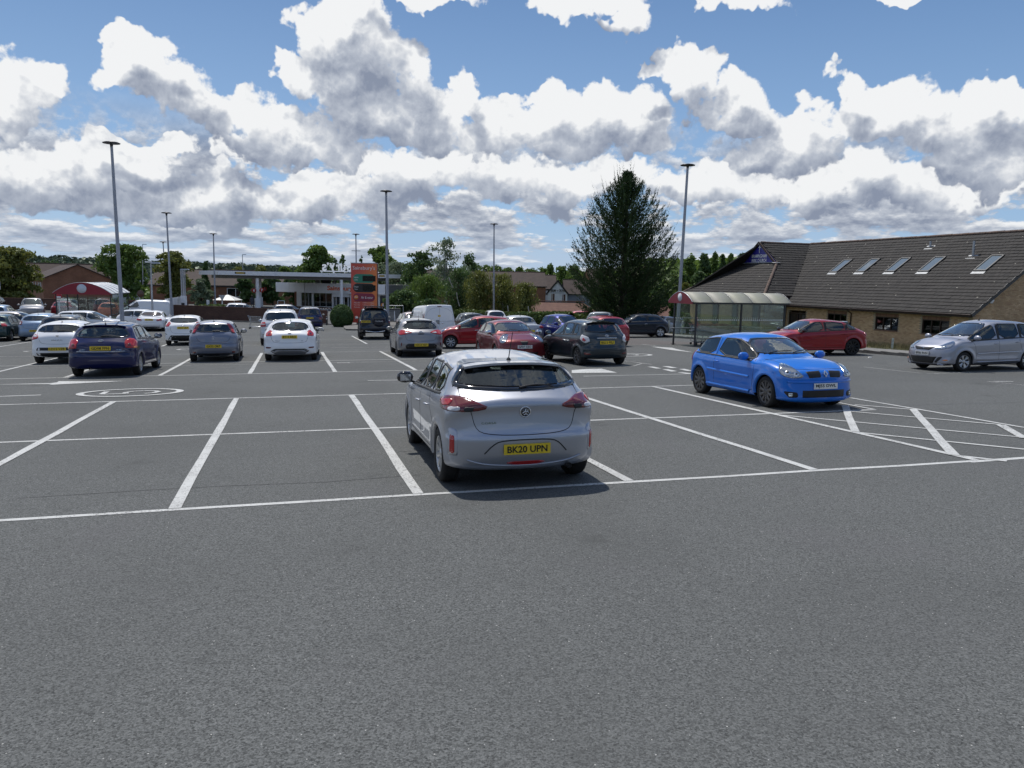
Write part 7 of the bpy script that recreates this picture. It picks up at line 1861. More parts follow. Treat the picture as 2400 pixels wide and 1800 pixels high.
for (nm, y0, y1, m_, tx) in (('price_box', 480, 593, M_GRN, ('Unleaded', 'Litre')), ('price_box', 610, 722, M_BLKP, ('Diesel', 'Litre'))):
    zc = yb(((y0 + y1) / 2 - 330) / 820); po = obj(nm, pill(0, zc, TWd * .84, (y1 - y0) * k_, m_, -.001), tot)
    g = MB(); g.box((.20 * TWd, -.022, zc), (TWd * .50, .012, .50), mat('price_display', (.003, .003, .004), .15)); ds = obj('display', g, po)
    g = MB()
    for i in range(5):
        for (a, b_, w_, h_) in ((0, .17, .13, .012), (0, 0, .13, .012), (0, -.17, .13, .012), (-.07, .085, .012, .14), (.07, .085, .012, .14), (-.07, -.085, .012, .14), (.07, -.085, .012, .14)): g.box((.20 * TWd - .44 + i * .22 + a, -.031, zc + b_), (w_, .006, h_), M_DARK)
    obj('segment', g, ds, kind='stuff')
    for j, s_ in enumerate(tx): text_obj(s_, po, M_WTXT, TM(-.30 * TWd, zc + .10 - j * .22, -.024), .40 if j == 0 else .28, .12)
zc = yb((797 - 330) / 820); po = obj('price_box', pill(0, zc, TWd * .84, 105 * k_, M_MRN, -.001), tot)
g = MB(); g.lathe([(.20, 0), (.20, .01), (.001, .01)], M_ORB, 24, 'y', Matrix.Translation((-.30 * TWd, -.022, zc))); bo = obj('badge', g, po); text_obj('FREE', bo, M_WTXT, TM(-.30 * TWd, zc, -.036), .30, .10); text_obj('Air & water', po, M_WTXT, TM(.12 * TWd, zc, -.024), 1.10, .22)
for j, (a, b_) in enumerate((('Mon-Fri', '6.00am-11.00pm'), ('Saturday', '6.00am-11.00pm'), ('Sunday', '7.00am-10.00pm'))):
    z = yb((872 + j * 31 - 330) / 820); text_obj(a, fo, M_WTXT, TM(-.27 * TWd, z), .55, .11); text_obj(b_, fo, M_WTXT, TM(.17 * TWd, z), 1.05, .11)

# ------------------------------------------------------------------ fuel canopy
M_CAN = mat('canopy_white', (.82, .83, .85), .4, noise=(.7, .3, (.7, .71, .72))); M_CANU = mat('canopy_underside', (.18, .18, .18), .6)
cl = Vector(at(510, 634, 88)); cz = cl.z; rr_ = Vector(ray(939, 644)); tt = (cz - CAM[2]) / rr_.z; cr = Vector(CAM) + rr_ * min(tt, 101); cr.z = cz
dC = (cr - cl); LC_ = dC.length; dC.normalize(); gC = gzz(cl.x + 5, cl.y + 3)
can = thing('fuel_canopy', 'flat white petrol station canopy on two white pillars', 'canopy', (cl.x, cl.y, gC), rz=math.atan2(dC.y, dC.x)); CH = cz - gC; DPT = 9.0
g = MB(); g.box((LC_ / 2, DPT / 2, CH - .06), (LC_ - .02, DPT - .02, .10), M_CAN); co = obj('roof', g, can)
nseg = 7
for i in range(nseg):
    g = MB(); g.box(((i + .5) * LC_ / nseg, -.02, CH - .24), (LC_ / nseg - .015, .06, .48), M_CAN); obj('fascia_panel', g, can)
g = MB(); g.box((-.02, DPT / 2, CH - .24), (.06, DPT - .1, .48), M_CAN); obj('end_fascia', g, can); g = MB(); g.box((LC_ + .02, DPT / 2, CH - .24), (.06, DPT - .1, .48), M_CAN); obj('end_fascia', g, can)
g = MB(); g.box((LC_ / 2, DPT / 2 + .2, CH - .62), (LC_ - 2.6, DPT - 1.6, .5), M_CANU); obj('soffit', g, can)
for (px, dep) in ((603.3, 91.5), (609.5, 96)):
    p_ = Vector(at(px, 690, dep)); l_ = can.matrix_world.inverted() if False else None
    v = p_ - cl; lx, ly = v.dot(dC), v.dot(Vector((-dC.y, dC.x, 0))); g = MB(); g.box((lx, ly, CH / 2 - .4), (.30, .30, CH - .8 + .0), M_CAN); g.box((lx, ly, .55), (.55, .50, 1.5), M_CAN); obj('pillar', g, can)
p_ = Vector(at(800, 690, 97)); v = p_ - cl; g = MB(); g.box((v.dot(dC), v.dot(Vector((-dC.y, dC.x, 0))), CH / 2 - .4), (.30, .30, CH - .8), M_CAN); obj('pillar', g, can)
M_PUMP = mat('pump_number_red', (.36, .03, .02), .45); M_YEL = mat('height_sign', (.65, .42, .03), .5)
for (px, py, dep, tx) in ((593.5, 681, 91, '8'), (611.8, 680, 91, '7'), (619.0, 677, 97, '1')):
    p_ = Vector(at(px, py, dep)); v = p_ - cl; lx, ly = v.dot(dC), v.dot(Vector((-dC.y, dC.x, 0))); lz = p_.z - gC
    g = MB(); g.lathe([(.001, -.03), (.27, -.03), (.27, .03), (.001, .03)], M_PUMP, 24, 'y', Matrix.Translation((lx, ly - .25, lz))); g.bar((lx, ly - .25, lz), (lx + (.5 if px < 600 else -.35), ly - .1, lz), .05, m=M_CAN); no = obj('pump_number', g, can)
    text_obj(tx, no, M_WTXT, basis((1, 0, 0), (0, 0, 1), (0, -1, 0), (lx, ly - .285, lz)), None, .28, bold=.02)
for (xa, xb) in ((.155, .205), (.82, .88)) : 
    pass
for (px0, px1, dep) in ((548, 577, 89.4), (886, 902, 99.5)):
    a_ = Vector(at(px0, 638, dep)); b_ = Vector(at(px1, 638, dep)); la, lb = (a_ - cl).dot(dC), (b_ - cl).dot(dC); g = MB(); g.box(((la + lb) / 2, -.06, CH - .22), (lb - la, .03, .20), M_BLKP); so = obj('height_sign', g, can); g = MB(); g.box(((la + lb) / 2, -.08, CH - .22), ((lb - la) * .8, .02, .12), M_YEL); obj('sign_face', g, so)
# sign on the canopy roof, read from the far side
a_ = (Vector(at(766, 625, 97)) - cl).dot(dC); b_ = (Vector(at(911, 625, 100)) - cl).dot(dC)
rs = thing('roof_sign', 'white letters on the canopy roof seen from behind', 'sign', matrix=Matrix(can.matrix_world) @ Matrix.Translation((0, 0, 0)) if False else basis(dC, Vector((-dC.y, dC.x, 0)), (0, 0, 1), (cl.x, cl.y, gC)))
for i, ch in enumerate("Sainsbury's"):
    wdt_ = [1.0, .85, .4, .9, .75, .9, .9, .65, .95, .3, .75]; 
    tot_w = sum(wdt_); x0 = b_ - (sum(wdt_[:i]) + wdt_[i] / 2) * (b_ - a_) / tot_w
    hh_ = 1.25 if ch in "Sb" else (1.3 if ch == 'y' else .85 if ch != "'" else .3); zc = CH + .30 + (hh_ / 2 if ch != 'y' else .35) + (.75 if ch == "'" else 0)
    mb_ = text_mesh(ch, wdt_[i] * (b_ - a_) / tot_w * .82, hh_, bold=.02); v_ = mb_.v; mb2 = MB(); nV = len(v_); mb2.add([(x, y, .06) for x, y, _ in v_] + [(x, y, -.06) for x, y, _ in v_], mb_.f + [tuple(q + nV for q in f_)[::-1] for f_ in mb_.f], M_WHITE)
    o = obj('letter', mb2, rs); o.matrix_local = basis((-1, 0, 0), (0, 0, 1), (0, 1, 0), (x0, 3.5, zc))
g = MB(); g.box(((a_ + b_) / 2, 3.5, CH + .26), (b_ - a_ + .4, .10, .12), M_WHITE)
for x in np.linspace(a_, b_, 6): g.bar((x, 3.5, CH), (x, 3.5, CH + .26), .06, m=M_WHITE)
obj('support_rail', g, rs)

# ------------------------------------------------------------------ station shop
s0 = Vector(at(647, 662, 104)); s1 = Vector(at(714, 663, 100)); s2 = Vector(at(903, 667, 97)); zt_ = Vector(at(714, 663, 100)).z; zb_ = Vector(at(714, 686, 100)).z
gS = Vector(at(714, 727, 100)).z; shop = thing('station_shop', 'low white petrol station shop with orange lettering on its fascia', 'shop', (s1.x, s1.y, gS))
def fl(p): return Vector((p.x - s1.x, p.y - s1.y, 0))
a0, a1, a2 = fl(s0), fl(s1), fl(s2); d2 = (a2 - a1).normalized(); n2 = Vector((-d2.y, d2.x, 0)); d1 = (a1 - a0).normalized(); n1 = Vector((-d1.y, d1.x, 0)); HT, HB_ = zt_ - gS, zb_ - gS
L2 = (a2 - a1).length; L1 = (a1 - a0).length
for i in range(6):
    g = MB(); g.bar(a1 + d2 * (L2 * i / 6 + .01) + Vector((0, 0, (HT + HB_) / 2)), a1 + d2 * (L2 * (i + 1) / 6 - .01) + Vector((0, 0, (HT + HB_) / 2)), .12, HT - HB_, M_CAN); obj('fascia_panel', g, shop)
for i in range(2):
    g = MB(); g.bar(a0 + d1 * (L1 * i / 2 + .01) + Vector((0, 0, (HT + HB_) / 2)), a0 + d1 * (L1 * (i + 1) / 2 - .06) + Vector((0, 0, (HT + HB_) / 2)), .12, HT - HB_, M_CAN); obj('fascia_panel', g, shop)
g = MB(); pts = [a0, a1, a2, a2 + n2 * 8, a0 + n1 * 8]
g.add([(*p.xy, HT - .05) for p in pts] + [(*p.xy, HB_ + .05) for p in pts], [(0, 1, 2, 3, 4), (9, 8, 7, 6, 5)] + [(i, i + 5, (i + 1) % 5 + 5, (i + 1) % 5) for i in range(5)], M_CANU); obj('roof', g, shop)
M_BR2 = brickwall_mat('station_brickwork', (.17, .075, .045), (.22, .10, .06), (.16, .13, .11))
def along(px, dep=99.0): return (fl(Vector(at(px, 700, dep))) - a1).dot(d2)
off2 = n2 * .55
def wallbox(xa, xb, z0, z1, m, th=.2, dn=.55):
    g = MB(); g.bar(a1 + d2 * xa + n2 * dn + Vector((0, 0, (z0 + z1) / 2)), a1 + d2 * xb + n2 * dn + Vector((0, 0, (z0 + z1) / 2)), th, z1 - z0, m); return g
xl = along(674); xs_ = [along(v) for v in (687, 716, 721, 771, 776, 820)]
obj('wall', wallbox(along(668), along(674), -.2, HB_ + .1, M_BR2), shop)
obj('white_panel', wallbox(xl, xs_[0], .45, HB_ + .1, M_WHITE), shop)
obj('wall', wallbox(xl, along(772), -.2, .45, M_BR2, .25), shop)
obj('column', wallbox(xs_[1], xs_[2], .45, HB_ + .1, M_WHITE, .25), shop); obj('column', wallbox(xs_[3], xs_[4], -.1, HB_ + .1, M_WHITE, .25), shop); obj('column', wallbox(xs_[5], xs_[5] + .3, -.1, HB_ + .1, M_WHITE, .25), shop)
obj('wall', wallbox(xs_[5] + .3, L2 - .1, -.2, HB_ + .1, M_WHITE), shop)
obj('sill', wallbox(xs_[0], xs_[3], .43, .52, M_WHITE, .3, .48), shop)
SG = glass_mat('shop_glass', (.42, .45, .45))
for (xa, xb, n) in ((xs_[0], xs_[1], 3), (xs_[2], xs_[3], 3)):
    for i in range(n):
        w_ = (xb - xa) / n; wo2 = obj('window', wallbox(xa + w_ * i + .03, xa + w_ * (i + 1) - .03, .54, HB_ + .05, SG, .01), shop)
        if i: obj('frame', wallbox(xa + w_ * i - .03, xa + w_ * i + .03, .54, HB_ + .05, M_GALV, .06), shop)
obj('door_head', wallbox(xs_[4], xs_[5], HB_ - .45, HB_ + .1, M_CAN, .3, .35), shop)
dr = obj('door', wallbox(xs_[4] + .3, xs_[5] - .3, 0, HB_ - .5, SG, .02), shop)
for f_ in (.0, .33, .66, 1.0):
    x = xs_[4] + .3 + (xs_[5] - xs_[4] - .6) * f_; obj('door_frame', wallbox(x - .06, x + .06, 0, HB_ - .45, M_WHITE, .08), dr)
g = MB(); g.bar(a1 + d2 * xl + n2 * 4 + Vector((0, 0, 1.1)), a1 + d2 * L2 + n2 * 4 + Vector((0, 0, 1.1)), .1, 2.6, M_DARK); obj('back_wall', g, shop)
for i in range(7):
    g = MB(); x = xl + 1 + i * 1.0; g.bar(a1 + d2 * x + n2 * 2.2 + Vector((0, 0, .9)), a1 + d2 * (x + .7) + n2 * 2.2 + Vector((0, 0, .9)), .4, 1.5, mat('shelf_goods_%s' % 'abc'[i % 3], [(.20, .16, .12), (.25, .07, .05), (.12, .16, .20)][i % 3], .7)); obj('shelf', g, shop)
M_ORT = mat('orange_lettering', (.85, .13, .02), .4)
xA, xB = along(764, 99.0), along(764 + 75, 98.6)
text_obj("Sainsbury's", shop, M_ORT, basis(d2, (0, 0, 1), -n2, a1 + d2 * ((xA + xB) / 2) - n2 * .075 + Vector((0, 0, (HT + HB_) / 2 - .03))), xB - xA, .78, bold=.03)
xA, xB = along(887, 97.3), along(902, 97.1); g = MB(); g.bar(a1 + d2 * xA + n2 * .3 + Vector((0, 0, 1.1)), a1 + d2 * xB + n2 * .3 + Vector((0, 0, 1.1)), .05, 2.0, mat('dark_poster', (.02, .022, .028), .4)); po = obj('poster', g, shop)
g = MB(); g.lathe([(.30, 0), (.30, .01), (.001, .01)], M_ORB, 24, 'y', Matrix.Translation(a1 + d2 * ((xA + xB) / 2) + n2 * .26 + Vector((0, 0, .9)))); g.box(tuple(a1 + d2 * ((xA + xB) / 2) + n2 * .24 + Vector((0, 0, .9))), (.14, .02, .40), M_WHITE); obj('poster_print', g, po)
for i, (px, w_, h_) in enumerate(((712, .5, .5), (735, 1.1, .55), (757, .4, .35))):
    g = MB(); x = along(px); g.box(tuple(a1 + d2 * x + n2 * 2.5 + Vector((0, 0, HT + h_ / 2 - .05))), (w_, .8, h_), M_STEELD if i == 1 else M_WHITE); obj('roof_unit', g, shop)
# small things before the shop
x_, y_, z_ = spot(659, 92); g = MB(); g.tube([(-.4, 0, 0), (-.4, 0, 1.0), (-.35, 0, 1.05), (.35, 0, 1.05), (.4, 0, 1.0), (.4, 0, 0)], .04, M_WHITE, 6); o = obj('hoop_barrier', g); o.location = (x_, y_, z_); tag(o, 'white hoop barrier left of the shop', 'barrier')
for i, px in enumerate((752, 758, 764, 771)):
    x_, y_, z_ = spot(px, 84); z_ = Vector(at(px, 734, 84)).z; g = MB(); g.tube([(-.2, 0, 0), (-.2, 0, .35), (-.1, 0, .45), (.1, 0, .45), (.2, 0, .35), (.2, 0, 0)], .025, M_GALV, 6); o = obj('cycle_stand', g); o.location = (x_, y_, z_); tag(o, 'small grey hoop cycle stand, %s from the left before the shop' % ['first', 'second', 'third', 'fourth'][i], 'stand', 'cycle stands before the shop')
p_ = Vector(at(917, 752, 64)); t = thing('pavement_sign', 'white A-shaped board frame right of the price totem', 'sign', tuple(p_))
g = MB()
for sy in (-1, 1):
    g.bar((-.30, sy * .25, 0), (-.26, 0, .82), .04, m=M_WHITE); g.bar((.30, sy * .25, 0), (.26, 0, .82), .04, m=M_WHITE)
obj('frame', g, t); g = MB(); g.bar((0, -.21, .12), (0, -.02, .75), .50, .01, M_PAVE, up=(0, 1, .3)); obj('board', g, t)
x_, y_, z_ = spot(925, 66); g = MB(); g.box((0, 0, .45), (.9, .6, 1.0), mat('grey_bin', (.12, .125, .13), .5)); g.box((0, 0, .97), (.96, .66, .08), M_DARK); o = obj('grit_bin', g); o.location = (x_, y_, Vector(at(925, 751, 66)).z); tag(o, 'grey bin behind the A-shaped board', 'bin')
rl = Vector(at(909, 716, 68)); rb = Vector(at(945, 716, 68)); t = thing('handrail', 'thin grey handrail between the totem and the white van', 'railing', (rl.x, rl.y, Vector(at(909, 750, 68)).z)); H_ = rl.z - t.location.z
for i in range(3): g = MB(); x = (rb.x - rl.x) * i / 2; g.tube([(x, 0, 0), (x, 0, H_)], .03, M_GALV, 6); obj('post', g, t)
for z in (H_, H_ * .45): g = MB(); g.tube([(0, 0, z), (rb.x - rl.x, 0, z)], .03, M_GALV, 6); obj('rail', g, t)
# traffic signs
x_, y_, z_ = spot(138.8, 66); P_ = Vector(at(138.8, 696, 66)); t = thing('no_entry_sign', 'round red no entry sign left of the white-roofed trolley shelter', 'sign', (x_, y_, z_)); hz_ = P_.z - z_
g = MB(); g.tube([(0, 0, 0), (0, 0, hz_)], .045, M_WHITE, 8); obj('post', g, t)
g = MB(); g.lathe([(.001, -.01), (.33, -.01), (.33, .01), (.001, .01)], mat('sign_red', (.45, .01, .02), .4), 28, 'y', Matrix.Translation((0, -.07, hz_)) @ Matrix.Rotation(0, 4, 'Z')); so = obj('disc', g, t)
g = MB(); g.box((0, -.085, hz_), (.46, .01, .12), M_WTXT); obj('bar', g, so)
g = MB(); g.lathe([(.34, -.08), (.36, -.08)], M_WTXT, 28, 'y', Matrix.Translation((0, 0, hz_))); 
x_, y_, z_ = spot(328, 82); P_ = Vector(at(328, 688.5, 82)); t = thing('round_sign', 'back of a round sign on a white post under the left trees', 'sign', (x_, y_, z_)); hz_ = P_.z - z_
g = MB(); g.tube([(0, 0, 0), (0, 0, hz_)], .05, M_WHITE, 8); obj('post', g, t); g = MB(); g.lathe([(.001, -.01), (.38, -.01), (.38, .01), (.001, .01)], mat('sign_back', (.12, .07, .05), .5), 24, 'y', Matrix.Translation((.15, -.07, hz_))); obj('disc', g, t)
x_, y_, z_ = spot(521.5, 84); P_ = Vector(at(521.5, 698, 84)); t = thing('give_way_sign', 'pale inverted triangle sign on the mound before the white marquee', 'sign', (x_, y_, z_)); hz_ = P_.z - z_
g = MB(); g.tube([(0, 0, 0), (0, 0, hz_ + .2)], .045, M_WHITE, 8); obj('post', g, t); g = MB(); g.prism([(-.38, .30), (.38, .30), (0, -.38)], 0, .02, M_GALV, M=basis((1, 0, 0), (0, 0, 1), (0, -1, 0), (0, -.06, hz_))); obj('plate', g, t)
x_, y_, z_ = spot(487.6, 80); P_ = Vector(at(487.6, 703, 80)); g = MB(); g.box((0, 0, (P_.z - z_) / 2), (.22, .22, P_.z - z_), M_WHITE); o = obj('marker_post', g); o.location = (x_, y_, z_); tag(o, 'thick white post standing behind the brick wall', 'post')
x_, y_, z_ = spot(-2, 60); P_ = Vector(at(-2, 672, 60)); t = thing('road_sign', 'white rounded sign at the left edge of the picture', 'sign', (x_, y_, z_)); g = MB(); g.box((0, 0, P_.z - z_ + .1), (.35, .04, .60), M_WHITE); obj('plate', g, t); g = MB(); g.tube([(0, .05, 0), (0, .05, P_.z - z_)], .05, M_GALV, 8); obj('post', g, t)
# marquee roof behind the wall
p_ = Vector(at(534, 703, 98)); zg = gzz(p_.x, p_.y); wM, hM = 52 / 1803 * 98, 12 / 1803 * 98; t = thing('marquee', 'white tent roof in front of the brick house, behind the wall', 'marquee', (p_.x, p_.y, zg)); h0 = p_.z - zg
g = MB(); r_ = wM / 2; g.add([(-r_, -r_, h0), (r_, -r_, h0), (r_, r_, h0), (-r_, r_, h0), (-.1, 0, h0 + hM), (.1, 0, h0 + hM)], [(0, 1, 5, 4), (1, 2, 5), (2, 3, 4, 5), (3, 0, 4), (3, 2, 1, 0)], M_WHITE); obj('canvas', g, t)
for a in (-1, 1):
    for b_ in (-1, 1): g = MB(); g.tube([(a * r_ * .9, b_ * r_ * .9, 0), (a * r_ * .9, b_ * r_ * .9, h0)], .04, M_WHITE, 6); obj('pole', g, t)
# person at the pumps
def person(px, py_head, dep, label):
    x, y, z = spot(px, dep); H = 1.74
    V = [(0, 0, .93), (0, 0, 1.12), (0, 0, 1.38), (0, 0, 1.50), (0, -.01, 1.60), (0, -.01, 1.72), (-.10, 0, .88), (-.11, -.02, .48), (-.11, .02, .08), (-.11, -.12, .04), (.10, 0, .88), (.12, .05, .48), (.12, .12, .08), (.12, 0, .04),
         (-.19, 0, 1.42), (-.24, .02, 1.14), (-.22, -.08, .90), (.19, 0, 1.42), (.24, .02, 1.14), (.22, -.10, .92)]
    R = [.15, .15, .17, .07, .07, .09, .10, .065, .045, .04, .10, .065, .045, .04, .06, .045, .035, .06, .045, .035]
    Eg = [(0, 1), (1, 2), (2, 3), (3, 4), (4, 5), (0, 6), (6, 7), (7, 8), (8, 9), (0, 10), (10, 11), (11, 12), (12, 13), (2, 14), (14, 15), (15, 16), (2, 17), (17, 18), (18, 19)]
    me = bpy.data.meshes.new('body'); me.from_pydata(V, Eg, []); o = bpy.data.objects.new('body', me); COL.objects.link(o); md = o.modifiers.new('s', 'SKIN'); o.modifiers.new('d', 'SUBSURF').levels = 1
    me.update()
    if not me.skin_vertices: bpy.context.view_layer.objects.active = o
    for i, sv in enumerate(me.skin_vertices[0].data if me.skin_vertices else []): sv.radius = (R[i], R[i] * .8)
    dg = bpy.context.evaluated_depsgraph_get(); m2 = bpy.data.meshes.new_from_object(o.evaluated_get(dg)); bpy.data.objects.remove(o)
    m2.materials.clear(); m2.materials.append(mat('dark_clothes', (.03, .035, .05), .8))
    t = thing('person', label, 'person', (x, y, z)); obj('body', m2, t)
    g = MB(); g.lathe([(.001, 1.79), (.07, 1.77), (.105, 1.70), (.10, 1.62), (.07, 1.56)], mat('dark_hair', (.02, .015, .012), .8), 12, 'z', Matrix.Translation((0, .01, 0))); obj('hair', g, t)
try: person(591, 713, 88, 'person in dark clothes standing left of the fuel canopy pillar')
except Exception as e: print('person', e)

# ------------------------------------------------------------------ houses
M_TILEB = rooftile_mat('brown_house_tiles', (.042, .028, .025), (.060, .039, .034)); M_TILER = rooftile_mat('red_brown_tiles', (.13, .06, .045), (.17, .085, .06), .5)
M_BRH = brickwall_mat('house_brickwork', (.24, .105, .058), (.30, .135, .078), (.18, .14, .11)); M_REND = mat('white_render', (.62, .64, .67), .8, noise=(.8, .3)); M_GREND = mat('grey_render', (.20, .215, .26), .8, noise=(.8, .3))
M_WFR = mat('white_window_frame', (.70, .71, .72), .4)
def house(name, label, x, y, az, L, Wd, eh, rise, bz, wm, rm, windows=(), cat='house', hip=0.0, front_m=None, chim=None):
    """local X along the ridge (azimuth az); windows: (face, position along the face, sill height, width, height)"""
    a = rad(az); M = basis((math.sin(a), math.cos(a), 0), (-math.cos(a), math.sin(a), 0), (0, 0, 1), (x, y, bz)); t = thing(name, label, cat, matrix=M)
    h, w = L / 2, Wd / 2; g = MB()
    g.add([(-h, -w, -2), (h, -w, -2), (h, w, -2), (-h, w, -2), (-h, -w, eh), (h, -w, eh), (h, w, eh), (-h, w, eh), (-h, 0, eh + rise), (h, 0, eh + rise)] if not hip else
          [(-h, -w, -2), (h, -w, -2), (h, w, -2), (-h, w, -2), (-h, -w, eh), (h, -w, eh), (h, w, eh), (-h, w, eh)],
          ([(0, 1, 5, 4), (2, 3, 7, 6), (1, 2, 6, 9, 5), (3, 0, 4, 8, 7)] if not hip else [(0, 1, 5, 4), (1, 2, 6, 5), (2, 3, 7, 6), (3, 0, 4, 7)]), wm)
    obj('wall', g, t)
    o_ = .30; k = rise / w; r = MB(); e = eh - o_ * k; hh = h + .25
    if hip: r.add([(-hh, -w - o_, e), (hh, -w - o_, e), (hh, w + o_, e), (-hh, w + o_, e), (-h + hip, 0, eh + rise), (h - hip, 0, eh + rise)], [(0, 1, 5, 4), (1, 2, 5), (2, 3, 4, 5), (3, 0, 4), (3, 2, 1, 0)], rm)
    else:
        for s_ in (-1, 1):
            vs = [(-hh, s_ * (w + o_), e), (hh, s_ * (w + o_), e), (hh, 0, eh + rise), (-hh, 0, eh + rise)]; vs += [(a_, b_, c_ + .14) for a_, b_, c_ in vs]
            r.add(vs, [(0, 1, 2, 3), (7, 6, 5, 4), (0, 4, 5, 1), (1, 5, 6, 2), (3, 7, 4, 0)], rm)
    ro = obj('roof', r, t)
    r = MB(); r.tube([(-hh + (hip or 0), 0, eh + rise + .14), (hh - (hip or 0), 0, eh + rise + .14)], .10, rm, 6); obj('ridge', r, ro)
    r = MB(); 
    for s_ in (-1, 1): r.bar((-hh, s_ * (w + o_), e + .02), (hh, s_ * (w + o_), e + .02), .10, .14, M_DARK)
    obj('gutter', r, t)
    if chim: r = MB(); r.box((chim[0], 0, eh + rise + .3), (.7, .6, 1.3), wm); r.tube([(chim[0], 0, eh + rise + .9), (chim[0], 0, eh + rise + 1.2)], .12, M_RIDGE, 8); obj('chimney', r, ro)
    for (f, p, z, ww, wh) in windows:
        if f in '-+': s_ = -1 if f == '-' else 1; c = Vector((p, s_ * (w + .03), z + wh / 2)); ax = Vector((1, 0, 0)); nn = Vector((0, s_, 0))
        else: s_ = -1 if f == 'a' else 1; c = Vector((s_ * (h + .03), p, z + wh / 2)); ax = Vector((0, 1, 0)); nn = Vector((s_, 0, 0))
        Mx = basis(ax, (0, 0, 1), nn, c); g = MB(); 
        for (q, u, aw, ah) in ((-ww / 2, 0, .09, wh), (ww / 2, 0, .09, wh), (0, wh / 2, ww + .09, .09), (0, -wh / 2, ww + .09, .09), (ww * .12, 0, .08, wh)): g.box((q, u, 0), (aw, ah, .08), M_WFR if cat != 'pub' else M_WFR, M=Mx)
        fo_ = obj('window', g, t); g = MB(); g.box((0, 0, -.01), (ww, wh, .03), M_DGLASS, M=Mx); obj('pane', g, fo_)
    return t
def P2(px, py, d): p = at(px, py, d); return p
# brick house at the left: its plain gable faces the car park
d0 = 118; A_ = P2(181, 621.5, d0); B_ = P2(141, 621.5, d0 + 11); ez_ = P2(181, 654.5, d0)[2]; az_ = math.degrees(math.atan2(B_[0] - A_[0], B_[1] - A_[1])); Lh = 13; fx, fy = math.sin(rad(az_)), math.cos(rad(az_)); bz_ = ez_ - 5.0
house('brick_house', 'brown brick house with a plain gable end behind the left trolley shelter', A_[0] + fx * Lh / 2, A_[1] + fy * Lh / 2, az_, Lh, 9.4, 5.0, A_[2] - ez_, bz_, M_BRH, M_TILEB, [('+', -4.5, 3.1, .9, 1.3), ('+', -2.4, 3.1, .5, 1.3), ('+', .2, 3.1, .5, 1.3), ('+', 3, 3.1, 1.0, 1.3), ('+', -4, .6, 1.4, 1.3)])
C_ = P2(90, 632, 128); house('brick_house', 'brown roofed brick house beyond the broad left tree', C_[0], C_[1] + 6, 70, 14, 8, 5, 2.6, P2(90, 655, 128)[2] - 5, M_BRH, M_TILEB, [('-', -3, 3, 1.2, 1.2), ('-', 3, 3, 1.2, 1.2)])
# house behind the slim poles and the marquee
D_ = P2(528, 640, 112); e_ = P2(528, 669, 112)[2]; house('brick_house', 'brick house with a white framed window behind the marquee', D_[0] - 2, D_[1] + 4, 82, 9, 8.6, 5.2, D_[2] - e_ + .3, e_ - 5.2, M_BRH, M_TILEB, [('-', 2.6, 3.55, 1.9, 1.25), ('-', 2.4, .8, 1.6, 1.2)])
D_ = P2(440, 640, 125); e_ = P2(440, 668, 125)[2]; house('brick_house', 'brick house whose roof shows left of the small dark conifer', D_[0], D_[1] + 4, 80, 13, 8.6, 5.2, D_[2] - e_, e_ - 5.2, M_BRH, M_TILEB, [('-', -3.2, 2.4, 1.3, 1.0), ('-', 2.6, 2.4, 1.3, 1.0)])
D_ = P2(610, 652, 135); e_ = P2(610, 676, 135)[2]; house('brick_house', 'brick house glimpsed between the canopy pillars and dark trees', D_[0], D_[1] + 4, 30, 12, 8.6, 5, D_[2] - e_, e_ - 5, M_BRH, M_TILEB)
# the pub: white gable with black lettering, grey wing, brown roofs
dp = 175; ap = P2(1310.3, 658.4, dp); el = P2(1287.5, 687.5, dp); er = P2(1334, 688.8, dp); wb_ = P2(1310, 712, dp)[2]; Wg = (er[0] - el[0]); 
pub = house('pub', 'white gabled pub with black lettering and a long brown roof', ap[0], ap[1] + 4, 4, 8, Wg, el[2] - wb_, ap[2] - el[2], wb_, M_REND, M_TILEB, [('a', -Wg * .33, .5, .8, 1.7), ('a', Wg * .22, .4, .8, 1.9)], 'pub')
ez_p = el[2] - wb_
Mt = Matrix(pub.matrix_world); lf = lambda y_, z_: basis((0, -1, 0), (0, 0, 1), (-1, 0, 0), (-4.06, y_, z_))
text_obj('BRIM', pub, M_INK, lf(.95, ez_p + .62), 1.05, .62, bold=.03); text_obj('AND', pub, M_INK, lf(.02, ez_p + .62), .42, .26, bold=.02); text_obj('CROWN', pub, M_INK, lf(-1.02, ez_p + .62), 1.35, .62, bold=.03)
g = MB(); g.box((-4.06, 0, ez_p + .12), (.03, 3.0, .06), M_INK); obj('sign_rule', g, pub)
g = MB(); 
for s_ in (-1, 1): g.bar((-4.2, s_ * (Wg / 2 + .32), ez_p - .25), (-4.2, 0, ez_p + ap[2] - el[2] + .05), .10, .35, M_DARK)
obj('bargeboard', g, pub)
w0 = P2(1366, 689, dp + 4); house('pub_wing', 'grey rendered wing of the pub with dark windows', w0[0] + 1.5, w0[1] + 4, 88, 11.5, 8, P2(1366, 689, dp)[2] - P2(1366, 714, dp)[2], P2(1366, 657, dp)[2] - P2(1366, 689, dp)[2], P2(1366, 714, dp)[2], M_GREND, M_TILEB, [('-', 2.6, .5, 1.1, 1.7), ('-', 4.2, .5, 1.0, 1.5)], 'pub')
w0 = P2(1258, 675, dp + 8); house('pub_wing', 'long brown roofed range left of the pub gable with a white window', w0[0] - 3, w0[1] + 5, 88, 15, 9, 5, P2(1250, 645, dp + 8)[2] - P2(1250, 676, dp + 8)[2], P2(1258, 676, dp + 8)[2] - 5, M_REND, M_TILEB, [('-', 6.2, 3.3, 1.6, 1.5), ('-', 4.4, 3.3, 1.4, 1.5)], 'pub')
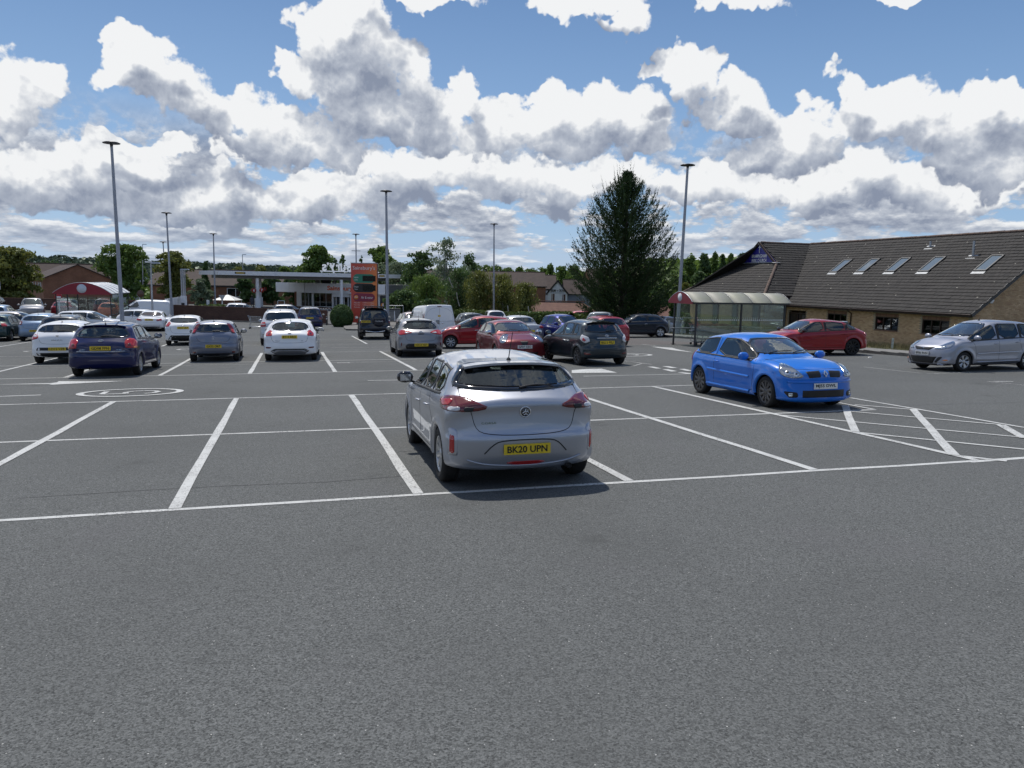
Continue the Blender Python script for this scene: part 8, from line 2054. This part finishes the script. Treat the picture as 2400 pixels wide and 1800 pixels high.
w0 = P2(1420, 640, dp + 20); house('brick_house', 'brown roofed house just behind the pub, right of its gable', w0[0], w0[1] + 4, 80, 9, 8, 5, 2.6, P2(1400, 655, dp + 20)[2] - 5, M_BRH, M_TILEB)
w0 = P2(1120, 650, 150); house('brick_house', 'long brown roof showing above the drooping trees', w0[0], w0[1] + 4, 86, 26, 9, 5, 2.6, P2(1120, 668, 150)[2] - 5, M_BRH, M_TILEB)
w0 = P2(1318, 735, 128); house('low_building', 'low building with a red brown tiled hipped roof before the pub', w0[0], w0[1] + 3, 89, 12.5, 7, 1.6, P2(1318, 709, 128)[2] - P2(1318, 735, 128)[2], P2(1318, 735, 128)[2] - 1.6, M_BRH, M_TILER, (), 'building', 2.6)
w0 = P2(1548, 741, 82); house('low_building', 'small brick outbuilding with a pinkish roof under the cypress', w0[0] - .3, w0[1] + 2, 82, 4.6, 3.6, 1.9, .8, P2(1548, 741, 82)[2] - 1.9, M_BRH, M_TILER, [('-', 1.2, .2, .5, 1.3)], 'building')
rngh = np.random.default_rng(21)
hd = [(225, 640, 190), (262, 636, 300), (300, 640, 260), (410, 648, 230), (560, 648, 240), (130, 628, 330), (590, 655, 200), (245, 652, 170), (620, 648, 280)]
words = ['just right of the brown gable', 'on the hillside above the brown gable', 'behind the second left tree', 'behind the third left tree', 'above the left end of the fuel canopy', 'high on the left above the houses', 'over the canopy near its left pillar', 'close behind the gable house on its right', 'above the middle of the fuel canopy']
for (px, py, d_), w_ in zip(hd, words):
    c_ = P2(px, py, d_); house('distant_house', 'small distant brown roofed house ' + w_, c_[0], c_[1], rngh.uniform(40, 110), 11, 8, 4.6, 2.6, c_[2] - 6.4, M_BRH if rngh.random() < .6 else M_REND, M_TILEB, [('-', -2.5, 2.8, 1.2, 1.1), ('-', 2.5, 2.8, 1.2, 1.1)])

# ------------------------------------------------------------------ trees
def leaf_mat(name, c1, c2, trans=.25):
    m = bpy.data.materials.new(name); m.use_nodes = True; nt = m.node_tree; nt.nodes.clear(); T = NT(nt)
    P = T.n('ShaderNodeTexCoord').outputs['Object']; r = T.n('ShaderNodeNewGeometry').outputs['Random Per Island']
    c = T.mix(T.math('ADD', T.math('MULTIPLY', r, .6), T.math('MULTIPLY', T.noise(P, .55, 3, .6), .55)), c1, c2)
    d = T.n('ShaderNodeBsdfDiffuse'); nt.links.new(c, d.inputs[0]); t = T.n('ShaderNodeBsdfTranslucent'); nt.links.new(T.mix(.4, c, tuple(min(1, x * 2) for x in c2)), t.inputs[0])
    gl = T.n('ShaderNodeBsdfGlossy'); gl.inputs['Roughness'].default_value = .45; gl.inputs[0].default_value = (.5, .55, .5, 1)
    mx = T.n('ShaderNodeMixShader'); mx.inputs[0].default_value = trans; nt.links.new(d.outputs[0], mx.inputs[1]); nt.links.new(t.outputs[0], mx.inputs[2])
    m2 = T.n('ShaderNodeMixShader'); m2.inputs[0].default_value = .05; nt.links.new(mx.outputs[0], m2.inputs[1]); nt.links.new(gl.outputs[0], m2.inputs[2])
    o = T.n('ShaderNodeOutputMaterial'); nt.links.new(m2.outputs[0], o.inputs[0]); MATS[name] = m; return m
L_MID = leaf_mat('mid_green_leaves', (0.044, 0.091, 0.020), (0.143, 0.214, 0.044)); L_DARK = leaf_mat('dark_green_leaves', (0.030, 0.063, 0.022), (0.088, 0.146, 0.043))
L_OLIVE = leaf_mat('olive_green_leaves', (0.069, 0.095, 0.021), (0.190, 0.199, 0.048)); L_SILV = leaf_mat('silver_green_leaves', (0.084, 0.118, 0.067), (0.210, 0.260, 0.160)); L_CYP = leaf_mat('cypress_foliage', (0.012, 0.029, 0.012), (0.045, 0.076, 0.024), .10)
L_HEDGE = leaf_mat('hedge_leaves', (0.034, 0.068, 0.017), (0.093, 0.136, 0.034)); L_FAR = leaf_mat('far_wood_leaves', (0.039, 0.063, 0.042), (0.066, 0.093, 0.060), .12); L_CORE = mat('shaded_twigs', (.012, .016, .008), .95)  # far wood leaves: bluer, flatter greens with distance haze put into the colour
M_BARK = mat('tree_bark', (.07, .055, .042), .95, noise=(6, .7), bump=(12, .8)); M_BIRCH = mat('birch_bark', (.40, .38, .33), .8, noise=(3, .8, (.10, .09, .08)))
def leaf_quads(C, N, S, rng, aspect=.62, droop=0.0, jitter=.9):
    """quads centred on C facing roughly N"""
    n = len(C); N = N + rng.normal(0, jitter, (n, 3)); N /= np.linalg.norm(N, axis=1)[:, None] + 1e-9
    A = np.cross(N, rng.normal(0, 1, (n, 3)) + np.array([0, 0, droop * 4])); A /= np.linalg.norm(A, axis=1)[:, None] + 1e-9; B = np.cross(N, A)
    if droop: A, B = B, A; 
    S = S[:, None]; V = np.stack([C - A * S, C - B * S * aspect, C + A * S, C + B * S * aspect], 1).reshape(-1, 3)
    return V, np.arange(4 * n).reshape(-1, 4)
def tree(name, label, px, pytop, pybase, dep, wpx, lm, n=5000, size=.20, clumps=42, shape=1.0, cat='tree', group=None, trunkm=None, seed=0, gap=0.0, base=None, low=.12, droop=0, cs=.20, bark_show=.25):
    rng = np.random.default_rng(seed + int(px) * 7 + int(dep))
    top = at(px, pytop, dep); x, y = top[0], top[1]; zg = gzz(x, y) if base is None else base; H = top[2] - zg; R = wpx / F * dep / 2
    t = thing(name, label, cat, (x, y, zg), group=group)
    zc0 = H * low
    cl = []; 
    for i in range(clumps):
        u = (i + rng.random()) / clumps; z = zc0 + (H - zc0) * (1 - (1 - u) ** 1.0)
        f = ((z - zc0) / (H - zc0)); prof = (math.sin(math.pi * min(1, f * .80 + .17)) ** .65 if shape == 1 else (1 - f) ** .75 * (min(1, f * 6) ** .5) if shape == 2 else math.sin(math.pi * (f * .9 + .06)) ** .45)
        a = rng.random() * 6.283; r = R * prof * rng.uniform(.0, .86); cr_ = (R * cs * 1.6) * rng.uniform(.7, 1.25) * (.55 + .45 * prof); cl.append((r * math.cos(a), r * math.sin(a), min(z, H - cr_ * .7), cr_, cr_ * rng.uniform(.6, .9)))
    cl.append((0, 0, H - R * .18, R * .2, R * .2))
    w = np.array([c[3] ** 2 for c in cl]); w /= w.sum(); k = rng.choice(len(cl), n, p=w); cl = np.array(cl)
    D = rng.normal(0, 1, (n, 3)); D /= np.linalg.norm(D, axis=1)[:, None]; D[:, 2] = np.where(D[:, 2] < -.3, -D[:, 2] * .5, D[:, 2]); rr = rng.uniform(.60, 1.08, n) ** .8
    rr *= 1 + .22 * np.sin(D[:, 0] * 7 + k) * np.cos(D[:, 1] * 6 + k * 1.7)
    C = np.stack([cl[k, 0], cl[k, 1], cl[k, 2]], 1) + D * rr[:, None] * np.stack([cl[k, 3], cl[k, 3], cl[k, 4] * min(2.4, max(.8, H / (2.4 * R)))], 1)
    if droop: C[:, 2] -= rng.random(n) ** 2 * droop * H * .25
    C[:, 2] = np.maximum(C[:, 2], .25)
    V, Q = leaf_quads(C, D, size * rng.uniform(.55, 1.25, n), rng, .6 if not droop else .28, 1 if droop else 0)
    obj('crown', np_mesh('crown', V, Q, lm), t, kind='stuff') if False else obj('crown', np_mesh('crown', V, Q, lm), t)
    tm_ = trunkm or M_BARK; g = MB(); r0 = max(.10, H * .022)
    g.tube([(0, 0, -.3), (r0 * .3, 0, H * .2), (-r0 * .3, r0 * .2, H * .5), (0, 0, H * .82)], [r0 * 1.25, r0, r0 * .65, r0 * .2], tm_, 8); obj('trunk', g, t)
    for i in range(7):
        c = cl[rng.integers(len(cl))]; g = MB(); z0 = H * rng.uniform(.22, .55); p0 = Vector((0, 0, z0)); p1 = Vector((c[0] * .9, c[1] * .9, max(c[2], z0 + .3))); mid_ = p0.lerp(p1, .5) + Vector((0, 0, (p1 - p0).length * .08)); g.tube([p0, mid_, p1], [r0 * .45, r0 * .28, r0 * .10], tm_, 6); obj('limb', g, t)
    return t
tree('broad_tree', 'broad olive tree at the left edge behind the cars', 14, 578, 705, 86, 165, L_OLIVE, 13000, .19, 60)
tree('broad_tree', 'rounded green tree behind the nearest left lamp post', 290, 573, 705, 92, 116, L_MID, 13000, .175, 55, 3)
tree('broad_tree', 'olive green tree between two lamp posts left of the white fence panel', 404, 590, 705, 97, 104, L_OLIVE, 12000, .175, 50)
tree('conifer', 'small dark conifer before the brown roofs', 481, 617, 700, 108, 34, L_DARK, 3500, .20, 40, 2)
tree('bush', 'silvery green bush right of the slim poles', 470, 654, 728, 86, 58, L_SILV, 4500, .15, 34, 1, 'bush', low=.05)
tree('broad_tree', 'tall round green tree behind the petrol station shop', 742, 577, 700, 122, 112, L_MID, 9000, .28, 60)
tree('broad_tree', 'dark leafy tree just right of the price totem', 900, 581, 720, 118, 92, L_MID, 7000, .26, 50, 3)
tree('young_tree', 'thin young tree left of the price totem', 802, 601, 700, 110, 26, L_DARK, 900, .18, 16, 1, cs=.3)
tree('young_tree', 'second thin young tree above the canopy letters', 786, 612, 700, 112, 24, L_DARK, 800, .18, 14, 1, cs=.3)
tree('young_tree', 'small tree top between the totem and its thin lamp post', 848, 602, 700, 114, 20, L_DARK, 600, .18, 12, 1, cs=.3)
for i, (px, pt, d_, w_, lm, lb) in enumerate(((560, 628, 190, 60, L_OLIVE, 'above the left half of the fuel canopy'), (612, 622, 180, 70, L_OLIVE, 'above the middle of the fuel canopy'), (665, 624, 185, 66, L_MID, 'left of the tall round tree'), (540, 655, 118, 44, L_DARK, 'under the left end of the canopy'), (575, 652, 108, 54, L_DARK, 'dark between house and canopy pillar'), (638, 650, 118, 64, L_DARK, 'dark, left of the shop'), (690, 640, 130, 60, L_DARK, 'behind the shop roof'), (850, 640, 118, 80, L_DARK, 'dark behind the totem'), (250, 622, 200, 40, L_DARK, 'right of the brown gable'), (330, 612, 190, 50, L_MID, 'between the second and third left trees'), (113, 612, 220, 60, L_DARK, 'above the brown roofs at left'), (232, 640, 150, 30, L_MID, 'beside the gable house'))):
    tree('background_tree', 'tree ' + lb if lb.startswith('dark') else 'tree in the background ' + lb, px, pt, 700, d_, w_, lm, 3000, .30, 30, 1 if i % 2 else 3, group='background trees')
MS = [(935, 612, 112, 128, L_SILV, 6500, 0, 'grey green tree right of the tall lamp post by the totem'), (985, 590, 100, 100, L_DARK, 6500, 0, 'dark tree behind the airy birch'), (1045, 560, 96, 118, L_SILV, 3000, 0, 'airy birch rising above the tree belt'),
      (1000, 640, 84, 110, L_MID, 6500, .5, 'tangled green tree behind the white van'), (1075, 625, 88, 110, L_DARK, 6000, .5, 'dark drooping tree right of the white van'), (1125, 632, 84, 100, L_OLIVE, 6500, 1, 'drooping birch with pale stems, left one'), (1180, 640, 84, 96, L_OLIVE, 6500, 1, 'drooping birch with pale stems, middle one'),
      (1232, 662, 82, 70, L_OLIVE, 5000, 1, 'drooping birch beside the pub range'), (862, 655, 126, 84, L_DARK, 5000, 0, 'dark bush between totem and tall lamp post'), (945, 680, 80, 90, L_DARK, 5500, 0, 'dark shrubbery behind the handrail'), (1100, 600, 118, 60, L_DARK, 3500, 0, 'dark tree far behind the drooping birches'), (1010, 700, 76, 90, L_DARK, 4000, 0, 'dark undergrowth behind the white van roof')]
for (px, pt, d_, w_, lm, n_, dr, lb) in MS: tree('belt_tree', lb, px, pt, 745, d_, w_, lm, n_, .17 if n_ > 3200 else .15, 46, 3 if n_ > 3200 else 1, group='tree belt beyond the white van', trunkm=M_BIRCH if 'birch' in lb else None, droop=dr, low=.04 if n_ > 3200 else .25, cs=.22 if n_ > 3200 else .17)
# pale leaning birch stems
for i, (pts, ds) in enumerate(((((1052, 650), (1056, 662), (1062, 674)), 'pale leaning birch stem in the tree belt, left'), (((1070, 685), (1072, 700), (1077, 718)), 'pale thin birch stem above the white van'), (((1190, 716), (1191, 728), (1191, 740)), 'pale birch trunk foot left of the clipped hedge'), (((1155, 655), (1156, 690), (1157, 735)), 'tall pale birch trunk in the drooping birches'), (((1238, 718), (1239, 728), (1238, 738)), 'short pale trunk by the pub roof'))):
    P_ = [Vector(at(px, py, 79.0)) for px, py in pts]; g = MB(); o0 = P_[-1]; g.tube([p - o0 for p in P_], .05, M_BIRCH, 6); o = obj('birch_stem', g); o.location = o0; tag(o, ds, 'tree trunk', 'pale birch stems')
rt = [(1165, 618, 235, 62), (1190, 624, 240, 50), (1218, 622, 236, 58), (1245, 626, 232, 52), (1272, 624, 240, 50), (1290, 617, 226, 40), (1318, 621, 224, 40), (1345, 618, 215, 56), (1140, 617, 240, 60), (1110, 614, 240, 60)]
for i, (px, pt, d_, w_) in enumerate(rt): tree('skyline_tree', 'small tree on the skyline above the pub roofs, %s from the left' % ['fourth', 'fifth', 'sixth', 'seventh', 'eighth', 'ninth', 'tenth', 'last', 'third', 'first'][i] if i != 9 else 'small tree on the skyline above the tree belt, leftmost', px, pt + 4, 665, d_, w_ + 26, L_MID, 3600, .36, 60, 2 if i % 3 == 2 else 1, group='skyline trees', low=.0)
rt = [(1618, 604, 100, 70, 1), (1650, 600, 104, 66, 1), (1676, 598, 100, 46, 2), (1694, 602, 100, 44, 2), (1714, 600, 96, 48, 2), (1738, 600, 92, 66, 1), (1755, 610, 88, 50, 1), (1640, 640, 84, 70, 1), (1690, 640, 84, 70, 1), (1600, 640, 88, 60, 1), (1590, 690, 62, 40, 1), (1608, 668, 74, 56, 1)]
for i, (px, pt, d_, w_, sh) in enumerate(rt): tree('woodland_tree', ['leafy tree just right of the cypress', 'leafy tree beyond the right lamp post', 'narrow spruce top left of the church roof', 'second narrow spruce top left of the church roof', 'third narrow spruce, nearest the church roof', 'leafy tree touching the church roof line', 'tree half hidden by the blue sign gable', 'bushy tree above the trolley shelter', 'bushy tree behind the church hip', 'bushy tree right beside the cypress foot', 'low bush left of the shelter posts', 'low bush between cypress and shelter'][i],
    px, pt, 700, d_, w_, (L_MID, L_DARK, L_OLIVE)[i % 3] if i > 6 else (L_MID, L_DARK)[i % 2], 4200, .22, 52, sh, group='trees left of the church', low=.0)
tree('young_tree', 'slim young tree behind the shelter glass', 1612, 735, 780, 50, 26, L_SILV, 500, .09, 12, 1, cs=.3)

# hedges and the clipped ball
def hedge(label, p, q, w, h, lm, n, seed, dep0, dep1, z=None, rnd=.35):
    a = Vector(at(*p, dep0)); b_ = Vector(at(*q, dep1)); rng = np.random.default_rng(seed); L = (b_ - a).length; d = (b_ - a); d.z = 0; d.normalize(); nrm_ = Vector((-d.y, d.x, 0)); zt0, zt1 = a.z, b_.z
    t = thing('hedge', label, 'hedge', (a.x, a.y, zt0 - h)); u = rng.random(n); ph = rng.uniform(0, 2 * math.pi, n); 
    yy = np.cos(ph); zz = np.sin(ph); pw = lambda v: np.sign(v) * np.abs(v) ** rnd
    C = np.stack([u * L, pw(yy) * w / 2, h * .5 + pw(zz) * h / 2], 1); C += rng.normal(0, .04, C.shape); C[:, 2] += (zt1 - zt0) * u
    N = np.stack([np.zeros(n), yy, zz], 1); V, Q = leaf_quads(C, N, .10 * rng.uniform(.6, 1.4, n), rng)
    R_ = np.array([[d.x, nrm_.x, 0], [d.y, nrm_.y, 0], [0, 0, 1]]); obj('leaves', np_mesh('leaves', V @ R_.T, Q, lm), t)
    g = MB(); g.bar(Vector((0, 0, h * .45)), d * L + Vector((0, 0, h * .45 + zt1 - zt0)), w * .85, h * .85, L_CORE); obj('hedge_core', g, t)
hedge('long clipped hedge beyond the silver saloon', (1215, 733), (1335, 733), 2.0, 1.7, L_HEDGE, 9000, 1, 62, 60, rnd=.5)
hedge('clipped hedge in front of the cypress, right part', (1335, 736), (1462, 741), 1.8, 1.6, L_HEDGE, 7000, 2, 62, 58, rnd=.5)
hedge('bright low hedge behind the drooping birches', (1075, 726), (1215, 734), 1.8, 1.5, leaf_mat('bright_hedge_leaves', (.035, .060, .010), (.085, .120, .025)), 6000, 3, 74, 70, rnd=.6)
hedge('grassy green mound hedge behind the brick wall', (470, 715), (522, 715), 3.0, 2.2, L_HEDGE, 6000, 4, 80, 80, rnd=.9)
hedge('boundary hedge under the far left trees', (-60, 703), (245, 703), 1.6, 2.4, L_DARK, 9000, 6, 84, 82, rnd=.5)
# brown wall behind the far left cars
pA, pB = Vector(at(-60, 700, 80)), Vector(at(440, 697, 80)); t = thing('brick_wall', 'red brown boundary wall behind the far left cars', 'wall', (pA.x, pA.y, gzz(pA.x, pA.y))); d_ = pB - pA; d_.z = 0; hA = pA.z - gzz(pA.x, pA.y)
g = MB(); g.bar(Vector((0, 0, hA / 2 - .1)), d_ + Vector((0, 0, hA / 2 - .1)), .22, hA + .4, M_BW); obj('brickwork', g, t); g = MB(); g.bar(Vector((0, 0, hA + .12)), d_ + Vector((0, 0, hA + .12)), .30, .08, M_BW); obj('coping', g, t)
def ball(label, px, py, dep, rpx, rz, lm, n, seed):
    c = Vector(at(px, py, dep)); r = rpx / F * dep; rng = np.random.default_rng(seed); D = rng.normal(0, 1, (n, 3)); D /= np.linalg.norm(D, axis=1)[:, None]
    C = D * np.array([r, r, rz]) * (1 + rng.normal(0, .02, n))[:, None]; V, Q = leaf_quads(C, D, .07 * rng.uniform(.6, 1.4, n), rng, .7, 0, .6)
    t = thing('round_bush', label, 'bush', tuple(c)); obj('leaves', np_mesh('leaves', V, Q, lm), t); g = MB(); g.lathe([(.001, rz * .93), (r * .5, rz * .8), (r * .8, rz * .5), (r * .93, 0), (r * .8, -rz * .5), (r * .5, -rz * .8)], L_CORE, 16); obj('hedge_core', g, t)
ball('dark clipped round bush at the foot of the price totem', 801, 743, 68, 26, 1.08, L_DARK, 7000, 5)

# the big cypress
def cypress(label, px, pytop, pybase, dep, wpx):
    rng = np.random.default_rng(77); top = at(px, pytop, dep); x, y = top[0], top[1]; zg = gzz(x, y); H = top[2] - zg; R = wpx / F * dep / 2
    t = thing('cypress_tree', label, 'tree', (x, y, zg)); prof = lambda f: np.interp(f, [0, .06, .14, .26, .40, .55, .70, .80, .88, .95, 1.0], [.74, .86, .96, 1.03, 1.02, .92, .78, .64, .46, .25, .04])
    Cs = []; Ds = []; Ss = []; br = MB()
    nb = 720
    for i in range(nb):
        f = (i + rng.random()) / nb; f = f ** .92; a = rng.random() * 6.283; full = rng.random() < .62
        L = R * prof(f) * (rng.uniform(.86, 1.08) if full else rng.uniform(.35, .85)); zt = H * (.06 + .94 * f); rise = L * (.42 + .75 * f) * rng.uniform(.75, 1.25)
        z0 = max(.3, zt - rise); n = int(54 + 72 * L / R); ts = rng.random(n) ** .62; ts = .18 + .82 * ts
        d = np.array([math.cos(a), math.sin(a)]); px_ = d[0] * L * ts; py_ = d[1] * L * ts; pz = z0 + rise * ts ** 1.7
        tang = np.stack([np.full(n, d[0] * L), np.full(n, d[1] * L), rise * 1.7 * ts ** .7], 1); tang /= np.linalg.norm(tang, axis=1)[:, None]
        spread = .19 * (1.08 - ts) + .035; P_ = np.stack([px_, py_, pz], 1) + rng.normal(0, 1, (n, 3)) * spread[:, None] * np.array([1, 1, .7])
        Cs.append(P_); Ds.append(tang + rng.normal(0, .30, (n, 3)) + np.array([0, 0, .10])); Ss.append(rng.uniform(.055, .115, n) * (1.15 - .5 * ts))
        if i % 5 == 0: br.tube([(0, 0, z0), (d[0] * L * .5, d[1] * L * .5, z0 + rise * .31), (d[0] * L * .95, d[1] * L * .95, z0 + rise * .92)], [.05, .03, .01], M_BARK, 5, False)
    for i in range(120):      # leading shoots that break the outline
        f = rng.uniform(.35, 1.0); a = rng.random() * 6.283; L = R * prof(f) * 1.0; zt = H * (.06 + .94 * f) * .97; n = 26; ts = np.linspace(0, 1, n); ln = rng.uniform(.8, 2.0)
        base_ = np.array([math.cos(a) * L * .88, math.sin(a) * L * .88, zt - .3]); dr = np.array([math.cos(a) * (.9 - .75 * f), math.sin(a) * (.9 - .75 * f), 1.0]); dr /= np.linalg.norm(dr)
        Cs.append(base_ + dr * (ts * ln)[:, None] + rng.normal(0, .05, (n, 3)) * (1.1 - ts)[:, None]); Ds.append(np.tile(dr, (n, 1)) + rng.normal(0, .35, (n, 3))); Ss.append(.10 * (1.15 - ts))
    C = np.concatenate(Cs); D = np.concatenate(Ds); S = np.concatenate(Ss)[:, None]; D /= np.linalg.norm(D, axis=1)[:, None]; n = len(C); Bv = np.cross(D, rng.normal(0, 1, (n, 3))); Bv /= np.linalg.norm(Bv, axis=1)[:, None]
    V = np.stack([C - D * S * 1.3, C - D * S * .2 + Bv * S * .36, C + D * S * 1.6, C - D * S * .2 - Bv * S * .36], 1).reshape(-1, 3)
    V[:, 2] = np.maximum(V[:, 2], .5)
    obj('crown', np_mesh('crown', V, np.arange(4 * n).reshape(-1, 4), L_CYP), t); obj('branches', br, t, kind='stuff')
    g = MB(); g.tube([(0, 0, -.3), (0, 0, H * .4), (.05, 0, H * .95)], [.34, .22, .03], M_BARK, 10); obj('trunk', g, t)
    g = MB(); g.tube([(.9, .2, -.3), (.7, .1, 1.5), (.4, 0, 3.5)], [.16, .13, .08], M_BARK, 8); obj('side_trunk', g, t)
cypress('tall dark spreading cypress left of the right trolley shelter', 1472, 402, 740, 57, 258)

# wooded hills and hedgerows behind everything
def far_wood(name, n, rmin, rmax, azs, size, seed, lm, quads=22, leaf=.42):
    rng = np.random.default_rng(seed); r = rmin + (rmax - rmin) * rng.random(n) ** 1.3; az = np.radians(rng.uniform(azs[0], azs[1], n)); x = r * np.sin(az); y = r * np.cos(az)
    m_ = np.sin(x * .013 + 1.3) + np.sin(y * .017 + x * .006) + np.sin(x * .031 - y * .011 + 2) ; keep_ = (m_ > -.55) | (r > rmax * .86); keep_ |= (rmax < 350); x, y, r = x[keep_], y[keep_], r[keep_]; n = len(x); z = gz(x, y)
    s_ = size * rng.uniform(.6, 1.3, n) * (r / rmax) ** .4
    D = rng.normal(0, 1, (n, quads, 3)); D /= np.linalg.norm(D, axis=2)[..., None]; D[..., 2] = np.abs(D[..., 2]); C = np.stack([x, y, z + s_ * .25], 1)[:, None, :] + D * s_[:, None, None] * np.array([1, 1, .85])
    V, Q = leaf_quads(C.reshape(-1, 3), D.reshape(-1, 3), np.repeat(s_, quads) * leaf, rng, .8, 0, .45); o = obj(name, np_mesh(name, V, Q, lm)); o['kind'] = 'stuff'; return o
far_wood('far_woodland', 2600, 620, 1750, (-44, 44), 8.5, 5, L_FAR, 20); far_wood('hedgerow_trees', 900, 260, 620, (-42, 42), 5.5, 6, L_FAR, 70, .16); far_wood('hedgerow_trees', 300, 190, 300, (-42, -6), 4.0, 7, L_MID, 90, .13)
far_wood('skyline_wood', 800, 240, 330, (-6, 22), 10.0, 12, L_MID, 150, .13); far_wood('church_wood', 120, 112, 140, (9.5, 19), 7.5, 13, L_MID, 420, .055)
far_wood('added_tree_belt', 260, 34, 60, (95, 265), 5.5, 14, L_DARK, 90, .12)  # unseen trees added behind the viewpoint to darken the reflections in the cars
def ridge_wood(n, seed):
    rng = np.random.default_rng(seed); az = np.radians(rng.uniform(-46, 46, n)); r = rng.uniform(1640, 1760, n); x = r * np.sin(az); y = r * np.cos(az); z = gz(x, y); s_ = 10 * rng.uniform(.5, 1.3, n); q = 22
    D = rng.normal(0, 1, (n, q, 3)); D /= np.linalg.norm(D, axis=2)[..., None]; D[..., 2] = np.abs(D[..., 2]); C = np.stack([x, y, z + s_ * .2], 1)[:, None, :] + D * s_[:, None, None]
    V, Q = leaf_quads(C.reshape(-1, 3), D.reshape(-1, 3), np.repeat(s_, q) * .40, rng, .8, 0, .45); o = obj('ridge_woodland', np_mesh('ridge_woodland', V, Q, L_FAR)); o['kind'] = 'stuff'
ridge_wood(420, 9)
